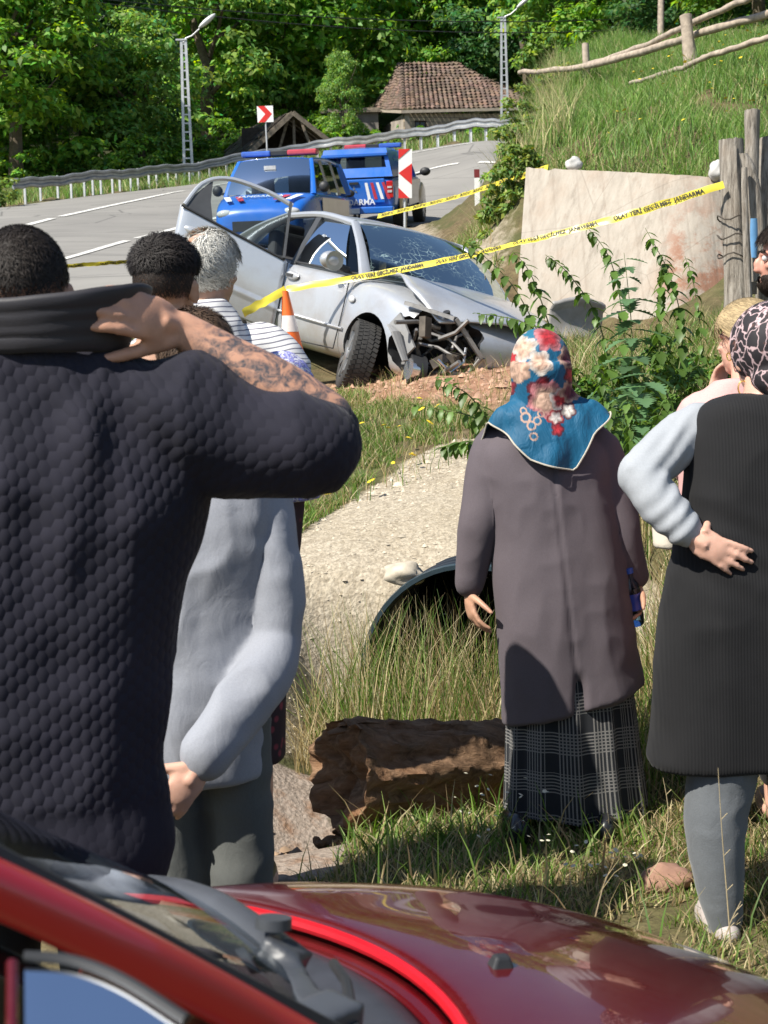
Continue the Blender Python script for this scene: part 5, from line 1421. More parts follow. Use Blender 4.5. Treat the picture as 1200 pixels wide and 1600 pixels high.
def hand(mb, w, d, n, thumb, curl=(.35, .5, .4), sc=1.0, spread=.05, thumb_curl=.35, tdir=None):
    """w wrist, d along the fingers, n out of the palm, thumb: +1/-1 side of d x n"""
    w = Vector(w); d = Vector(d).normalized(); n = Vector(n); n = (n - d * n.dot(d)).normalized(); s = d.cross(n).normalized() * thumb
    c = w + d * .05 * sc
    R = Matrix((s, d, n)).transposed()
    mb.ell(c, (.040 * sc, .056 * sc, .0165 * sc), R, 14, 10); mb.ell(w + d * .078 * sc, (.037 * sc, .022 * sc, .0135 * sc), R, 12, 8)
    mb.tube([w - d * .03, w, c], [.026 * sc, .024 * sc, .026 * sc], 10, flat=.75)
    for i, (o, L, r) in enumerate(((.029, .073, .0085), (.0095, .082, .0088), (-.010, .077, .0085), (-.029, .060, .0076))):
        p = w + d * (.088 - .005 * abs(i - 1)) * sc + s * o * sc; dd = (d + s * (spread * (1.4 - i))).normalized(); pts = [p - dd * .02 * sc, p]; seg = (.42, .33, .25); k = 1 + .12 * i
        for q in range(3):
            a = curl[q] * k; dd = (dd * math.cos(a) + n * math.sin(a)).normalized(); p = p + dd * L * seg[q] * sc; pts.append(p)
        mb.tube(pts, [r * sc * 1.05, r * sc * 1.08, r * sc * 1.05, r * sc * .97, r * sc * .86], 9)
        for q, rr in ((2, 1.10), (3, 1.02), (4, .87)): mb.ell(pts[q], (r * sc * rr,) * 3, None, 8, 6)
    p = w + d * .028 * sc + s * .028 * sc; dd = (d * .62 + s * .75 + n * .25).normalized() if tdir is None else Vector(tdir).normalized(); pts = [p - dd * .015 * sc, p]
    for q, L in enumerate((.042, .034, .026)):
        p = p + dd * L * sc; pts.append(p); dd = (dd * math.cos(thumb_curl) + (d * .8 + n * .6).normalized() * math.sin(thumb_curl)).normalized()
    mb.tube(pts, [.013 * sc, .0135 * sc, .0115 * sc, .0105 * sc, .008 * sc], 9); mb.ell(pts[-1], (.0082 * sc,) * 3, None, 8, 6)
    return pts

def head(mb, c, yaw=0, pitch=0, s=1.0, ears=True, roll=0):
    """skull, jaw, nose, brow, lips, ears; yaw 0 looks along +y"""
    R = (Matrix.Rotation(yaw, 3, 'Z') @ Matrix.Rotation(pitch, 3, 'X') @ Matrix.Rotation(roll, 3, 'Y')); c = Vector(c)
    def e(p, r, rot=None): mb.ell(c + R @ (Vector(p) * s), (r[0] * s, r[1] * s, r[2] * s), R if rot is None else R @ Euler(rot).to_matrix(), 16, 12)
    e((0, -.012, .03), (.076, .096, .088)); e((0, .025, -.035), (.062, .066, .078)); e((0, .052, -.085), (.034, .030, .028)); e((0, .0, -.06), (.054, .060, .055))
    e((0, .095, -.018), (.0125, .020, .026), (rad(-20), 0, 0)); e((0, .100, -.034), (.016, .016, .011)); e((0, .078, .018), (.052, .018, .012)); e((0, .085, -.066), (.022, .010, .006)); e((0, .083, -.076), (.019, .010, .006))
    for q in (-1, 1):
        e((q * .040, .068, -.022), (.02, .016, .014))
        if ears:
            e((q * .077, -.004, -.012), (.008, .020, .031), (rad(12), 0, q * rad(-20))); e((q * .081, -.010, .006), (.006, .016, .016), (0, 0, q * rad(-25)))
    return R

def std_body(mb, o, h=1.7, yaw=0, head_c=None, head_yaw=None, sh=None, arms=None, legs=True, w=1.0, hands=None, lean=(0, 0), ears=True, feet=True):
    """slim body inside the clothes; o = local origin, arms: dict side -> (shoulder, elbow, wrist)"""
    k = h / 1.75; o = Vector(o); cy, sy = math.cos(yaw), math.sin(yaw)
    def L(x, y, z): return o + Vector((x * cy - y * sy + lean[0] * z, x * sy + y * cy + lean[1] * z, z))
    prof = [(0, .0, .86, .13, .085), (0, .0, .95, .15, .10), (0, .01, 1.08, .125, .085), (0, .0, 1.25, .145, .10), (0, -.005, 1.37, .155, .10), (0, -.01, 1.45, .12, .075), (0, -.005, 1.50, .065, .06)]
    torso(mb, [(*L(a * k, b * k, c * k), d * k * w, e * k * w) for a, b, c, d, e in prof], yaw)
    hc = Vector(head_c) if head_c is not None else L(0, .01 * k, 1.635 * k)
    nb = L(0, -.005 * k, 1.47 * k); R = head(mb, hc, head_yaw if head_yaw is not None else yaw, 0, k ** .5, ears)
    mb.tube([nb - Vector((0, 0, .04)), nb.lerp(hc, .45), hc - Vector((0, 0, .03))], [.062 * k, .054 * k, .056 * k], 14)
    if legs:
        for s in (-1, 1):
            limb(mb, [L(s * .085 * k, 0, .90 * k), L(s * .095 * k, .01, .50 * k), L(s * .10 * k, -.015, .08 * k)], [.078 * k, .052 * k, .036 * k])
            if feet: mb.ell(L(s * .105 * k, .055, .04 * k), (.042 * k, .12 * k, .036 * k), Matrix.Rotation(yaw, 3, 'Z'), 14, 10)
    for s, (a, b_, c_) in (arms or {}).items():
        limb(mb, [a, Vector(a).lerp(Vector(b_), .5), b_], [.048 * k, .043 * k, .038 * k]); limb(mb, [b_, Vector(b_).lerp(Vector(c_), .4), c_], [.040 * k, .039 * k, .025 * k])
    for hd in (hands or []): hand(mb, *hd[0], **hd[1])
    return L, hc, R

def skin_mat(name, col, tat=False):
    b = NB(name); v = b.coord(); n1 = b.noise(v, 26, 5); n2 = b.noise(v, 240, 3)
    c = b.ramp(n1, [(.3, tuple(x * .84 for x in col)), (.7, tuple(min(1, x * 1.1) for x in col))])
    if tat:
        m = b.attr('ink', 'Fac'); n3 = b.noise(b.mapping(v, (1, 1, 1)), 24, 6, .6, 1.6); n4 = b.noise(v, 60, 3, .6, 2)
        ink = b.math('MULTIPLY', b.ramp(n3, [(.40, 0), (.52, 1)]), b.ramp(n4, [(.32, .35), (.6, 1)])); c = b.mix(b.math('MULTIPLY', b.math('MULTIPLY', ink, m), .92), c, (.035, .05, .065))
    b.set(col=c, rough=.48, spec=.4, sub=.06); b.b.inputs['Subsurface Radius'].default_value = (.012, .005, .003)
    b.bump(n2, .12, .002); return b.m
SK1 = skin_mat('skin_tan', (.50, .27, .18), True); SK2 = skin_mat('skin_fair', (.60, .35, .26)); SK3 = skin_mat('skin_olive', (.46, .26, .17))

def cloth_mat(name, col, rough=.85, var=.12, weave=700, sheen=.06, extra=None, bstr=.15, vs=5, wr=.2):
    b = NB(name); v = b.coord(); n1 = b.noise(v, vs, 5); n2 = b.noise(v, weave, 2)
    c = b.ramp(n1, [(.3, tuple(x * (1 - var) for x in col)), (.7, tuple(min(1, x * (1 + var)) for x in col))])
    n3 = b.noise(v, 300, 2); c = b.mix(b.math('MULTIPLY', b.ramp(n3, [(.35, 1), (.6, 0)]), .22), c, tuple(x * .6 for x in col))
    b.set(col=c, rough=rough, sheen=sheen, spec=.2); bb = b.bump(n2, bstr, .002); b.bump(b.noise(b.mapping(v, (1, 1, .6)), 15, 4, .55, 1.8), wr, .014, bb); return b.m

def hair_obj(name, parent, c, r, R, n, length, region, comb, col, width=.0022, lift=.35, seed=0, jitter=.35, rough=.45, curl=0.0, droop=.3, cap=True, follow=.5, lenf=None):
    """strands growing from a skull ellipsoid; region(dir)->bool, comb(dir)->direction in head space"""
    rng = np.random.default_rng(seed); c = np.array(c); Rm = np.array(R)
    d = rng.normal(size=(n * 4, 3)); d /= np.linalg.norm(d, axis=1, keepdims=True)
    d = d[region(d)][:n]; m = len(d)
    t = comb(d); t = t + rng.normal(0, jitter, (m, 3)) + nz3(d, (6, 6, 6), seed)[:, None] * .3
    t = t - d * (t * d).sum(1, keepdims=True); t /= np.linalg.norm(t, axis=1, keepdims=True) + 1e-9
    L = (length * rng.uniform(.6, 1.25, m) * (lenf(d) if lenf else 1))[:, None]
    p = d * np.array(r) * 1.0; up = d
    side = np.cross(d, t); pts = [p]
    for q in range(4):
        k = lift * (1 - q * droop)
        dirq = t + up * k + side * (curl * np.sin(q * 1.7 + rng.uniform(0, 6.28, m))[:, None]); dirq /= np.linalg.norm(dirq, axis=1, keepdims=True)
        new = pts[-1] + dirq * L / 4
        e = np.linalg.norm(new / np.array(r), axis=1, keepdims=True); tgt = 1.02 + lift * .10 * (q + 1)
        new = new * (1 - follow) + new / e * np.minimum(e, tgt) * follow; pts.append(new)
        un = new / np.linalg.norm(new, axis=1, keepdims=True); t = t - un * (t * un).sum(1, keepdims=True) * follow; t /= np.linalg.norm(t, axis=1, keepdims=True) + 1e-9; up = un
    W = [1, 1, .85, .6, .12]; vs = []
    for q, pq in enumerate(pts):
        w = width * W[q] * .5; vs.append(pq + side * w); vs.append(pq - side * w)
    V = np.stack(vs, 1)                                      # m,10,3
    V = V.reshape(-1, 3) @ Rm.T + c
    base = np.arange(m)[:, None] * 10
    F_ = np.concatenate([base + np.array([2 * q, 2 * q + 1, 2 * q + 3, 2 * q + 2]) for q in range(4)], 0)
    tint = np.repeat(rng.uniform(.55, 1.5, m), 10)[:, None] * np.ones(3)
    if cap:
        mb = MB(); mb.ell((0, 0, 0), (1, 1, 1), None, 40, 28); cv = np.array(mb.v); u = cv / np.linalg.norm(cv, axis=1, keepdims=True); keep = region(u)
        cf = [f for f in mb.f if all(keep[i] for i in f)]
        cv = (cv * np.array(r) * 1.012) @ Rm.T + c; o_ = len(V)
        cf4 = np.array([(f + (f[-1],))[:4] if len(f) == 3 else f for f in cf]) + o_
        V = np.concatenate([V, cv]); tint = np.concatenate([tint, np.full((len(cv), 3), .6)])
        me = bpy.data.meshes.new(name); me.from_pydata(V.tolist(), [], F_.tolist() + [tuple(dict.fromkeys(f)) for f in cf4.tolist()]); me.update()
    else: me = mesh_np(name, V, F_)
    vcol(me, 'tint', tint)
    b = NB(name + '_strands'); cc = b.mix(1, b.attr('tint'), col, 'MULTIPLY'); b.set(col=cc, rough=max(rough, .62), spec=.22)
    return obj(name, me, b.m, parent, True)

def person(label, px, d, ground=None, name='person', group=None):
    p = P(px, 800, d); z = Hs(p.x, p.y) if ground is None else ground
    root = empty(name, (p.x, p.y, z)); tag(root, label, 'person', group); return root
def local(root):
    l = Vector(root.location)
    return lambda px, py, d: P(px, py, d) - l
def shoe(root, c, yaw, col, L=.26, w=.09, h=.085, name='shoe'):
    mb = MB(); R = Matrix.Rotation(yaw, 3, 'Z'); c = Vector(c)
    mb.ell(c + R @ Vector((0, .03, .035)), (w / 2, L / 2, .05), R, 18, 10); mb.ell(c + R @ Vector((0, -.055, h * .6)), (w * .44, L * .24, h * .65), R, 14, 10)
    return obj(name, remesh_mb(mb, .008, 3), col, root)
def trousers(root, L, k, mat_, name='trousers', r=(.105, .085, .07), yaw=0, top=.98, bottom=.06):
    mb = MB(); torso(mb, [(*L(0, 0, .84 * k), .165 * k, .12 * k), (*L(0, 0, .92 * k), .18 * k, .13 * k), (*L(0, 0, top * k), .165 * k, .12 * k)], yaw)
    for s in (-1, 1): limb(mb, [L(s * .088 * k, 0, .88 * k), L(s * .098 * k, .01, .48 * k), L(s * .10 * k, -.01, bottom * k)], [r[0] * k, r[1] * k, r[2] * k])
    me = remesh_mb(mb, .011, 4); wrinkle(me, [((7, 7, 14), .006, 3, True), ((18, 18, 25), .002, 5, False)]); return obj(name, me, mat_, root)

M_SHOE = simple('dark_shoe', (.02, .02, .02), .4); M_TROUSER = cloth_mat('charcoal_trousers', (.045, .047, .048)); M_DARKTR = cloth_mat('black_trousers', (.012, .012, .013))

# ------------------------------------------------------------------ man in the quilted jacket
def jacket_man():
    root = person('broad-shouldered man in dark quilted jacket, tattooed forearm raised to his collar', 58, 2.72); J = local(root)
    D = 2.72; H0 = root.location.z
    hc = J(38, 462, D + .02)
    sh = J(285, 655, D - .02); el = J(508, 655, D); wr = J(283, 516, D - .02)
    shl = J(-175, 655, D); ell_ = J(-262, 900, D + .02); wrl = J(-240, 1120, D - .1)
    mb = MB()
    std_body(mb, (0, 0, 0), 1.74, 0, hc, rad(6), arms={'R': (sh, el, wr), 'L': (shl, ell_, wrl)}, ears=True, hands=[((wr, J(190, 482, D - .12) - wr, (-.55, .80, -.2), 1), dict(curl=(.10, .30, .55), sc=1.15, thumb_curl=.12, tdir=(-1, -.55, -.30))), ((wrl, (0, 0, -1), (1, 0, 0), 1), {})])
    # sturdier forearm
    limb(mb, [el, el.lerp(wr, .35), el.lerp(wr, .7), wr], [.052, .054, .043, .034])
    me = remesh_mb(mb, .0055, 4)
    c = get_co(me); seg = np.array(wr - el); t = ((c - np.array(el)) @ seg) / (seg @ seg); dist = np.linalg.norm(c - np.array(el) - t[:, None] * seg, axis=1)
    ink = ((dist < .09) & (t > -.2)) * (1 - sstep(.72, 1.06, t)); a = me.attributes.new('ink', 'FLOAT', 'POINT'); a.data.foreach_set('value', ink.astype(np.float32))
    obj('body', me, SK1, root)
    R = Matrix.Rotation(rad(6), 3, 'Z')
    hair_obj('hair', root, hc + Vector((0, -.012, .03)), (.078, .098, .091), R, 7000, .012, lambda d: (d[:, 2] > -.25 + .25 * np.abs(nz3(d, (14, 14, 14), 3)) + .55 * (d[:, 1] > .3)), lambda d: np.c_[d[:, 0] * .3, -.4 + 0 * d[:, 0], -.6 + 0 * d[:, 0]], (.024, .019, .016), .0016, .7, 1, .4)
    hair_obj('faded_nape', root, hc + Vector((0, -.012, .03)), (.0765, .0965, .0885), R, 5000, .005, lambda d: (d[:, 2] > -.75) & (d[:, 2] < .0) & (d[:, 1] < .35), lambda d: np.c_[0 * d[:, 0], 0 * d[:, 0], -1 + 0 * d[:, 0]], (.03, .022, .018), .0010, .5, 2, .4, cap=False)
    b = NB('quilted_jacket'); v = b.coord(); xyz = b.sep(v)
    wob = b.math('MULTIPLY', b.noise(v, 3, 2), .012)
    u = b.math('DIVIDE', b.math('ADD', xyz[0], b.math('ADD', wob, b.math('MULTIPLY', xyz[1], .6))), .037); w = b.math('DIVIDE', xyz[2], .028)
    def para(ou, ow):
        du = b.math('SUBTRACT', b.math('FRACT', b.math('ADD', u, ou)), .5); dw = b.math('SUBTRACT', b.math('FRACT', b.math('ADD', w, ow)), .5)
        return b.math('SUBTRACT', 1, b.math('ADD', b.math('MULTIPLY', b.math('POWER', b.math('ABSOLUTE', du), 2), 5.2), b.math('MULTIPLY', b.math('POWER', b.math('ABSOLUTE', dw), 2), 1.9)))
    hh = b.math('POWER', b.math('MAXIMUM', b.math('MAXIMUM', para(0, 0), para(.5, .5)), .05), 1.2)
    q = b.attr('quilt', 'Fac'); n1 = b.noise(v, 6, 4)
    b.set(col=b.ramp(n1, [(.3, (.0145, .0145, .022)), (.7, (.0235, .0225, .034))]), rough=.88, sheen=.05, spec=.15)
    bb = b.bump(b.math('MULTIPLY', hh, q), .60, .0065); b.bump(b.noise(v, 600, 2), .12, .002, bb)
    zz = lambda py: J(58, py, D).z
    mb = MB()
    prof = [(-.03, .0, zz(1400), .225, .15), (-.03, .0, zz(1330), .245, .165), (-.03, 0, zz(1250), .238, .155), (-.03, 0, zz(1120), .245, .155), (-.02, 0, zz(980), .255, .155), (0, 0, zz(860), .275, .16), (.01, 0, zz(760), .29, .155), (.0, 0, zz(670), .275, .14), (-.01, 0, zz(600), .215, .12), (-.01, -.005, zz(545), .14, .10)]
    torso(mb, prof, 0, 34, 30, 2.6)
    limb(mb, [J(150, 660, D - .01), sh, J(390, 695, D - .03), J(498, 697, D - .05)], [.10, .112, .102, .082], 18, 16)
    mb.ell(J(508, 700, D - .04), (.052, .078, .080))
    limb(mb, [J(420, 700, D), J(480, 692, D - .0), J(505, 676, D)], [.085, .074, .066], 16)
    limb(mb, [J(-60, 660, D - .01), shl, ell_, wrl], [.10, .11, .085, .07], 16)
    me = remesh_mb(mb, .0095, 5); c = get_co(me)
    wrinkle(me, [((6, 6, 3.0), .010, 1, True), ((9, 9, 16), .006, 2, False), ((20, 20, 9), .003, 4, True)])
    # deep drag folds running from the raised arm down the back
    c = get_co(me); n = get_no(me); s = (c[:, 0] * .85 + c[:, 2] * .55); fold = np.sin(s * 46 + 2.5 * nz3(c, (4, 4, 4), 3)) * np.exp(-((c[:, 0] - .12) / .17) ** 2) * sstep(zz(900), zz(640), c[:, 2]) * sstep(.02, .12, c[:, 0])
    f2 = np.sin((c[:, 0] * 1.0 - c[:, 2] * .12) * 58 + 3 * nz3(c, (3, 3, 2), 9)) * np.exp(-((c[:, 0] - .06) / .16) ** 2) * sstep(zz(1000), zz(780), c[:, 2]) * (1 - sstep(zz(640), zz(590), c[:, 2])) * (c[:, 1] < 0)
    set_co(me, c + n * (fold * .009 + f2 * .006)[:, None])
    c = get_co(me); qv = (1 - sstep(zz(1290), zz(1240), c[:, 2]) * 0) * (1 - .35 * sstep(.25, .36, c[:, 0])) * (1 - .75 * (1 - sstep(zz(1260), zz(1235), c[:, 2])))
    a = me.attributes.new('quilt', 'FLOAT', 'POINT'); a.data.foreach_set('value', qv.astype(np.float32))
    jk = obj('jacket', me, b.m, root)
    # stand-up collar with three padded channels
    b2 = NB('jacket_collar'); v2 = b2.coord(); b2.set(col=(.019, .0175, .023), rough=.6, sheen=.06); b2.bump(b2.noise(v2, 300, 2), .15, .002)
    def col(u, vv):
        a = 6.283 * u + 1.57; z = zz(548) + (zz(462) - zz(548)) * vv
        r = .118 + .018 * vv + .0035 * abs(math.sin(vv * 3.1416 * 4.0)) ** .6; x = math.cos(a) * r * 1.15 + .025 + .03 * math.cos(a) * vv; y = math.sin(a) * r * .95 - .005
        return Vector((x, y, z + .012 * math.cos(a * 2 + .5) * vv + .006 * noise.noise(Vector((u * 14, vv * 3, 0)))))
    grid_surf(col, 64, 16, 'collar', b2.m, root, .018)
    L = lambda x, y, z: Vector((x - .02, y, z))
    trousers(root, L, 1.0, M_DARKTR)
    for s in (-1, 1): shoe(root, (s * .1 - .02, .04, 0), 0, M_SHOE)
jacket_man()

# ------------------------------------------------------------------ youth in the grey sweatshirt
def grey_youth():
    root = person('youth in pale grey sweatshirt, hand at his hip, behind the quilted jacket', 345, 3.5); J = local(root); D = 3.5
    hc = J(308, 568, D + .02)
    sh = J(408, 765, D); el = J(434, 1005, D - .03); wr = J(312, 1192, D - .20)
    X0 = lambda px: (px - 345) / FPX * D
    shl = J(235, 765, D); ell_ = J(215, 1000, D + .02); wrl = J(230, 1180, D + .05)
    mb = MB(); L, _, R = std_body(mb, (X0(308), 0, 0), 1.50, 0, hc, rad(10), arms={'R': (sh, el, wr), 'L': (shl, ell_, wrl)}, hands=[((wr, J(266, 1262, D - .22) - wr, (-.3, .9, -.1), -1), dict(curl=(.2, .35, .35), sc=1.0)), ((wrl, (0, 0, -1), (1, 0, 0), 1), {})])
    obj('body', remesh_mb(mb, .0055, 4), SK2, root)
    hair_obj('hair', root, hc + Vector((0, -.012, .03)), (.080, .100, .092), R, 5200, .045, lambda d: (d[:, 2] > -.75 + 1.0 * (d[:, 1] > .3)), lambda d: np.c_[d[:, 0] * .5 + .25, -.3 + 0 * d[:, 0], -1.0 + 0 * d[:, 0]], (.075, .048, .032), .0028, .38, 3, .45)
    M = cloth_mat('grey_sweatshirt', (.27, .285, .325), .8, .07, wr=.16)
    zz = lambda py: J(345, py, D).z; mb = MB(); X = lambda px: (px - 345) / FPX * D
    torso(mb, [(X(303), 0, zz(1222), .138, .12), (X(302), 0, zz(1195), .146, .13), (X(306), 0, zz(1080), .148, .13), (X(316), 0, zz(940), .148, .125), (X(326), 0, zz(840), .155, .12), (X(330), 0, zz(770), .155, .105), (X(325), 0, zz(705), .10, .08), (X(320), 0, zz(680), .062, .06)], 0, 30, 26)
    limb(mb, [J(385, 770, D), sh, J(430, 880, D - .02), el + Vector((-.01, 0, 0))], [.066, .060, .056, .053], 16, 16)
    limb(mb, [el + Vector((-.01, 0, 0)), J(410, 1050, D - .08), J(368, 1114, D - .135), J(322, 1178, D - .185)], [.056, .061, .058, .047], 16, 16)
    limb(mb, [shl, ell_, wrl], [.066, .06, .045])
    me = remesh_mb(mb, .008, 5); wrinkle(me, [((5, 5, 5), .008, 1, True), ((11, 11, 7), .008, 2, True), ((22, 22, 30), .002, 3, False)])
    obj('sweatshirt', me, M, root)
    mb = MB(); w0 = J(326, 1180, D - .183); w1 = J(318, 1188, D - .190); mb.tube([w0, w1], [.050, .047], 18); me = remesh_mb(mb, .007, 3); obj('cuff', me, M, root)
    trousers(root, lambda x, y, z: Vector((x * .92 + X(303), y, z)), 1.58 / 1.75, cloth_mat('grey_trousers', (.10, .105, .10), .9), r=(.092, .082, .08))
    for s in (-1, 1): shoe(root, (X(303) + s * .09, .04, 0), 0, M_SHOE)
grey_youth()

# ------------------------------------------------------------------ dark-haired man in olive
def olive_man():
    root = person('man with black curly hair and faded neck, beside the raised forearm', 255, 3.95); J = local(root); D = 3.95
    hc = J(259, 452, D)
    mb = MB(); shR = J(372, 640, D); shL = J(135, 640, D)
    std_body(mb, (0, 0, 0), 1.78, 0, hc, rad(-12), arms={'R': (shR, J(385, 800, D), J(378, 960, D - .03)), 'L': (shL, J(118, 800, D), J(122, 960, D))}, hands=[((J(378, 960, D - .03), (0, 0, -1), (-1, 0, 0), -1), {}), ((J(122, 960, D), (0, 0, -1), (1, 0, 0), 1), {})])
    obj('body', remesh_mb(mb, .006, 4), SK3, root)
    R = Matrix.Rotation(rad(-12), 3, 'Z')
    hair_obj('hair', root, hc + Vector((0, -.008, .045)), (.083, .100, .088), R, 6500, .036, lambda d: (d[:, 2] > -.06 + .10 * nz3(d, (9, 9, 9), 2)), lambda d: np.c_[d[:, 0] * .5 + .2, .15 - d[:, 1] * .5, -.55 + 0 * d[:, 0]], (.014, .011, .010), .0030, .55, 5, .55, .35, curl=.9, lenf=lambda d: .22 + .9 * np.clip((d[:, 2] + .06) / .5, 0, 1))
    hair_obj('faded_sides', root, hc + Vector((0, -.012, .028)), (.0775, .0965, .0885), R, 9000, .008, lambda d: (d[:, 2] > -.62 + .35 * np.abs(nz3(d, (25, 25, 25), 4))) & (d[:, 2] < .40) & (d[:, 1] < .45), lambda d: np.c_[0 * d[:, 0], 0 * d[:, 0], -1 + 0 * d[:, 0]], (.03, .022, .018), .0011, .5, 6, .4, cap=False)
    M = cloth_mat('olive_shirt', (.13, .125, .075)); mb = MB(); zz = lambda py: J(255, py, D).z
    torso(mb, [(0, 0, zz(1130), .19, .14), (0, 0, zz(950), .18, .13), (0, 0, zz(760), .20, .13), (0, 0, zz(660), .19, .11), (0, 0, zz(600), .11, .085), (0, 0, zz(572), .07, .066)], 0)
    limb(mb, [J(340, 650, D), shR, J(385, 760, D)], [.075, .07, .07]); limb(mb, [J(165, 650, D), shL, J(118, 760, D)], [.075, .07, .07])
    me = remesh_mb(mb, .011, 4); wrinkle(me, [((6, 6, 8), .006, 1, True)]); obj('shirt', me, M, root)
    trousers(root, lambda x, y, z: Vector((x, y, z)), 1.0, M_TROUSER)
    for s in (-1, 1): shoe(root, (s * .1, .04, 0), 0, M_SHOE)
olive_man()

# ------------------------------------------------------------------ grey-haired man in the striped shirt
def striped_man():
    root = person('older man with thinning white hair and white striped shirt', 345, 4.7); J = local(root); D = 4.7
    hc = J(326, 424, D)
    mb = MB(); shR = J(425, 560, D); shL = J(225, 560, D); eR = J(428, 690, D + .02); wR = J(412, 820, D + .08)
    std_body(mb, (-.03, 0, 0), 1.70, 0, hc, rad(-30), arms={'R': (shR, eR, wR), 'L': (shL, J(215, 690, D), J(220, 820, D))}, hands=[((wR, (0, .3, -1), (-1, 0, 0), -1), {}), ((J(220, 820, D), (0, 0, -1), (1, 0, 0), 1), {})])
    obj('body', remesh_mb(mb, .007, 4), SK3, root); R = Matrix.Rotation(rad(-30), 3, 'Z')
    hair_obj('hair', root, hc + Vector((0, -.012, .03)), (.080, .100, .091), R, 5200, .055, lambda d: (d[:, 2] > -.70 + 1.0 * (d[:, 1] > .35)) & ~((np.abs(d[:, 0] + .18) < .36) & (d[:, 2] > .30) & (np.abs(d[:, 1] + .45) < .40)), lambda d: np.c_[d[:, 0] * .7 + .15, -.35 - .2 * d[:, 1], -.7 + 0 * d[:, 0]], (.50, .49, .45), .0030, .45, 8, .4, cap=False)
    hair_obj('short_hair', root, hc + Vector((0, -.012, .03)), (.078, .098, .089), R, 3500, .03, lambda d: (d[:, 2] > -.72) & (d[:, 2] < .45) & (d[:, 1] < .5), lambda d: np.c_[d[:, 0] * .3, -.2 + 0 * d[:, 0], -1 + 0 * d[:, 0]], (.26, .25, .23), .0026, .3, 9, .3, cap=False)
    b = NB('striped_shirt'); v = b.coord(); xyz = b.sep(v)
    s = b.math('SINE', b.math('MULTIPLY', b.math('ADD', b.math('ADD', xyz[2], b.math('MULTIPLY', xyz[0], -.12)), b.math('MULTIPLY', b.noise(v, 5, 2), .03)), 390.0))
    b.set(col=b.mix(b.ramp(s, [(.62, 0), (.72, 1)]), (.66, .65, .64), (.17, .17, .21)), rough=.8); b.bump(b.noise(v, 500, 2), .1, .002)
    mb = MB(); zz = lambda py: J(345, py, D).z; X = lambda px: (px - 345) / FPX * D
    torso(mb, [(X(330), 0, zz(1010), .165, .14), (X(328), 0, zz(850), .165, .14), (X(326), 0, zz(680), .175, .13), (X(325), 0, zz(580), .175, .115), (X(326), 0, zz(510), .12, .09), (X(328), 0, zz(472), .068, .066)], 0)
    limb(mb, [J(385, 545, D), J(418, 548, D), J(452, 582, D - .02), J(440, 640, D)], [.072, .074, .066, .055], 16); limb(mb, [J(255, 560, D), shL, J(215, 660, D)], [.075, .07, .065])
    me = remesh_mb(mb, .010, 4); wrinkle(me, [((7, 7, 9), .007, 1, True), ((16, 16, 10), .004, 2, True)]); obj('shirt', me, b.m, root)
    mb = MB(); pts = [tuple(hc + Vector((math.cos(a) * .072, math.sin(a) * .072 - .005, -.135 + .02 * math.sin(a)))) for a in np.linspace(0, 6.283, 20)]; mb.tube(pts, .016, 8, cap=False); obj('collar', remesh_mb(mb, .008, 2), b.m, root)
    trousers(root, lambda x, y, z: Vector((x * .8 + X(308), y, z)), .97, M_TROUSER)
    for s_ in (-1, 1): shoe(root, (X(308) + s_ * .08, .04, 0), 0, M_SHOE)
striped_man()

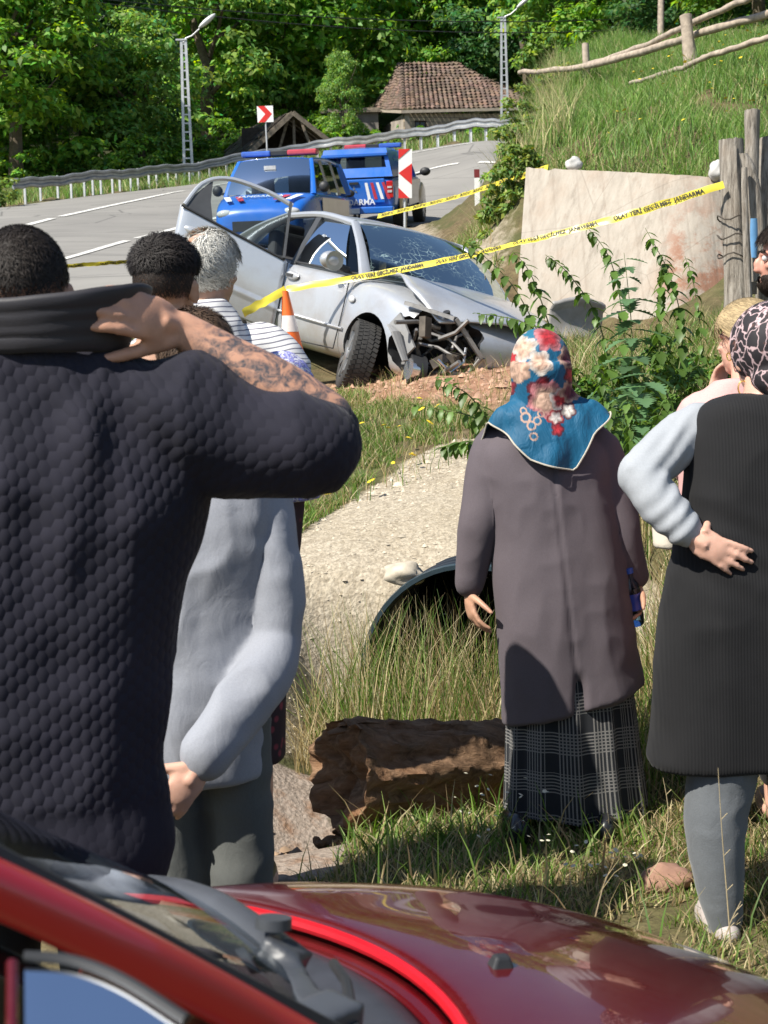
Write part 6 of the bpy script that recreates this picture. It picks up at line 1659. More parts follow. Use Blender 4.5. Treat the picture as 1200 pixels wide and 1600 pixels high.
# ------------------------------------------------------------------ woman with the white and violet headscarf
def violet_scarf_woman():
    root = person('woman in white and violet patterned headscarf, almost hidden by the raised elbow', 392, 4.15); J = local(root); D = 4.15
    hc = J(440, 626, D); mb = MB(); zz = lambda py: J(392, py, D).z; X = lambda px: (px - 392) / FPX * D
    shR = J(446, 770, D); shL = J(335, 770, D)
    std_body(mb, (X(345), 0, 0), 1.42, 0, hc, rad(-10), arms={'R': (shR, J(440, 900, D + .05), J(425, 1010, D + .12)), 'L': (shL, J(325, 900, D), J(330, 1020, D))}, w=.85, hands=[((J(425, 1010, D + .12), (0, .2, -1), (-1, 0, 0), -1), {}), ((J(330, 1020, D), (0, 0, -1), (1, 0, 0), 1), {})])
    obj('body', remesh_mb(mb, .008, 4), SK2, root)
    b = NB('violet_scarf'); v = b.coord(); w = b.voro(v, 22, 'DISTANCE_TO_EDGE'); n = b.noise(v, 30, 3, .5, 3); xyz = b.sep(v)
    pat = b.ramp(n, [(.40, (.62, .62, .70)), (.47, (.62, .62, .72)), (.50, (.06, .06, .22)), (.56, (.27, .27, .62)), (.66, (.42, .42, .78))])
    b.set(col=pat, rough=.7)
    mb = MB(); mb.ell(hc + Vector((0, -.01, .02)), (.094, .112, .112)); torso(mb, [(hc.x - .03, 0, hc.z - .26, .13, .12), (hc.x - .02, 0, hc.z - .18, .12, .11), (hc.x, 0, hc.z - .08, .085, .09), (hc.x, 0, hc.z, .088, .1)], 0)
    me = remesh_mb(mb, .008, 4); wrinkle(me, [((9, 9, 6), .006, 2, True)]); obj('headscarf', me, b.m, root)
    b = NB('dark_floral_dress'); v = b.coord(); n = b.voro(v, 30); b.set(col=b.ramp(n, [(.2, (.20, .03, .05)), (.35, (.025, .012, .02))]), rough=.8)
    mb = MB(); torso(mb, [(X(366), 0, zz(1196), .112, .115), (X(368), 0, zz(1150), .112, .115), (X(376), 0, zz(1000), .118, .12), (X(392), 0, zz(850), .125, .11), (X(395), 0, zz(770), .12, .10), (X(410), 0, zz(710), .07, .07)], 0)
    limb(mb, [shR, J(440, 900, D + .05), J(428, 1000, D + .11)], [.052, .046, .038]); limb(mb, [shL, J(325, 900, D), J(330, 1010, D)], [.05, .045, .04])
    me = remesh_mb(mb, .010, 4); wrinkle(me, [((14, 14, 2), .006, 2, True)]); obj('dress', me, b.m, root)
    trousers(root, lambda x, y, z: Vector((x * .7 + X(345), y, z)), .8, M_DARKTR, r=(.085, .07, .06))
    for s in (-1, 1): shoe(root, (X(345) + s * .07, .04, 0), 0, M_SHOE)
violet_scarf_woman()
# ------------------------------------------------------------------ woman in the teal floral headscarf and long coat
def teal_scarf_woman():
    root = person('woman in long mauve-grey coat, plaid skirt and teal floral headscarf, seen from behind', 885, 4.8); J = local(root); D = 4.8
    hc = J(842, 588, D); X = lambda px: (px - 885) / FPX * D; zz = lambda py: J(885, py, D).z
    shL = J(768, 700, D); eL = J(742, 820, D - .02); wL = J(732, 922, D + .02)
    shR = J(940, 705, D); eR = J(968, 815, D - .0); wR = J(990, 908, D + .04)
    mb = MB()
    pR = []
    std_body(mb, (-.04, 0, 0), 1.46, 0, hc, rad(8), arms={'L': (shL, eL, wL), 'R': (shR, eR, wR)}, feet=False, hands=[((wL, J(738, 962, D) - wL, (.9, .25, 0), 1), dict(curl=(.35, .5, .4), sc=.95)), ((wR, J(996, 945, D + .03) - wR, (-.75, -.3, .0), -1), dict(curl=(.55, .8, .5), sc=.95))])
    obj('body', remesh_mb(mb, .0055, 4), SK3, root)
    COAT = cloth_mat('mauve_coat', (.105, .088, .099), .75, .04, 500, .04, wr=.05)
    mb = MB(); prof = []
    for px, py, a, b_ in ((890, 1106, .217, .165), (887, 1060, .213, .165), (880, 980, .212, .165), (872, 900, .205, .155), (866, 830, .192, .145), (858, 760, .192, .135), (852, 710, .192, .118), (848, 672, .135, .10), (846, 645, .075, .075)):
        prof.append((X(px), 0, zz(py), a, b_))
    torso(mb, prof, 0, 40, 34, 2.4)
    limb(mb, [J(800, 690, D), J(770, 705, D), J(750, 800, D - .02), J(742, 850, D - .01), J(733, 912, D + .01)], [.060, .062, .057, .050, .042], 16, 18)
    limb(mb, [J(905, 690, D), J(938, 705, D), J(962, 790, D), J(976, 850, D), J(989, 898, D + .03)], [.060, .062, .055, .048, .041], 16, 18)
    me = remesh_mb(mb, .008, 5)
    wrinkle(me, [((9, 9, 1.3), .010, 1, True), ((5, 5, 7), .006, 2, False), ((16, 16, 12), .0022, 3, True)])
    c = get_co(me)
    # hem rises to the right and the back vent hangs open
    low = sstep(zz(1000), zz(1106), c[:, 2]); c[:, 2] -= low * (.055 * -(c[:, 0] - X(885)) / .21)
    vent = np.exp(-((c[:, 0] - X(893)) / .014) ** 2) * sstep(zz(1030), zz(1090), c[:, 2]) * (c[:, 1] < 0); c[:, 1] += vent * .05
    # centre back seam
    sx = X(857) + (zz(720) - c[:, 2]) / (zz(720) - zz(1106)) * (X(893) - X(857)); seam = np.exp(-((c[:, 0] - sx) / .006) ** 2) * (c[:, 1] < 0); c[:, 1] += seam * .006
    set_co(me, c); obj('coat', me, COAT, root)
    mb = MB(); mb.tube([wL + Vector((.0, 0, .035)), wL + Vector((.002, 0, .008))], [.041, .039], 18); obj('cuff', remesh_mb(mb, .007, 2), cloth_mat('black_cuff', (.02, .02, .022)), root)
    # teal scarf: cap over the head and a cape that falls to a point
    mb = MB(); mb.ell(hc + Vector((0, -.008, .035)), (.092, .112, .112), None, 24, 18)
    torso(mb, [(hc.x + .0, -.005, hc.z - .14, .115, .10), (hc.x, 0, hc.z - .09, .094, .10), (hc.x, -.005, hc.z - .02, .090, .108), (hc.x, -.008, hc.z + .04, .089, .11)], 0)
    # cape: ring sheet around the shoulders with its own hem line
    n, m = 90, 26; rings = []
    def hem(a):    # hem height against angle (0 = right, -90 deg = back)
        pts = [(-3.1416, J(752, 690, D).z), (-2.75, J(742, 655, D).z), (-2.3, J(770, 680, D).z), (-1.9, J(815, 712, D).z), (-1.5, J(860, 722, D).z), (-1.15, J(905, 730, D).z), (-.75, J(918, 675, D).z), (-.3, J(922, 640, D).z), (.4, J(915, 660, D).z), (1.57, J(860, 690, D).z), (2.6, J(770, 700, D).z), (3.1416, J(752, 690, D).z)]
        return float(np.interp(a, [p[0] for p in pts], [p[1] for p in pts]))
    for i in range(m):
        t = i / (m - 1); r_ = []
        for j in range(n):
            a = -math.pi + 6.283185 * j / n; z0 = hc.z - .01; z1 = hem(a); z = z0 + (z1 - z0) * t
            k = float(sstep(0, 1, t)); ra = float(np.interp(t, [0, .25, .42, .62, 1], [.078, .092, .104, .155, .194])); rb = float(np.interp(t, [0, .25, .42, .62, 1], [.096, .106, .110, .132, .152]))
            fold = (.007 * math.sin(a * 5 + 3.0 * t + .8) + .005 * math.sin(a * 11 + 6 * t)) * t * t + .004 * math.sin(a * 4 + t * 9) * t
            cx = hc.x + .012 * k
            r_.append(Vector((cx + math.cos(a) * (ra + fold), -.006 + math.sin(a) * (rb + fold), z + .004 * math.sin(a * 5) * t)))
        rings.append(r_)
    cap = remesh_mb(mb, .0055, 4); wrinkle(cap, [((8, 8, 5), .006, 2, True), ((20, 20, 10), .0025, 3, True)])
    b = NB('teal_floral_scarf'); v = b.coord(); cc = b.attr('print'); b.set(col=cc, rough=.62, sheen=.05, spec=.3); b.bump(b.noise(b.mapping(v, (1, 1, .5)), 22, 4, .5, 1.5), .5, .016)
    TEAL = np.array((.004, .085, .17)); RED = np.array((.36, .022, .03)); CREAM = np.array((.52, .34, .25)); PINK = np.array((.55, .20, .22)); CY = np.array((.05, .34, .50)); MAR = np.array((.10, .015, .03)); WHT = np.array((.6, .55, .5))
    FL = [(853, 527, 24, RED, PINK), (806, 512, 16, CY, WHT), (798, 560, 20, RED, PINK), (815, 545, 22, CREAM, WHT), (836, 566, 20, CREAM, WHT), (806, 580, 18, CREAM, CREAM), (838, 610, 24, RED, MAR), (846, 622, 30, CREAM, PINK), (868, 622, 19, RED, WHT), (884, 560, 20, MAR, CREAM), (884, 612, 18, MAR, CREAM), (790, 605, 14, RED, MAR), (860, 650, 14, WHT, RED), (862, 668, 11, RED, MAR), (885, 585, 14, RED, MAR), (880, 640, 14, WHT, MAR)]  # the cyan and white spot is a painted highlight, the rest are flowers
    def paintc(me):
        c = get_co(me); n_ = len(c); col = np.tile(TEAL, (n_, 1)) * (1 + .1 * nz3(c, (30, 30, 30), 2))[:, None]
        sc = D / FPX
        # highlight painted into the colour: crown turns cyan towards the top
        hi = sstep(J(850, 560, D).z, J(850, 515, D).z, c[:, 2])[:, None]; col = col * (1 - .5 * hi) + CY * .5 * hi * .5
        for (px, py, r, A, B) in FL:
            q = J(px, py, D); u = (c[:, 0] - q.x) / (r * sc); w = (c[:, 2] - q.z) / (r * sc); rr = np.hypot(u, w); th = np.arctan2(w, u) + px
            back = (c[:, 1] < .05)
            edge = .72 + .28 * np.abs(np.cos(th * 2.5)) + .1 * nz3(c, (60, 60, 60), px)
            mk = (rr < edge) & back; shade = (.62 + .45 * (1 - rr / edge) + .35 * nz3(c, (140, 140, 140), r) + .15 * np.sin(th * 5))[:, None]
            mixk = sstep(.45, .95, rr / edge)[:, None]; cc_ = (A * (1 - mixk) + B * mixk) * np.clip(shade, .4, 1.4); col = np.where(mk[:, None], cc_, col)
        # beige scroll below the flowers
        for (px, py, r) in ((815, 650, 9), (823, 662, 8), (832, 655, 7), (826, 678, 7), (812, 640, 6), (838, 644, 6)):
            q = J(px, py, D); rr = np.hypot(c[:, 0] - q.x, c[:, 2] - q.z) / (r * sc); mk = (np.abs(rr - .75) < .17) & (c[:, 1] < 0); col = np.where(mk[:, None], np.array((.40, .26, .20)), col)
        vcol(me, 'print', np.clip(col, 0, 1))
    paintc(cap); sc_ = obj('headscarf', cap, b.m, root)
    vs = [p for r_ in rings for p in r_]; fs = [(i * n + j, i * n + (j + 1) % n, (i + 1) * n + (j + 1) % n, (i + 1) * n + j) for i in range(m - 1) for j in range(n)]
    me = bpy.data.meshes.new('cape'); me.from_pydata(vs, [], fs); me.update()
    o = bpy.data.objects.new('tmp', me); COL.objects.link(o); q = o.modifiers.new('s', 'SUBSURF'); q.levels = 2; baked(o); me = o.data; bpy.data.objects.remove(o); wrinkle(me, [((9, 9, 4), .007, 3, True), ((18, 18, 9), .003, 6, True)]); paintc(me)
    o = obj('headscarf_fall', me, b.m, root, True); q = o.modifiers.new('so', 'SOLIDIFY'); q.thickness = .003
    mb = MB(); mb.tube([tuple(p + Vector((0, -.002, 0))) for p in rings[-1]] + [tuple(rings[-1][0])], .0028, 6, cap=False); mb.build('scarf_trim', cloth_mat('cream_crochet', (.5, .46, .38)), sc_, True)
    # long plaid skirt
    b = NB('plaid_skirt'); v = b.coord('UV'); xyz = b.sep(v)
    def lines(c_, per, groups, wid):
        f = b.math('FRACT', b.math('DIVIDE', c_, per)); g = b.math('FRACT', b.math('DIVIDE', c_, .0105)); band = b.math('LESS_THAN', f, groups); return b.math('MULTIPLY', band, b.math('LESS_THAN', g, wid))
    l = b.math('MAXIMUM', lines(xyz[0], .105, .62, .38), lines(xyz[1], .13, .55, .38)); nn = b.noise(b.coord(), 600, 2)
    b.set(col=b.mix(b.math('MULTIPLY', l, .9), (.012, .014, .018), (.19, .185, .175)), rough=.95); b.bump(nn, .3, .003)
    prof = cr([(X(893), 0, zz(1278), .222, .16), (X(890), 0, zz(1200), .21, .155), (X(887), 0, zz(1100), .198, .15), (X(882), 0, zz(1000), .18, .14)], 24); n = 150; vs, uv = [], []
    for i, (x, y, z, a, bb_) in enumerate(prof):
        for j in range(n + 1):
            t = 6.283185 * j / n; k = (1 - i / 23) ; f = 1 + (.055 * math.sin(t * 11 + .6) + .025 * math.sin(t * 23)) * (.35 + k * .65)
            vs.append((x + math.cos(t) * a * f, y + math.sin(t) * bb_ * f, z + .006 * math.sin(t * 5) * k)); uv.append((t * .19, z))
    fs = [(i * (n + 1) + j, i * (n + 1) + j + 1, (i + 1) * (n + 1) + j + 1, (i + 1) * (n + 1) + j) for i in range(23) for j in range(n)]
    me = bpy.data.meshes.new('skirt'); me.from_pydata(vs, [], fs); lu = me.uv_layers.new(name='UVMap')
    for p in me.polygons:
        for li in p.loop_indices: lu.data[li].uv = uv[me.loops[li].vertex_index]
    obj('skirt', me, b.m, root, True)
    for px in (806, 948): shoe(root, J(px, 1302, D - .03) + Vector((0, .02, -.03)), rad(6 if px < 850 else -8), simple('black_leather', (.018, .019, .021), .25), .24, .085)
teal_scarf_woman()

# water bottle held in her right hand
def bottle():
    c = P(989, 950, 4.81); root = empty('water_bottle', c); tag(root, 'small clear water bottle with blue label held at the coat sleeve', 'bottle')
    m = glass_mat('bottle_plastic', (.70, .82, .92), .05); D_ = 12
    prof = [(.0, -.055), (.026, -.055), (.031, -.048), (.031, -.02), (.029, -.015), (.031, -.01), (.031, .06), (.026, .08), (.013, .10), (.013, .125)]
    mb = MB(); mb.loft([[Vector((math.cos(a) * r, math.sin(a) * r, z)) for a in np.linspace(0, 6.283, 25)[:-1]] for r, z in prof], cap=False); mb.build('bottle_body', m, root, True)
    mb = MB(); mb.tube([(0, 0, .0), (0, 0, .055)], .0318, 24, cap=False); mb.build('label_band', simple('blue_label', (.02, .05, .35), .35), root, True)
    mb = MB(); mb.tube([(0, 0, .118), (0, 0, .135)], .0155, 16); mb.build('bottle_cap', simple('blue_cap', (.03, .10, .45), .4), root, True)
    mb = MB(); mb.tube([(0, 0, -.052), (0, 0, -.012)], .028, 20); mb.build('water', glass_mat('water_in_bottle', (.55, .72, .90), .02), root, True)
    root.rotation_euler = (rad(10), rad(-8), 0)
bottle()

# ------------------------------------------------------------------ woman in the ribbed black vest
def vest_woman():
    root = person('woman in ribbed black vest with grey sleeves, hand on hip, leopard print headscarf', 1135, 3.95); J = local(root); D = 3.95
    X = lambda px: (px - 1135) / FPX * D; zz = lambda py: J(1135, py, D).z
    hc = J(1197, 556, D)
    shL = J(1088, 672, D); eL = J(1003, 742, D - .06); wL = J(1078, 838, D - .13)
    shR = J(1278, 680, D); eR = J(1330, 820, D); wR = J(1325, 960, D)
    mb = MB(); fl = J(1128, 1452, D - .03)
    std_body(mb, (X(1190), 0, 0), 1.6, 0, hc, rad(14), arms={'L': (shL, eL, wL), 'R': (shR, eR, wR)}, legs=False, hands=[((wL, J(1145, 872, D - .155) - wL, (.25, .85, -.15), 1), dict(curl=(.10, .22, .15), sc=.98, spread=.09, tdir=(.35, .9, .35))), ((wR, (0, 0, -1), (-1, 0, 0), -1), {})])
    for (a, b_, c_) in ((J(1140, 1150, D), J(1122, 1310, D), J(1132, 1450, D)), (J(1250, 1150, D), J(1255, 1310, D), J(1255, 1450, D))):
        limb(mb, [a, b_, c_], [.07, .05, .035]); mb.ell(c_ + Vector((0, .06, -.015)), (.04, .11, .03))
    me = remesh_mb(mb, .0055, 4); obj('body', me, SK2, root)
    
    b = NB('ribbed_vest'); v = b.coord(); xyz = b.sep(v)
    rib = b.math('SINE', b.math('MULTIPLY', b.math('ADD', xyz[0], b.math('MULTIPLY', b.noise(v, 3, 2), .01)), 820)); n1 = b.noise(v, 4, 4)
    b.set(col=b.ramp(n1, [(.3, (.009, .009, .010)), (.7, (.015, .015, .016))]), rough=.85, sheen=.05, spec=.2); b.bump(rib, .22, .0018)
    mb = MB(); P_ = []
    for px, py, a, bb_ in ((1150, 1196, .232, .17), (1154, 1120, .225, .17), (1158, 1000, .215, .165), (1166, 900, .20, .155), (1174, 820, .183, .14), (1180, 740, .175, .13), (1182, 680, .178, .115), (1184, 640, .15, .095), (1190, 618, .085, .075)):
        P_.append((X(px), 0, zz(py), a, bb_))
    torso(mb, P_, 0, 36, 30, 2.4); me = remesh_mb(mb, .009, 4)
    wrinkle(me, [((8, 8, 2), .006, 1, True), ((6, 6, 9), .005, 2, True)])
    c = get_co(me); n_ = get_no(me); f = np.sin((c[:, 0] * .6 + c[:, 2]) * 70) * np.exp(-((c[:, 2] - zz(850)) / .10) ** 2) * np.exp(-((c[:, 0] - X(1130)) / .12) ** 2); set_co(me, c + n_ * (f * .005)[:, None])
    obj('vest', me, b.m, root)
    SL = cloth_mat('grey_melange', (.33, .35, .375), .85, .05, 900, .05, wr=.12)
    mb = MB(); limb(mb, [J(1100, 668, D), shL, J(1040, 706, D - .03), eL], [.062, .066, .062, .056], 16, 14); mb.ell(eL + Vector((-.005, 0, 0)), (.054, .056, .058)); limb(mb, [eL, J(1030, 785, D - .095), J(1070, 826, D - .122)], [.057, .054, .043], 16, 14)
    limb(mb, [shR, eR, wR], [.066, .056, .045])
    me = remesh_mb(mb, .007, 4); wrinkle(me, [((10, 10, 10), .005, 4, True), ((24, 24, 24), .002, 5, True)])
    c = get_co(me); n_ = get_no(me); s = (c[:, 0] - c[:, 2]) * 105; f = np.sin(s + 2 * nz3(c, (9, 9, 9), 1)) * np.exp(-((c[:, 0] - X(1040)) / .07) ** 2) * .0030; set_co(me, c + n_ * f[:, None]); obj('sleeves', me, SL, root)
    # leggings
    mb = MB()
    for (a, b_, c_) in ((J(1138, 1130, D), J(1118, 1290, D), J(1131, 1442, D)), (J(1250, 1130, D), J(1255, 1290, D), J(1255, 1442, D))): limb(mb, [a, a.lerp(b_, .5), b_, b_.lerp(c_, .5), c_], [.098, .088, .078, .065, .045], 18, 16)
    me = remesh_mb(mb, .009, 4); wrinkle(me, [((8, 8, 14), .004, 1, True)]); obj('leggings', me, cloth_mat('grey_leggings', (.115, .125, .135), .85, .10, 260, .2, bstr=.3, vs=14), root)
    for px in (1128, 1255): shoe(root, J(px, 1462, D) + Vector((0, .04, -.02)), rad(8), simple('pale_slipper', (.42, .37, .35), .6), .22, .08, .055)
    # headscarf tied at the nape
    b = NB('leopard_scarf'); v = b.coord(); e = b.voro(b.mix(.08, b.mapping(v, (1, 1, .7)), b.noise(v, 14, 3, color=True)), 30, 'DISTANCE_TO_EDGE'); n2 = b.noise(v, 22, 3); q = b.attr('plain', 'Fac')
    c_ = b.ramp(e, [(.025, (.50, .36, .37)), (.06, (.016, .013, .016))]); c_ = b.mix(b.ramp(n2, [(.62, 0), (.68, .6)]), c_, (.13, .05, .03)); c_ = b.mix(q, c_, (.20, .125, .125)); b.set(col=c_, rough=.75)
    mb = MB(); mb.ell(hc + Vector((0, -.015, .03)), (.092, .110, .108), None, 20, 14); mb.ell(hc + Vector((.01, -.06, -.05)), (.07, .062, .062)); mb.ell(hc + Vector((.02, -.09, -.07)), (.035, .03, .05), (0, rad(25), 0)); mb.tube([hc + Vector((.02, -.10, -.06)), hc + Vector((.03, -.115, -.12)), hc + Vector((.02, -.10, -.17))], [.025, .03, .012], 10, flat=.5)
    me = remesh_mb(mb, .0065, 4); wrinkle(me, [((14, 14, 8), .005, 3, True)]); c = get_co(me)
    pl = sstep(.0, .02, (c[:, 0] - hc.x) + .018 + .25 * (c[:, 2] - hc.z)) * sstep(hc.z + .07, hc.z + .03, c[:, 2]) * (c[:, 1] < -.02); a = me.attributes.new('plain', 'FLOAT', 'POINT'); a.data.foreach_set('value', pl.astype(np.float32)); obj('headscarf', me, b.m, root)
    q0 = J(1160, 606, D - .01); mb = MB(); mb.tube([q0 + Vector((math.cos(a) * .012, -.005, math.sin(a) * .018)) for a in np.linspace(0, 6.283, 20)], .0022, 6, cap=False); mb.build('earring', simple('gold', (.75, .52, .18), .25, .9), root, True); mb = MB(); mb.ell(q0 + Vector((0, -.005, -.018)), (.004, .004, .004)); mb.build('earring_bead', simple('blue_bead', (.02, .15, .5), .2), root, True)
vest_woman()

# ------------------------------------------------------------------ blonde woman in pink
def pink_woman():
    root = person('blonde woman in pale pink jacket holding a hand to her face', 1160, 4.6); J = local(root); D = 4.6
    X = lambda px: (px - 1160) / FPX * D; zz = lambda py: J(1160, py, D).z
    hc = J(1167, 533, D); shL = J(1090, 656, D); eL = J(1080, 735, D + .14); wL = J(1116, 625, D + .13)
    shR = J(1270, 690, D); mb = MB()
    L, _, R = std_body(mb, (.01, 0, 0), 1.46, 0, hc, rad(38), arms={'L': (shL, eL, wL), 'R': (shR, J(1290, 820, D), J(1285, 940, D))}, hands=[((wL, J(1130, 560, D + .10) - wL, (.4, -.5, 0), 1), dict(curl=(.2, .4, .3), sc=.95)), ((J(1285, 940, D), (0, 0, -1), (-1, 0, 0), -1), {})])
    obj('body', remesh_mb(mb, .0055, 4), SK2, root)
    hair_obj('hair', root, hc + Vector((0, -.012, .03)), (.083, .104, .096), R, 7000, .10, lambda d: (d[:, 2] > -.62 + .95 * (d[:, 1] > .30)) & ~((np.abs(d[:, 0]) > .75) & (d[:, 2] < -.05) & (d[:, 1] > -.25)), lambda d: np.c_[-d[:, 0] * .6, -1 + 0 * d[:, 0], -.35 - .4 * d[:, 2]], (.36, .27, .15), .0030, .06, 12, .10, .35, droop=.2, follow=1.0)
    PK = cloth_mat('pink_jacket', (.62, .36, .34), .8, .05); mb = MB()
    torso(mb, [(0, 0, zz(1040), .19, .14), (0, 0, zz(900), .18, .14), (0, 0, zz(780), .19, .135), (0, 0, zz(670), .185, .12), (0, 0, zz(625), .145, .10), (0, 0, zz(592), .08, .08)], 0)
    limb(mb, [J(1112, 645, D), shL, eL, J(1110, 650, D + .135)], [.07, .066, .055, .042], 16, 16); limb(mb, [shR, J(1290, 820, D), J(1285, 920, D)], [.066, .055, .045])
    me = remesh_mb(mb, .009, 4); wrinkle(me, [((8, 8, 8), .005, 1, True)]); obj('jacket', me, PK, root)
    trousers(root, lambda x, y, z: Vector((x + .01, y, z)), 1.62 / 1.75, M_DARKTR, r=(.095, .075, .06), bottom=.18)
    for s in (-1, 1): shoe(root, (s * .095 + .01, .05, 0), 0, simple('tan_sandal', (.35, .22, .15), .6), .24, .085, .06)
    q0 = hc + R @ Vector((-.083, .0, -.045)); mb = MB(); mb.tube([q0 + Vector((math.cos(a) * .006, math.sin(a) * .011, math.sin(a) * .011)) for a in np.linspace(0, 6.283, 16)], .002, 6, cap=False); mb.build('earring', simple('gold_small', (.75, .52, .18), .25, .9), root, True)
pink_woman()
def bag():
    c = P(1050, 815, 4.5); mb = MB(); n = 14
    rings = [[Vector((math.cos(a) * w, math.sin(a) * .045, z)) for a in np.linspace(0, 6.283, 21)[:-1]] for z, w in ((-.075, .05), (-.07, .055), (0, .058), (.06, .05), (.07, .04))]
    mb.loft(rings); me = remesh_mb(mb, .008, 3); wrinkle(me, [((12, 12, 12), .005, 1, True)])
    root = empty('shoulder_bag', c); tag(root, 'cream cloth bag hanging beside the pink jacket', 'bag')
    obj('pouch', me, cloth_mat('cream_canvas', (.60, .55, .46)), root)
    mb = MB(); mb.tube([(-.05, 0, .08), (.0, .02, .14), (.07, .03, .17), (.12, .02, .10)], .006, 6); mb.build('strap', cloth_mat('cream_strap', (.5, .46, .40)), root, True)
bag()

# ------------------------------------------------------------------ bearded man at the right edge
def bearded_man():
    root = person('dark-haired bearded man in profile cut by the right edge', 1238, 5.0); J = local(root); D = 5.0
    hc = J(1231, 405, D); mb = MB(); L, _, R = std_body(mb, (0, 0, 0), 1.62, rad(85), hc, rad(85), arms={'R': (J(1238, 545, D - .2), J(1240, 650, D - .22), J(1232, 760, D - .2)), 'L': (J(1238, 545, D + .2), J(1240, 650, D + .22), J(1232, 760, D + .2))}, hands=[((J(1232, 760, D - .2), (0, 0, -1), (0, 1, 0), 1), {}), ((J(1232, 760, D + .2), (0, 0, -1), (0, -1, 0), -1), {})])
    obj('body', remesh_mb(mb, .006, 3), skin_mat('skin_ruddy', (.55, .27, .20)), root)
    hair_obj('hair', root, hc + Vector((0, 0, .03)), (.080, .100, .091), R, 5000, .03, lambda d: (d[:, 2] > -.5 + .85 * (d[:, 1] > .35)), lambda d: np.c_[d[:, 0] * .3, .3 + 0 * d[:, 0], -.6 + 0 * d[:, 0]], (.022, .015, .011), .003, .5, 15)
    hair_obj('beard', root, hc + R @ Vector((0, .03, -.045)), (.067, .074, .080), R, 4500, .016, lambda d: (d[:, 2] < -.05) & (d[:, 1] > -.35) & ~((d[:, 1] > .80) & (d[:, 2] > -.35)), lambda d: np.c_[0 * d[:, 0], .1 + 0 * d[:, 0], -1 + 0 * d[:, 0]], (.03, .02, .015), .0026, .5, 16)
    for s in (-1, 1):
        mb = MB(); mb.ell(hc + R @ Vector((s * .032, .078, .003)), (.011, .011, .011)); mb.build('eye', simple('eye_white', (.55, .52, .50), .2), root, True)
        mb = MB(); mb.tube([hc + R @ Vector((s * x, .088 - .004 * abs(x - .03) / .02, .024 + .004 * math.sin((x - .012) / .045 * 3.14))) for x in np.linspace(.012, .055, 6)], .005, 6); mb.build('eyebrow', simple('brow_hair', (.025, .017, .013), .7), root, True)
    M = cloth_mat('navy_shirt', (.03, .035, .05)); mb = MB(); zz = lambda py: J(1238, py, D).z
    torso(mb, [(0, 0, zz(860), .20, .14), (0, 0, zz(680), .20, .14), (0, 0, zz(570), .21, .13), (0, 0, zz(510), .15, .1), (0, 0, zz(485), .075, .07)], rad(85))
    for s in (-.2, .2): limb(mb, [J(1238, 545, D + s * .8), J(1240, 640, D + s * 1.1)], [.08, .07])
    me = remesh_mb(mb, .011, 4); wrinkle(me, [((6, 6, 8), .006, 1, True)]); obj('shirt', me, M, root)
    trousers(root, L, 1.0, M_TROUSER, yaw=rad(85))
    for s in (-1, 1): shoe(root, L(s * .1, .04, 0), rad(85), M_SHOE)
bearded_man()
# ------------------------------------------------------------------ ground cover and small things
def GHt(x, y):
    """height of the built ground sheet"""
    x = np.asarray(x, float); y = np.asarray(y, float)
    i = np.clip(np.searchsorted(gx, x) - 1, 0, len(gx) - 2); j = np.clip(np.searchsorted(gy, y) - 1, 0, len(gy) - 2)
    u = (x - gx[i]) / (gx[i + 1] - gx[i]); v = (y - gy[j]) / (gy[j + 1] - gy[j])
    return (GZ[j, i] * (1 - u) + GZ[j, i + 1] * u) * (1 - v) + (GZ[j + 1, i] * (1 - u) + GZ[j + 1, i + 1] * u) * v

def blades(x, y, h, w, rng, lean=.5, green=.6, cols=None, seg=3, zoff=-.01):
    n = len(x); z = GHt(x, y) + zoff
    a = rng.uniform(0, 6.283, n); l = rng.uniform(.1, 1, n) * lean * h; f = rng.uniform(0, 6.283, n)
    dx, dy = np.cos(a), np.sin(a); sx, sy = np.cos(f), np.sin(f)
    vs = []
    for k in range(seg + 1):
        t = k / seg; ww = w * (1 - t ** 1.6) * .5 + .0004; ox = dx * l * t * t; oy = dy * l * t * t; zz = z + h * t * (1 - .18 * t * lean)
        vs.append(np.stack([x + ox + sx * ww, y + oy + sy * ww, zz], -1)); vs.append(np.stack([x + ox - sx * ww, y + oy - sy * ww, zz], -1))
    V = np.stack(vs, 1).reshape(-1, 3); b0 = np.arange(n)[:, None] * (2 * (seg + 1))
    F_ = np.concatenate([b0 + np.array([2 * k, 2 * k + 1, 2 * k + 3, 2 * k + 2]) for k in range(seg)], 0)
    G1 = np.array(((.10, .19, .03), (.15, .24, .045), (.20, .27, .07), (.07, .14, .025))); S1 = np.array(((.46, .38, .20), (.38, .30, .15), (.52, .45, .27), (.30, .22, .12)))
    if cols is not None: G1, S1 = cols
    isg = rng.random(n) < green; c = np.where(isg[:, None], G1[rng.integers(0, len(G1), n)], S1[rng.integers(0, len(S1), n)]) * rng.uniform(.7, 1.3, n)[:, None]
    return V, F_, np.repeat(c, 2 * (seg + 1), 0)
M_GRASS = leaf_mat('grass_blades', (1, 1, 1), trans=.35, rough=.55)
def merge(parts):
    vs, fs, cs = [], [], []; o = 0
    for v, f, c in parts: vs.append(v); fs.append(f + o); cs.append(c); o += len(v)
    return np.concatenate(vs), np.concatenate(fs), np.concatenate(cs)
def sample(poly, n, rng):
    pts = np.array([tuple(p)[:2] for p in poly]); lo_, hi_ = pts.min(0), pts.max(0); xs, ys = [], []
    m = 0
    while m < n:
        q = rng.uniform(lo_, hi_, (n * 2, 2)); k = in_poly(q[:, 0], q[:, 1], poly); xs.append(q[k, 0]); ys.append(q[k, 1]); m += k.sum()
    return np.concatenate(xs)[:n], np.concatenate(ys)[:n]
def plan(pts): return [tuple(P(*p))[:2] for p in pts]
rng = np.random.default_rng(42)
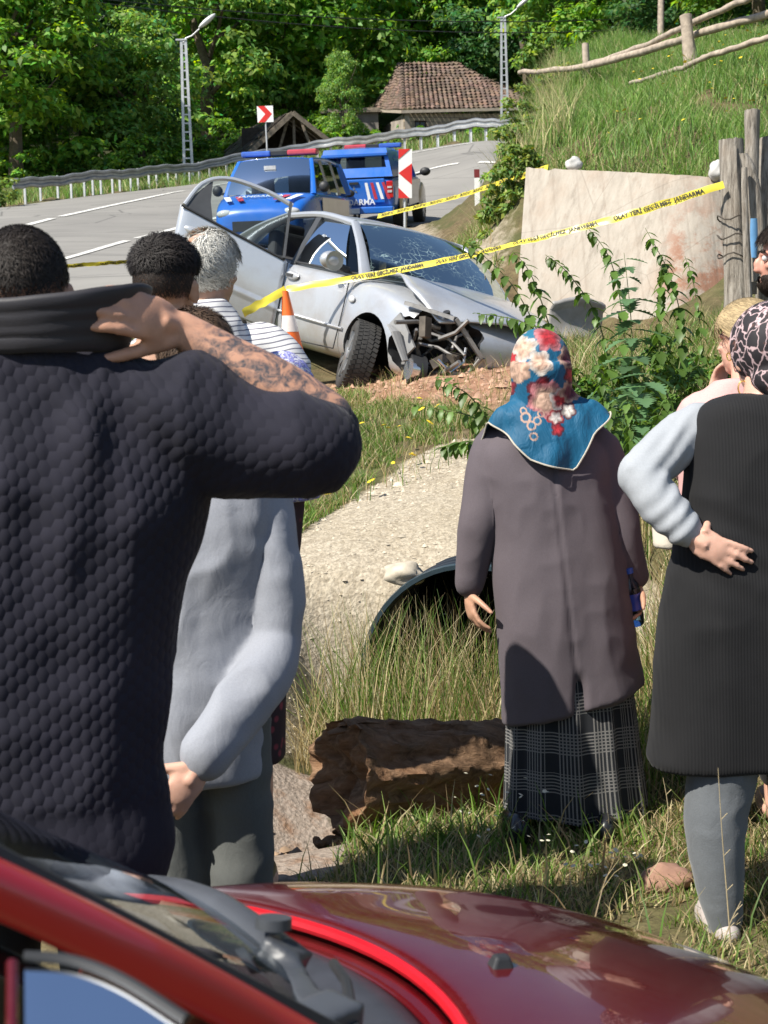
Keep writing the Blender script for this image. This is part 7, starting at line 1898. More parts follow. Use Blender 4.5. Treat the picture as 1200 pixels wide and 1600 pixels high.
def keep_out(x, y, polys, soft=.0):
    k = np.ones(len(x), bool)
    for p in polys: k &= ~in_poly(x, y, p)
    return k
CONC2 = [tuple(v)[:2] for v in CONC]; GRAV2 = [tuple(v)[:2] for v in GRAVEL]; RED2 = [tuple(v)[:2] for v in REDDIRT]; SH2 = [tuple(v)[:2] for v in SHOULDER]

def grass_obj(name, label, parts):
    v, f, c = merge(parts); me = mesh_np(name, v, f, True); vcol(me, 'tint', c); o = obj(name, me, M_GRASS); tag(o, label, 'grass', kind='stuff'); return o

# short foreground turf, tufty
poly = plan([(380, 1600, 3.4), (1560, 1600, 3.3), (1560, 1100, 5.6), (1000, 1080, 5.8), (780, 1120, 6.3), (560, 1120, 6.3), (520, 1260, 5.2), (470, 1420, 4.5)])
x, y = sample(poly, 29000, rng); den = nz(x, y, 3.3, 8) * .7 + nz(x, y, 9, 9) * .5; k = keep_out(x, y, [CONC2]) & (den > .40); x, y, den = x[k], y[k], den[k]
P1 = blades(x, y, rng.uniform(.02, .07, len(x)) * (.6 + den), rng.uniform(.003, .006, len(x)), rng, 1.1, .45)
k2 = rng.random(len(x)) < .035; P2 = blades(x[k2], y[k2], rng.uniform(.10, .24, k2.sum()), rng.uniform(.003, .008, k2.sum()), rng, .7, .55)
# broad-leaved blades near the log
x3, y3 = sample(plan([(520, 1400, 4.6), (1000, 1420, 4.6), (980, 1300, 5.0), (560, 1300, 5.0)]), 450, rng); P3 = blades(x3, y3, rng.uniform(.05, .14, 450), rng.uniform(.006, .012, 450), rng, .9, .9)
grass_obj('foreground_grass', 'green and straw-coloured grass where the onlookers stand', [P1, P2, P3])

# tall stalks around the pipe mouth and the ditch
x, y = sample(plan([(480, 1100, 6.7), (560, 1000, 7.0), (780, 1000, 7.0), (800, 1130, 6.0), (640, 1140, 6.1), (560, 1120, 6.3)]), 3600, rng)
T1 = blades(x, y, np.where(rng.random(len(x)) < .35, rng.uniform(.4, .85, len(x)), rng.uniform(.12, .45, len(x))), rng.uniform(.003, .007, len(x)), rng, .5, .45)
x, y = sample(plan([(455, 1130, 6.3), (470, 1050, 6.8), (560, 1060, 6.7), (540, 1120, 6.3)]), 260, rng); T2 = blades(x, y, rng.uniform(.15, .5, 260), rng.uniform(.0025, .005, 260), rng, 1.1, .15)
x, y = sample(plan([(760, 1000, 6.6), (1060, 760, 8), (1060, 1200, 5.2), (1000, 1260, 5.0), (760, 1150, 6.0)]), 4200, rng); T3 = blades(x, y, rng.uniform(.08, .34, len(x)), rng.uniform(.003, .006, len(x)), rng, .7, .40)
x, y = sample(plan([(990, 1260, 5.0), (1300, 1260, 5.0), (1300, 900, 6.2), (1000, 900, 6.4)]), 2600, rng); T4 = blades(x, y, rng.uniform(.10, .4, len(x)), rng.uniform(.003, .006, len(x)), rng, .7, .45)
grass_obj('tall_grass', 'tall mixed grass and dry stalks around the pipe mouth', [T1, T2, T3, T4])

# verge between the gravel and the wreck
x, y = sample([tuple(G(*p))[:2] for p in ((440, 850), (470, 640), (520, 610), (640, 632), (760, 640), (760, 700), (640, 705), (560, 770), (500, 830))], 15000, rng)
den = nz(x, y, 2.1, 3) * .6 + nz(x, y, 6, 4) * .6; k = (den > .52) & keep_out(x, y, [GRAV2]); x, y = x[k], y[k]
V1 = blades(x, y, rng.uniform(.03, .13, len(x)), rng.uniform(.004, .008, len(x)), rng, 1.0, .75)
x, y = sample([tuple(G(*p))[:2] for p in ((440, 850), (470, 640), (700, 560), (850, 530), (880, 640), (760, 720), (560, 790))], 2200, rng); V2 = blades(x, y, rng.uniform(.05, .22, len(x)), rng.uniform(.003, .005, len(x)), rng, .9, .35)
x, y = sample(plan([(0, 700, 9.5), (500, 620, 11.5), (480, 560, 13.6), (300, 520, 15), (0, 520, 18)]), 5000, rng); V3 = blades(x, y, rng.uniform(.04, .16, len(x)), rng.uniform(.005, .009, len(x)), rng, .9, .7)
grass_obj('verge_grass', 'patchy short grass between the gravel and the crashed car', [V1, V2, V3])

# rough growth up to the concrete wall
x, y = sample(plan([(860, 560, 12.6), (1250, 540, 12.5), (1250, 700, 8.6), (900, 720, 8.6)]), 6500, rng); R1_ = blades(x, y, rng.uniform(.10, .42, len(x)), rng.uniform(.005, .010, len(x)), rng, .8, .6)
x, y = sample(plan([(800, 540, 14.4), (1180, 520, 13.6), (1180, 560, 12.4), (860, 570, 12.6)]), 1800, rng); R2_ = blades(x, y, rng.uniform(.08, .28, len(x)), rng.uniform(.005, .009, len(x)), rng, .8, .5)
x, y = sample(plan([(640, 480, 17), (780, 480, 16.5), (795, 330, 25), (700, 380, 27)]), 6500, rng); k = keep_out(x, y, [SH2]) | (rng.random(len(x)) < .1); x, y = x[k], y[k]; R3_ = blades(x, y, rng.uniform(.08, .32, len(x)), rng.uniform(.006, .012, len(x)), rng, .8, .5)
grass_obj('rough_grass', 'rough green growth in front of the concrete wall', [R1_, R2_, R3_])

# the grassy bank above the wall
hcol = (np.array(((.12, .24, .04), (.17, .29, .06), (.23, .33, .09), (.14, .25, .07))), np.array(((.44, .40, .20), (.36, .34, .16), (.50, .43, .24))))
x, y = sample(plan([(775, 330, 24), (830, 265, 17.4), (1100, 275, 15.9), (1320, 270, 15.2), (1650, 240, 16), (1800, 40, 24), (1190, 60, 26), (1000, 85, 31), (870, 100, 38), (825, 130, 40)]), 62000, rng)
den = nz(x, y, .8, 5) * .7 + nz(x, y, 2.7, 6) * .5; k = den > .28; x, y, den = x[k], y[k], den[k]
hh = rng.uniform(.15, .42, len(x)) * (.6 + .8 * den); B1 = blades(x, y, hh, rng.uniform(.008, .016, len(x)), rng, .8, .88, hcol)
x, y = sample(plan([(745, 420, 21), (800, 262, 17.5), (900, 245, 18), (880, 120, 32), (835, 120, 38), (785, 300, 26)]), 6500, rng); B2 = blades(x, y, rng.uniform(.3, .95, len(x)), rng.uniform(.008, .014, len(x)), rng, .6, .38, hcol)
x, y = sample(plan([(825, 263, 16.9), (1110, 272, 15.5), (1110, 265, 16.2), (830, 258, 17.6)]), 1800, rng); B3 = blades(x, y, rng.uniform(.12, .38, len(x)), rng.uniform(.006, .010, len(x)), rng, .9, .55, hcol)
grass_obj('bank_grass', 'long green and straw grass covering the bank above the wall', [B1, B2, B3])
# roadside grass by the guardrail
x, y = sample(plan([(-60, 330, 44), (160, 305, 51.5), (500, 253, 58.6), (800, 220, 53), (800, 214, 56), (500, 246, 62), (160, 296, 56), (-60, 312, 49)]), 7000, rng)
RG = blades(x, y, rng.uniform(.15, .6, len(x)), rng.uniform(.02, .04, len(x)), rng, .8, .75, hcol); grass_obj('roadside_grass', 'grass growing along the foot of the guardrail', [RG])

# yellow and white wild flowers
def flowers(name, label, xs, ys, hs, col, size, seed):
    rg = np.random.default_rng(seed); n = len(xs); z = GHt(xs, ys) + hs; vs, fs = [], []; q = 7
    a = np.linspace(0, 6.283, q + 1)[:-1]; tilt = rg.normal(0, .3, (n, 2)); s = size * rg.uniform(.7, 1.3, n)
    for i in range(n):
        o_ = len(vs); vs.append((xs[i], ys[i], z[i] + s[i] * .3))
        for t in a:
            dx, dy = math.cos(t) * s[i], math.sin(t) * s[i]; vs.append((xs[i] + dx, ys[i] + dy, z[i] + dx * tilt[i, 0] + dy * tilt[i, 1]))
        fs += [(o_, o_ + 1 + k_, o_ + 1 + (k_ + 1) % q) for k_ in range(q)]
    me = bpy.data.meshes.new(name); me.from_pydata(vs, [], fs); o_ = obj(name, me, simple(name, col, .7)); tag(o_, label, 'flowers', kind='stuff')
x, y = sample(plan([(950, 250, 17), (1250, 250, 16), (1250, 90, 22), (1000, 110, 26)]), 60, rng); x2, y2 = sample([tuple(G(*p))[:2] for p in ((455, 830), (480, 700), (680, 640), (700, 700), (560, 800))], 26, rng)
flowers('yellow_flowers', 'small yellow wild flowers dotted over the bank and verge', np.r_[x, x2], np.r_[y, y2], np.r_[rng.uniform(.3, .5, 60), rng.uniform(.06, .12, 26)], (.72, .52, .02), .02, 3)
x, y = sample(plan([(700, 1230, 5.0), (870, 1240, 4.7), (860, 1330, 4.45), (740, 1300, 4.6)]), 26, rng); x2, y2 = sample(plan([(880, 1400, 4.2), (1010, 1420, 4.1), (1010, 1360, 4.4), (880, 1340, 4.5)]), 26, rng)
flowers('white_flowers', 'tiny white and yellow weed flowers in front of the plaid skirt', np.r_[x, x2], np.r_[y, y2], np.r_[rng.uniform(.06, .22, 26), rng.uniform(.04, .12, 26)], (.55, .53, .40), .006, 4)

# ------------------------------------------------------------------ loose stones on the gravel and earth
def pebbles(name, label, x, y, s, col, seed):
    rg = np.random.default_rng(seed); n = len(x); z = GHt(x, y)
    base = np.array([(1, 0, -.15), (.3, .9, -.2), (-.85, .55, -.1), (-.8, -.6, -.2), (.35, -.95, -.1), (.15, .1, .75), (-.3, -.1, .6)])
    F0 = np.array([(0, 1, 5), (1, 2, 6), (1, 6, 5), (2, 3, 6), (3, 4, 6), (4, 5, 6), (4, 0, 5)])
    a = rg.uniform(0, 6.28, n); sc = s[:, None] * rg.uniform(.6, 1.3, (n, 3)); V = base[None] * (1 + rg.normal(0, .12, (n, 7, 3))) * sc[:, None]
    X_ = V[..., 0] * np.cos(a)[:, None] - V[..., 1] * np.sin(a)[:, None]; Y_ = V[..., 0] * np.sin(a)[:, None] + V[..., 1] * np.cos(a)[:, None]
    V = np.stack([X_ + x[:, None], Y_ + y[:, None], V[..., 2] * .8 + z[:, None] + s[:, None] * .1], -1).reshape(-1, 3); F_ = (F0[None] + np.arange(n)[:, None, None] * 7).reshape(-1, 3)
    me = mesh_np(name, V, F_); c = np.repeat(rg.uniform(.65, 1.25, n), 7)[:, None] * np.array([1, .97, .92]); vcol(me, 'tint', c)
    b = NB(name); b.set(col=b.mix(1, b.attr('tint'), col, 'MULTIPLY'), rough=.9); o_ = obj(name, me, b.m); tag(o_, label, 'gravel', kind='stuff')
x, y = sample(GRAV2, 5200, rng); k = seg_dist(x, y, np.array([tuple(PIPE)[:2], tuple(PIPE + PAX)[:2]])) > .0; s_ = rng.gamma(1.4, .0026, len(x)).clip(.002, .03); up_ = y > 8.2; s_ = np.where(up_, s_ * 2.0, s_)
pebbles('gravel_stones', 'loose pale stones scattered over the gravel track', x, y, s_, (.46, .41, .33), 1)
x, y = sample(RED2, 1500, rng); pebbles('earth_clods', 'reddish clods and stones on the churned earth mound', x, y, rng.gamma(1.5, .010, 1500).clip(.005, .05), (.42, .26, .185), 2)
x, y = sample(plan([(400, 1200, 5.9), (540, 1200, 5.8), (560, 1340, 5.2), (440, 1400, 4.8)]), 260, rng); pebbles('ditch_stones', 'small brown stones and clods in the muddy ditch', x, y, rng.gamma(1.5, .006, 260).clip(.003, .03), (.34, .24, .16), 3)
rock('stone', G(1040, 1392) + Vector((0, 0, .02)), (.075, .05, .05), 'flat reddish stone in the grass beside the grey legging', simple('red_stone', (.30, .17, .12), .9, var=.25, vscale=12, bscale=40, bstr=.4), seed=3)
rock('stone', P(632, 896, 6.95), (.10, .07, .055), 'pale stone on the gravel directly above the culvert rim', simple('gravel_stone', (.42, .37, .29), .9, var=.25, vscale=14, bscale=50, bstr=.4), seed=9)
rock('stone', G(560, 1265) + Vector((0, 0, .01)), (.045, .035, .03), 'small brown stone at the foot of the log', simple('brown_stone', (.30, .20, .14), .9, var=.25, vscale=12), seed=7)

# ------------------------------------------------------------------ culvert pipe
def culvert():
    n = 56; L_ = 3.2; root = empty('culvert_pipe', PIPE - PAX * .22); tag(root, 'large black corrugated plastic culvert pipe under the gravel track', 'pipe')
    sx = Vector((PAX.y, -PAX.x, 0)); up = Vector((0, 0, 1))
    def rg(t, r): return [PAX * t + sx * (math.cos(a) * r) + up * (math.sin(a) * r) for a in np.linspace(0, 6.2832, n + 1)[:-1]]
    M_P = simple('black_polyethylene', (.016, .020, .026), .42, var=.3, vscale=5)
    mb = MB(); rings = [rg(0, PIPE_R * .97), rg(.0, PIPE_R)]
    t = 0
    while t < L_:
        rings += [rg(t + .01, PIPE_R * 1.0), rg(t + .05, PIPE_R * 1.0), rg(t + .07, PIPE_R * .95), rg(t + .10, PIPE_R * .95)]; t += .12
    mb.loft(rings, cap=False); mb.build('outer_wall', M_P, root, 40)
    mb = MB(); mb.loft([rg(.0, PIPE_R * .968), rg(L_, PIPE_R * .93), rg(L_ + .01, .01)], cap=False); mb.build('inner_wall', M_P, root, 40)
    mb = MB(); mb.loft([rg(-.012, PIPE_R * .965), rg(-.014, PIPE_R * 1.004), rg(.02, PIPE_R * 1.012), rg(.021, PIPE_R * .96), rg(-.012, PIPE_R * .965)], cap=False); mb.build('rim', simple('pipe_rim', (.03, .05, .065), .35, var=.2), root, 40)
culvert()

# ------------------------------------------------------------------ rotten log
def log():
    b = NB('rotten_log'); v = b.coord(); n1 = b.noise(b.mapping(v, (3, 14, 14)), 2.2, 7, .7, .6); n2 = b.noise(v, 6, 5); n3 = b.noise(v, 45, 5, .7)
    c = b.ramp(n1, [(.28, (.05, .030, .018)), (.5, (.22, .135, .08)), (.72, (.38, .25, .155))]); c = b.mix(b.ramp(n2, [(.42, 0), (.66, .65)]), c, (.30, .15, .075))
    b.set(col=c, rough=.95, spec=.15); bb = b.bump(n1, .9, .03); b.bump(n3, .6, .008, bb)
    A = P(528, 1208, 5.05); Bp = P(800, 1200, 5.42); base = P(640, 1290, 5.2); base.z = Hs(base.x, base.y)
    ax = (Bp - A).normalized(); sd = Vector((-ax.y, ax.x, 0)).normalized(); up = ax.cross(sd)
    if up.z < 0: up = -up
    n, m = 64, 60; rings = []
    for i in range(m):
        t = i / (m - 1); c_ = A.lerp(Bp, t) - base; r0 = .178 + .012 * math.exp(-(t / .12) ** 2) - .005 * t
        ring_ = []
        for j in range(n):
            a = 6.2832 * j / n; q = Vector((math.cos(a) * 2.2, math.sin(a) * 2.2, t * 2.2)); r = r0 * (1 + .16 * noise.noise(q) + .05 * noise.noise(Vector((math.cos(a) * 5, math.sin(a) * 5, t * 3.0))) + .12 * noise.noise(q * 3.3) + .06 * noise.noise(q * 11))
            ring_.append(c_ + sd * (math.cos(a) * r) + up * (math.sin(a) * r * .92) + (ax * (-.05 * noise.noise(Vector((math.cos(a) * 2, math.sin(a) * 2, 4))) - .018 * noise.noise(Vector((math.cos(a) * 6, math.sin(a) * 6, 4)))) if i == 0 else Vector()))
        rings.append(ring_)
    # ragged end face, sunk towards its heart
    end = []
    for k in range(1, 9):
        f = 1 - k / 8.5; cc = A - base; r_ = []
        for j in range(n):
            p = rings[0][j]; q = cc + (p - cc) * f; r_.append(q + ax * (.06 * (1 - f) + .05 * noise.noise(q * 11) + .03 * noise.noise(q * 26)))
        end.append(r_)
    mb = MB(); mb.loft(end[::-1] + rings)
    root = empty('rotten_log', base); tag(root, 'thick rotten brown log with a ragged broken end beside the ditch', 'log')
    mb.build('trunk', b.m, root, 60)
    for (a0, l, h) in ((.15, .12, .16), (.30, .10, .15), (.05, .09, .13)):
        c_ = A.lerp(Bp, a0) - base + up * h; mb = MB(); mb.tube([c_ - ax * l, c_ - ax * l * .3 + up * .015, c_ + ax * l * .6 + up * .005], [.012, .026, .014], 8, flat=.5, jit=.2, seed=int(a0 * 100)); mb.build('bark_splinter', b.m, root, 50)
    x_ = np.random.default_rng(3)
    mb = MB()
    for k in range(26):
        c_ = A - base + Vector((x_.uniform(-.08, .05), x_.uniform(-.12, .05), 0)); c_.z = x_.uniform(.0, .04) + 0; mb.ell(c_, (x_.uniform(.01, .035), x_.uniform(.01, .03), x_.uniform(.006, .018)), (0, 0, x_.uniform(0, 3)), 7, 5)
    o_ = mb.build('crumbled_wood', b.m, root); o_['kind'] = 'stuff'
log()

# ------------------------------------------------------------------ traffic cone
def cone():
    tp = P(446, 455, 13.05); base = P(463, 590, 13.05); zg = Hs(base.x, base.y); hgt = tp.z - zg
    root = empty('traffic_cone', (base.x, base.y, zg)); tag(root, 'orange traffic cone with white band holding up the yellow tape', 'traffic cone')
    OR = simple('cone_orange', (.72, .13, .015), .5, var=.08); lean = Vector((tp.x - base.x, 0, 0)) / hgt
    def rg(z, r): return [Vector((lean.x * z + math.cos(a) * r, math.sin(a) * r, z)) for a in np.linspace(0, 6.2832, 29)[:-1]]
    R_ = lambda z: .135 + (.028 - .135) * z / hgt
    mb = MB(); mb.loft([rg(z, R_(z)) for z in (.03, hgt * .3, hgt * .57)], cap=False); mb.loft([rg(z, R_(z)) for z in (hgt * .74, hgt * .9, hgt * .985, hgt)]); mb.build('cone_body', OR, root, 40)
    mb = MB(); mb.loft([rg(z, R_(z) + .002) for z in (hgt * .57, hgt * .74)], cap=False); mb.build('reflective_band', simple('cone_band', (.70, .62, .58), .4), root, 40)
    mb = MB(); mb.box((0, 0, .016), (.36, .36, .032)); bevel(mb.build('base_plate', OR, root), .01)
cone()

# ------------------------------------------------------------------ police tape
M_TAPE = simple('yellow_tape', (.72, .60, .06), .35, var=.08); M_INK = simple('tape_ink', (.02, .02, .015), .6)
def tape(name, label, pts, w, twist, txt, per, mirror=False, n=140, size=.78):
    ws = [P(*p) for p in pts]; q = cr(ws, n); base = Vector(q[0]); T = np.gradient(q, axis=0); T /= np.linalg.norm(T, axis=1)[:, None]
    tw = np.interp(np.linspace(0, 1, n), np.linspace(0, 1, len(twist)), twist); U = []
    for i in range(n):
        t = Vector(T[i]); s = Vector((0, 0, 1)); s = (s - t * s.dot(t)).normalized(); b_ = t.cross(s); U.append(s * math.cos(tw[i]) + b_ * math.sin(tw[i]))
    root = empty(name, base); tag(root, label, 'barrier tape')
    vs = []; 
    for i in range(n):
        c_ = Vector(q[i]) - base + Vector((0, 0, .008 * noise.noise(Vector((i * .25, 1, 2)))))
        for k in (-1, -.33, .33, 1): vs.append(c_ + U[i] * (w / 2 * k) + U[i].cross(Vector(T[i])) * (.006 * (1 - k * k) * math.sin(i * .3)))
    fs = [(i * 4 + k, (i + 1) * 4 + k, (i + 1) * 4 + k + 1, i * 4 + k + 1) for i in range(n - 1) for k in range(3)]
    me = bpy.data.meshes.new('ribbon'); me.from_pydata(vs, [], fs); obj('ribbon', me, M_TAPE, root, True)
    S = np.r_[0, np.cumsum(np.linalg.norm(np.diff(q, axis=0), axis=1))]; L_ = S[-1]
    pos = .15
    while pos < L_ - .3:
        cu = bpy.data.curves.new('t', 'FONT'); cu.body = txt; cu.size = w * size; cu.align_y = 'CENTER'; cu.offset = .0015
        to = bpy.data.objects.new('t', cu); COL.objects.link(to); dg = bpy.context.evaluated_depsgraph_get(); tm = bpy.data.meshes.new_from_object(to.evaluated_get(dg)); bpy.data.objects.remove(to); bpy.data.curves.remove(cu)
        c_ = get_co(tm); wd = c_[:, 0].max(); 
        if pos + wd > L_ - .02: bpy.data.meshes.remove(tm); break
        u = pos + (wd - c_[:, 0] if mirror else c_[:, 0]); v_ = c_[:, 1] * 1.0
        cam_l = np.array(CAM - base); out = np.empty_like(c_)
        for i in range(len(c_)):
            f = np.interp(u[i], S, np.arange(n)); k = min(int(f), n - 2); g = f - k; p = Vector(q[k]).lerp(Vector(q[k + 1]), g) - base; un = U[k].lerp(U[k + 1], g); nn = un.cross(Vector(T[k])); nn.normalize()
            if nn.y > 0: nn = -nn
            out[i] = p + un * v_[i] + nn * .008
        set_co(tm, out); tm.materials.clear(); obj('printed_words', tm, M_INK, root); pos += wd + per
TX = 'OLAY YERİ GEÇİLMEZ'
tape('barrier_tape', 'yellow police tape tied from the grey post to the traffic cone', [(1131, 288, 11.38), (1000, 330, 11.5), (880, 363, 11.7), (800, 382, 11.9), (720, 402, 12.3), (580, 430, 12.8), (447, 452, 12.98)], .056, [.15, .2, .5, .8, .5, .2, .35], TX + '  JANDARMA', .12, True)
tape('barrier_tape', 'short loose end of yellow tape hanging left of the cone', [(447, 452, 12.98), (420, 468, 12.9), (400, 478, 12.85), (380, 490, 12.8)], .07, [.3, .5, .2, -.2], 'JANDARMA', .2, True, n=30)
tape('barrier_tape', 'yellow police tape running from the wall top behind the crashed car', [(856, 262, 16.2), (790, 283, 18), (700, 311, 21), (590, 338, 24)], .072, [.2, .3, .6, .3], TX, .15, False)
tape('barrier_tape', 'yellow tape stretched low across the road behind the men on the left', [(-60, 424, 16), (60, 419, 15.5), (140, 413, 15.2), (230, 407, 15), (330, 402, 14.8)], .045, [.4, .9, .6, .9, .5], TX, .2, False)

# ------------------------------------------------------------------ weeds: nettles and sow thistles with single leaves
def leaf_blade(L_, W_, lobes, name, fold=.22, seg=8, droop=.25, serr=.0):
    vs, fs = [], []
    for i in range(seg + 1):
        t = i / seg; w = W_ * .5 * (math.sin(math.pi * min(1, t * .96 + .04)) ** .8) * (1.25 - .5 * t)
        if lobes: w *= .42 + .58 * (1 if i % 2 else .12) if 0 < i < seg else .15
        elif serr: w *= 1 + serr * (1 if i % 2 else -1)
        y_ = L_ * t; z_ = -droop * L_ * t * t
        vs += [(-w, y_ + (L_ * .03 if lobes else 0), z_ + w * fold), (0, y_, z_), (w, y_ + (L_ * .03 if lobes else 0), z_ + w * fold)]
    for i in range(seg): fs += [(i * 3, i * 3 + 1, i * 3 + 4, i * 3 + 3), (i * 3 + 1, i * 3 + 2, i * 3 + 5, i * 3 + 4)]
    me = bpy.data.meshes.new(name); me.from_pydata(vs, [], fs); me.update(); vcol(me, 'tint', np.ones((len(vs), 3))); me.polygons.foreach_set('use_smooth', np.ones(len(me.polygons), bool)); return me
def weed_mat(name, col):
    m = leaf_mat(name, col, trans=.35, rough=.42); n = m.node_tree.nodes; l = m.node_tree.links
    r = n.new('ShaderNodeObjectInfo'); hs = n.new('ShaderNodeHueSaturation'); mx = [q for q in n if q.type == 'MIX'][0]
    mp = n.new('ShaderNodeMapRange'); mp.inputs[3].default_value = .65; mp.inputs[4].default_value = 1.35; l.new(r.outputs['Random'], mp.inputs[0]); l.new(mp.outputs[0], hs.inputs['Value']); hs.inputs['Color'].default_value = (*col, 1); l.new(hs.outputs[0], mx.inputs[6]); return m
LF_N = [leaf_blade(.085, .045, 0, 'leaf', serr=.10), leaf_blade(.065, .030, 0, 'leaf', serr=.10, droop=.5)]
for m_ in LF_N: m_.materials.append(weed_mat('nettle_leaf', (.095, .17, .035)))
LF_S = [leaf_blade(.15, .10, 1, 'leaf', fold=.15, seg=12, droop=.15), leaf_blade(.11, .07, 1, 'leaf', fold=.2, seg=10, droop=.3)]
for m_ in LF_S: m_.materials.append(weed_mat('thistle_leaf', (.11, .20, .095)))
M_STEM = simple('weed_stem', (.13, .16, .05), .7)
def weed(name, label, stems, leaves, pairs, size, rnd, spread=1.0, pend=.95, tip=.5):
    root = None
    for st in stems:
        ws = [P(*p) for p in st]
        if root is None: root = empty(name, ws[0]); tag(root, label, 'weed')
        q = [Vector(v) - Vector(root.location) for v in cr(ws, 22)]; r = [.0055 * (1 - .75 * i / 21) for i in range(22)]
        mb = MB(); mb.tube(q, r, 6); mb.build('stem', M_STEM, root, True)
        pairs_ = int(pairs * 2.0)
        for k in range(pairs_):
            f = .12 + .88 * (k + rnd.random() * .4) / pairs_; i = min(int(f * 21), 20); p = q[i]; t = (q[i + 1] - q[i]).normalized(); a0 = (k % 2) * 1.57 + rnd.uniform(-.4, .4)
            ref = Vector((0, 0, 1)) if abs(t.z) < .85 else Vector((1, 0, 0)); u = t.cross(ref).normalized(); w = t.cross(u)
            for s in (0, math.pi):
                d = (u * math.cos(a0 + s) + w * math.sin(a0 + s)) * spread + t * .35 + Vector((0, 0, -pend)); d.normalize()
                x_ = d.cross(Vector((0, 0, 1))); x_ = x_.normalized() if x_.length > .05 else Vector((1, 0, 0)); z_ = x_.cross(d)
                o_ = bpy.data.objects.new('leaf', leaves[rnd.random() > .6]); link(o_, root); sc = 1.55 * size * (1 - (1 - tip) * f) * rnd.uniform(.75, 1.2)
                M4 = Matrix((x_, d, z_)).transposed().to_4x4(); M4.translation = p; o_.matrix_local = M4 @ Matrix.Scale(sc, 4)
rw = random.Random(21)
weed('nettle', 'long nettle shoot arching up to the left in front of the wreck', [[(905, 660, 8.6), (860, 560, 8.5), (800, 445, 8.4), (722, 372, 8.4)]], LF_N, 15, 1.0, rw)
weed('nettle', 'nettle shoot leaning over the teal headscarf towards the bumper', [[(900, 640, 8.2), (862, 520, 8.1), (830, 430, 8.0), (800, 392, 8.0)], [(880, 560, 8.2), (820, 505, 8.1), (745, 490, 8.1)]], LF_N, 10, .9, rw)
weed('nettle', 'upright dark nettle, tallest one against the right of the concrete wall', [[(1040, 660, 8.8), (1066, 540, 8.8), (1050, 440, 8.7), (1008, 356, 8.7)], [(1035, 640, 8.9), (1030, 500, 8.8), (1040, 400, 8.8)]], LF_N, 14, 1.05, rw)
weed('nettle', 'slender nettle shoot rising beside the lobed thistle', [[(970, 640, 9.0), (975, 520, 9.0), (955, 410, 9.0), (915, 352, 9.0)]], LF_N, 13, .95, rw)
weed('nettle', 'low nettle sprays reaching left from behind the coat sleeve', [[(790, 700, 7.6), (745, 655, 7.5), (690, 640, 7.5), (640, 632, 7.5)], [(780, 690, 7.4), (735, 620, 7.4), (680, 590, 7.4)], [(770, 700, 7.3), (730, 690, 7.2), (690, 700, 7.2)]], LF_N, 8, .85, rw)
weed('sow_thistle', 'pale green sow thistle with lobed leaves in front of the wall', [[(995, 700, 8.3), (988, 600, 8.3), (986, 500, 8.3), (975, 395, 8.3)]], LF_S, 11, 1.15, rw, 1.3, .55, .5)
weed('sow_thistle', 'shorter sow thistle low beside the grey sleeve', [[(1010, 740, 7.6), (1000, 660, 7.6), (1015, 580, 7.6)], [(1000, 740, 7.6), (960, 670, 7.6), (935, 600, 7.6)]], LF_S, 7, 1.0, rw, 1.2, .6, .6)
weed('nettle', 'bushy nettle clump between the coat and the grey sleeve', [[(960, 740, 7.4), (950, 640, 7.5), (930, 560, 7.5)], [(985, 760, 7.3), (1010, 690, 7.3), (1045, 620, 7.3)], [(975, 760, 7.2), (985, 700, 7.2), (980, 620, 7.2)]], LF_N, 11, .9, rw)
weed('nettle', 'bent nettle stem crossing the wall between the thistle and the bumper', [[(965, 660, 8.7), (938, 510, 8.7), (890, 430, 8.6), (852, 398, 8.6)]], LF_N, 13, .9, rw)
weed('nettle', 'thin nettle stem rising just left of the grey posts', [[(1075, 640, 9.2), (1095, 540, 9.2), (1085, 450, 9.2), (1070, 400, 9.2)]], LF_N, 11, .8, rw)
# thicket at their feet and the vines at the end of the wall
def shrub(name, label, spots, mat_, size, n):
    vs, fs, ts = [], [], []; o_ = 0
    root = empty(name, P(*spots[0][:3])); tag(root, label, 'shrub'); l0 = np.array(root.location)
    for i, (px, py, d, rx, rz) in enumerate(spots):
        v, f, t, c = crown_np(900 + i + int(px), rx, rx * .7, rz, 26, n, size, low=-1); v = v + np.array(P(px, py, d)) - l0; vs.append(v); fs.append(f + o_); o_ += len(v); ts.append(t)
    me = leaf_mesh('foliage', np.concatenate(vs), np.concatenate(fs), np.concatenate(ts)); obj('foliage', me, mat_, root)
    mb = MB()
    for (px, py, d, rx, rz) in spots:
        c = P(px, py, d) - root.location; mb.tube([c + Vector((0, 0, -rz * 1.1)), c + Vector((rx * .2, 0, 0)), c + Vector((-rx * .2, 0, rz * .8))], [.012, .009, .003], 5)
    s_ = mb.build('stems', M_STEM, root); s_['kind'] = 'stuff'
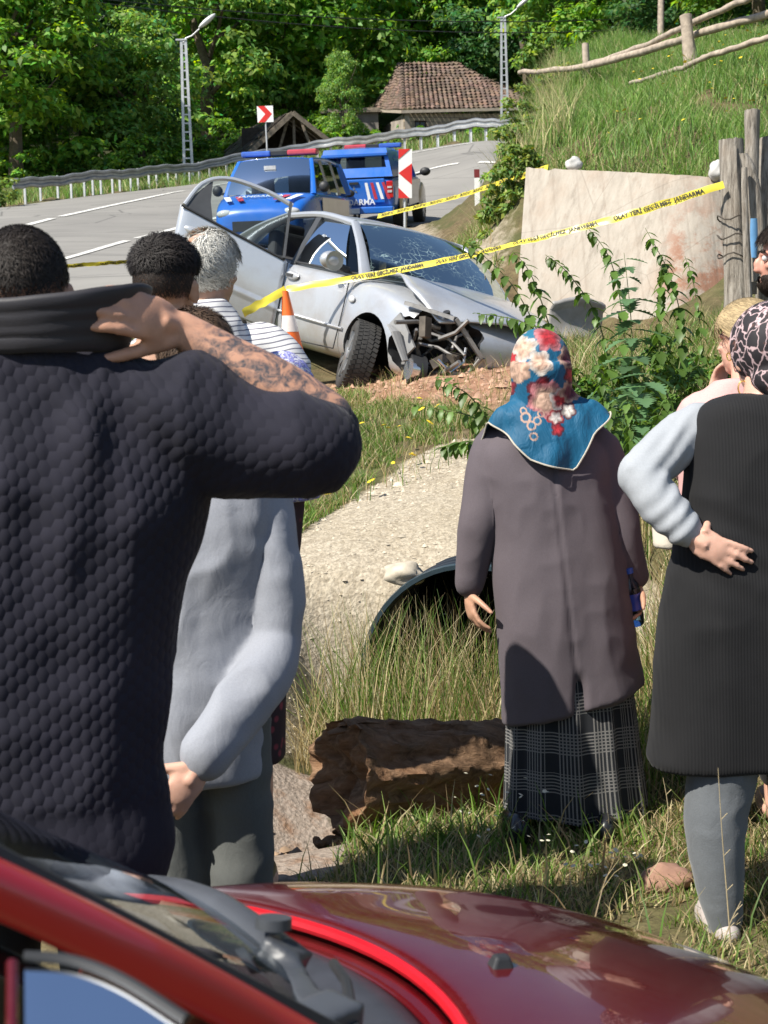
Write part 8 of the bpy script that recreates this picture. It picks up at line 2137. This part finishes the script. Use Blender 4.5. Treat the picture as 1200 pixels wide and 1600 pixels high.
M_SHR = leaf_mat('thicket_leaves', (.12, .20, .04), trans=.4); M_VINE = leaf_mat('vine_leaves', (.20, .28, .07), trans=.4)
shrub('thicket', 'tangled green thicket around the feet of the nettles', [(930, 690, 8.0, .16, .20), (985, 690, 8.2, .20, .22), (1040, 640, 8.6, .20, .26), (1060, 700, 7.8, .16, .18), (960, 610, 9.0, .16, .20), (1090, 600, 9.5, .22, .22), (900, 620, 8.6, .12, .16), (1000, 600, 9.2, .2, .24), (1050, 575, 9.6, .18, .2)], M_SHR, .045, 900)
shrub('vine', 'leafy vine covering the left end of the concrete wall', [(795, 300, 17.5, .28, .34), (780, 350, 17.6, .30, .38), (775, 410, 17.4, .30, .38), (800, 450, 16.6, .22, .28), (750, 455, 17.6, .30, .24), (812, 255, 17.4, .25, .2), (802, 232, 19.5, .3, .26), (815, 190, 23, .34, .34)], M_VINE, .075, 1100)
shrub('bramble', 'loose bramble bushes along the upper edge of the bank', [(850, 150, 29, .5, .5), (835, 225, 23, .5, .45), (880, 130, 29, .5, .4), (870, 215, 21.5, .4, .3)], M_VINE, .085, 700)
shrub('roadside_bush', 'yellow-green bush at the left edge where the guardrail ends', [(5, 300, 45, .55, .5), (-25, 306, 45, .6, .55)], M_VINE, .12, 700)
# dry stalks in front of the legging
mb = MB()
for pts in (((1142, 1478, 3.6), (1136, 1400, 3.6), (1128, 1300, 3.6), (1122, 1200, 3.6)), ((1128, 1480, 3.6), (1142, 1440, 3.6), (1158, 1408, 3.6)), ((1035, 1330, 4.4), (1044, 1270, 4.4), (1036, 1215, 4.4))):
    q = [P(*p) - P(1142, 1478, 3.6) for p in pts]; mb.tube([Vector(v) for v in cr(q, 12)], [.0022 * (1 - .06 * i) for i in range(12)], 5)
    for i in (4, 6, 8): c = Vector(cr(q, 12)[i]); mb.tube([c, c + Vector((.015 * (-1) ** i, 0, .015))], .001, 4)
o_ = mb.build('dry_stalks', simple('straw_stalk', (.36, .29, .17), .8)); o_.location = P(1142, 1478, 3.6); tag(o_, 'thin dry stalks standing in front of the grey legging', 'stalks', kind='stuff')
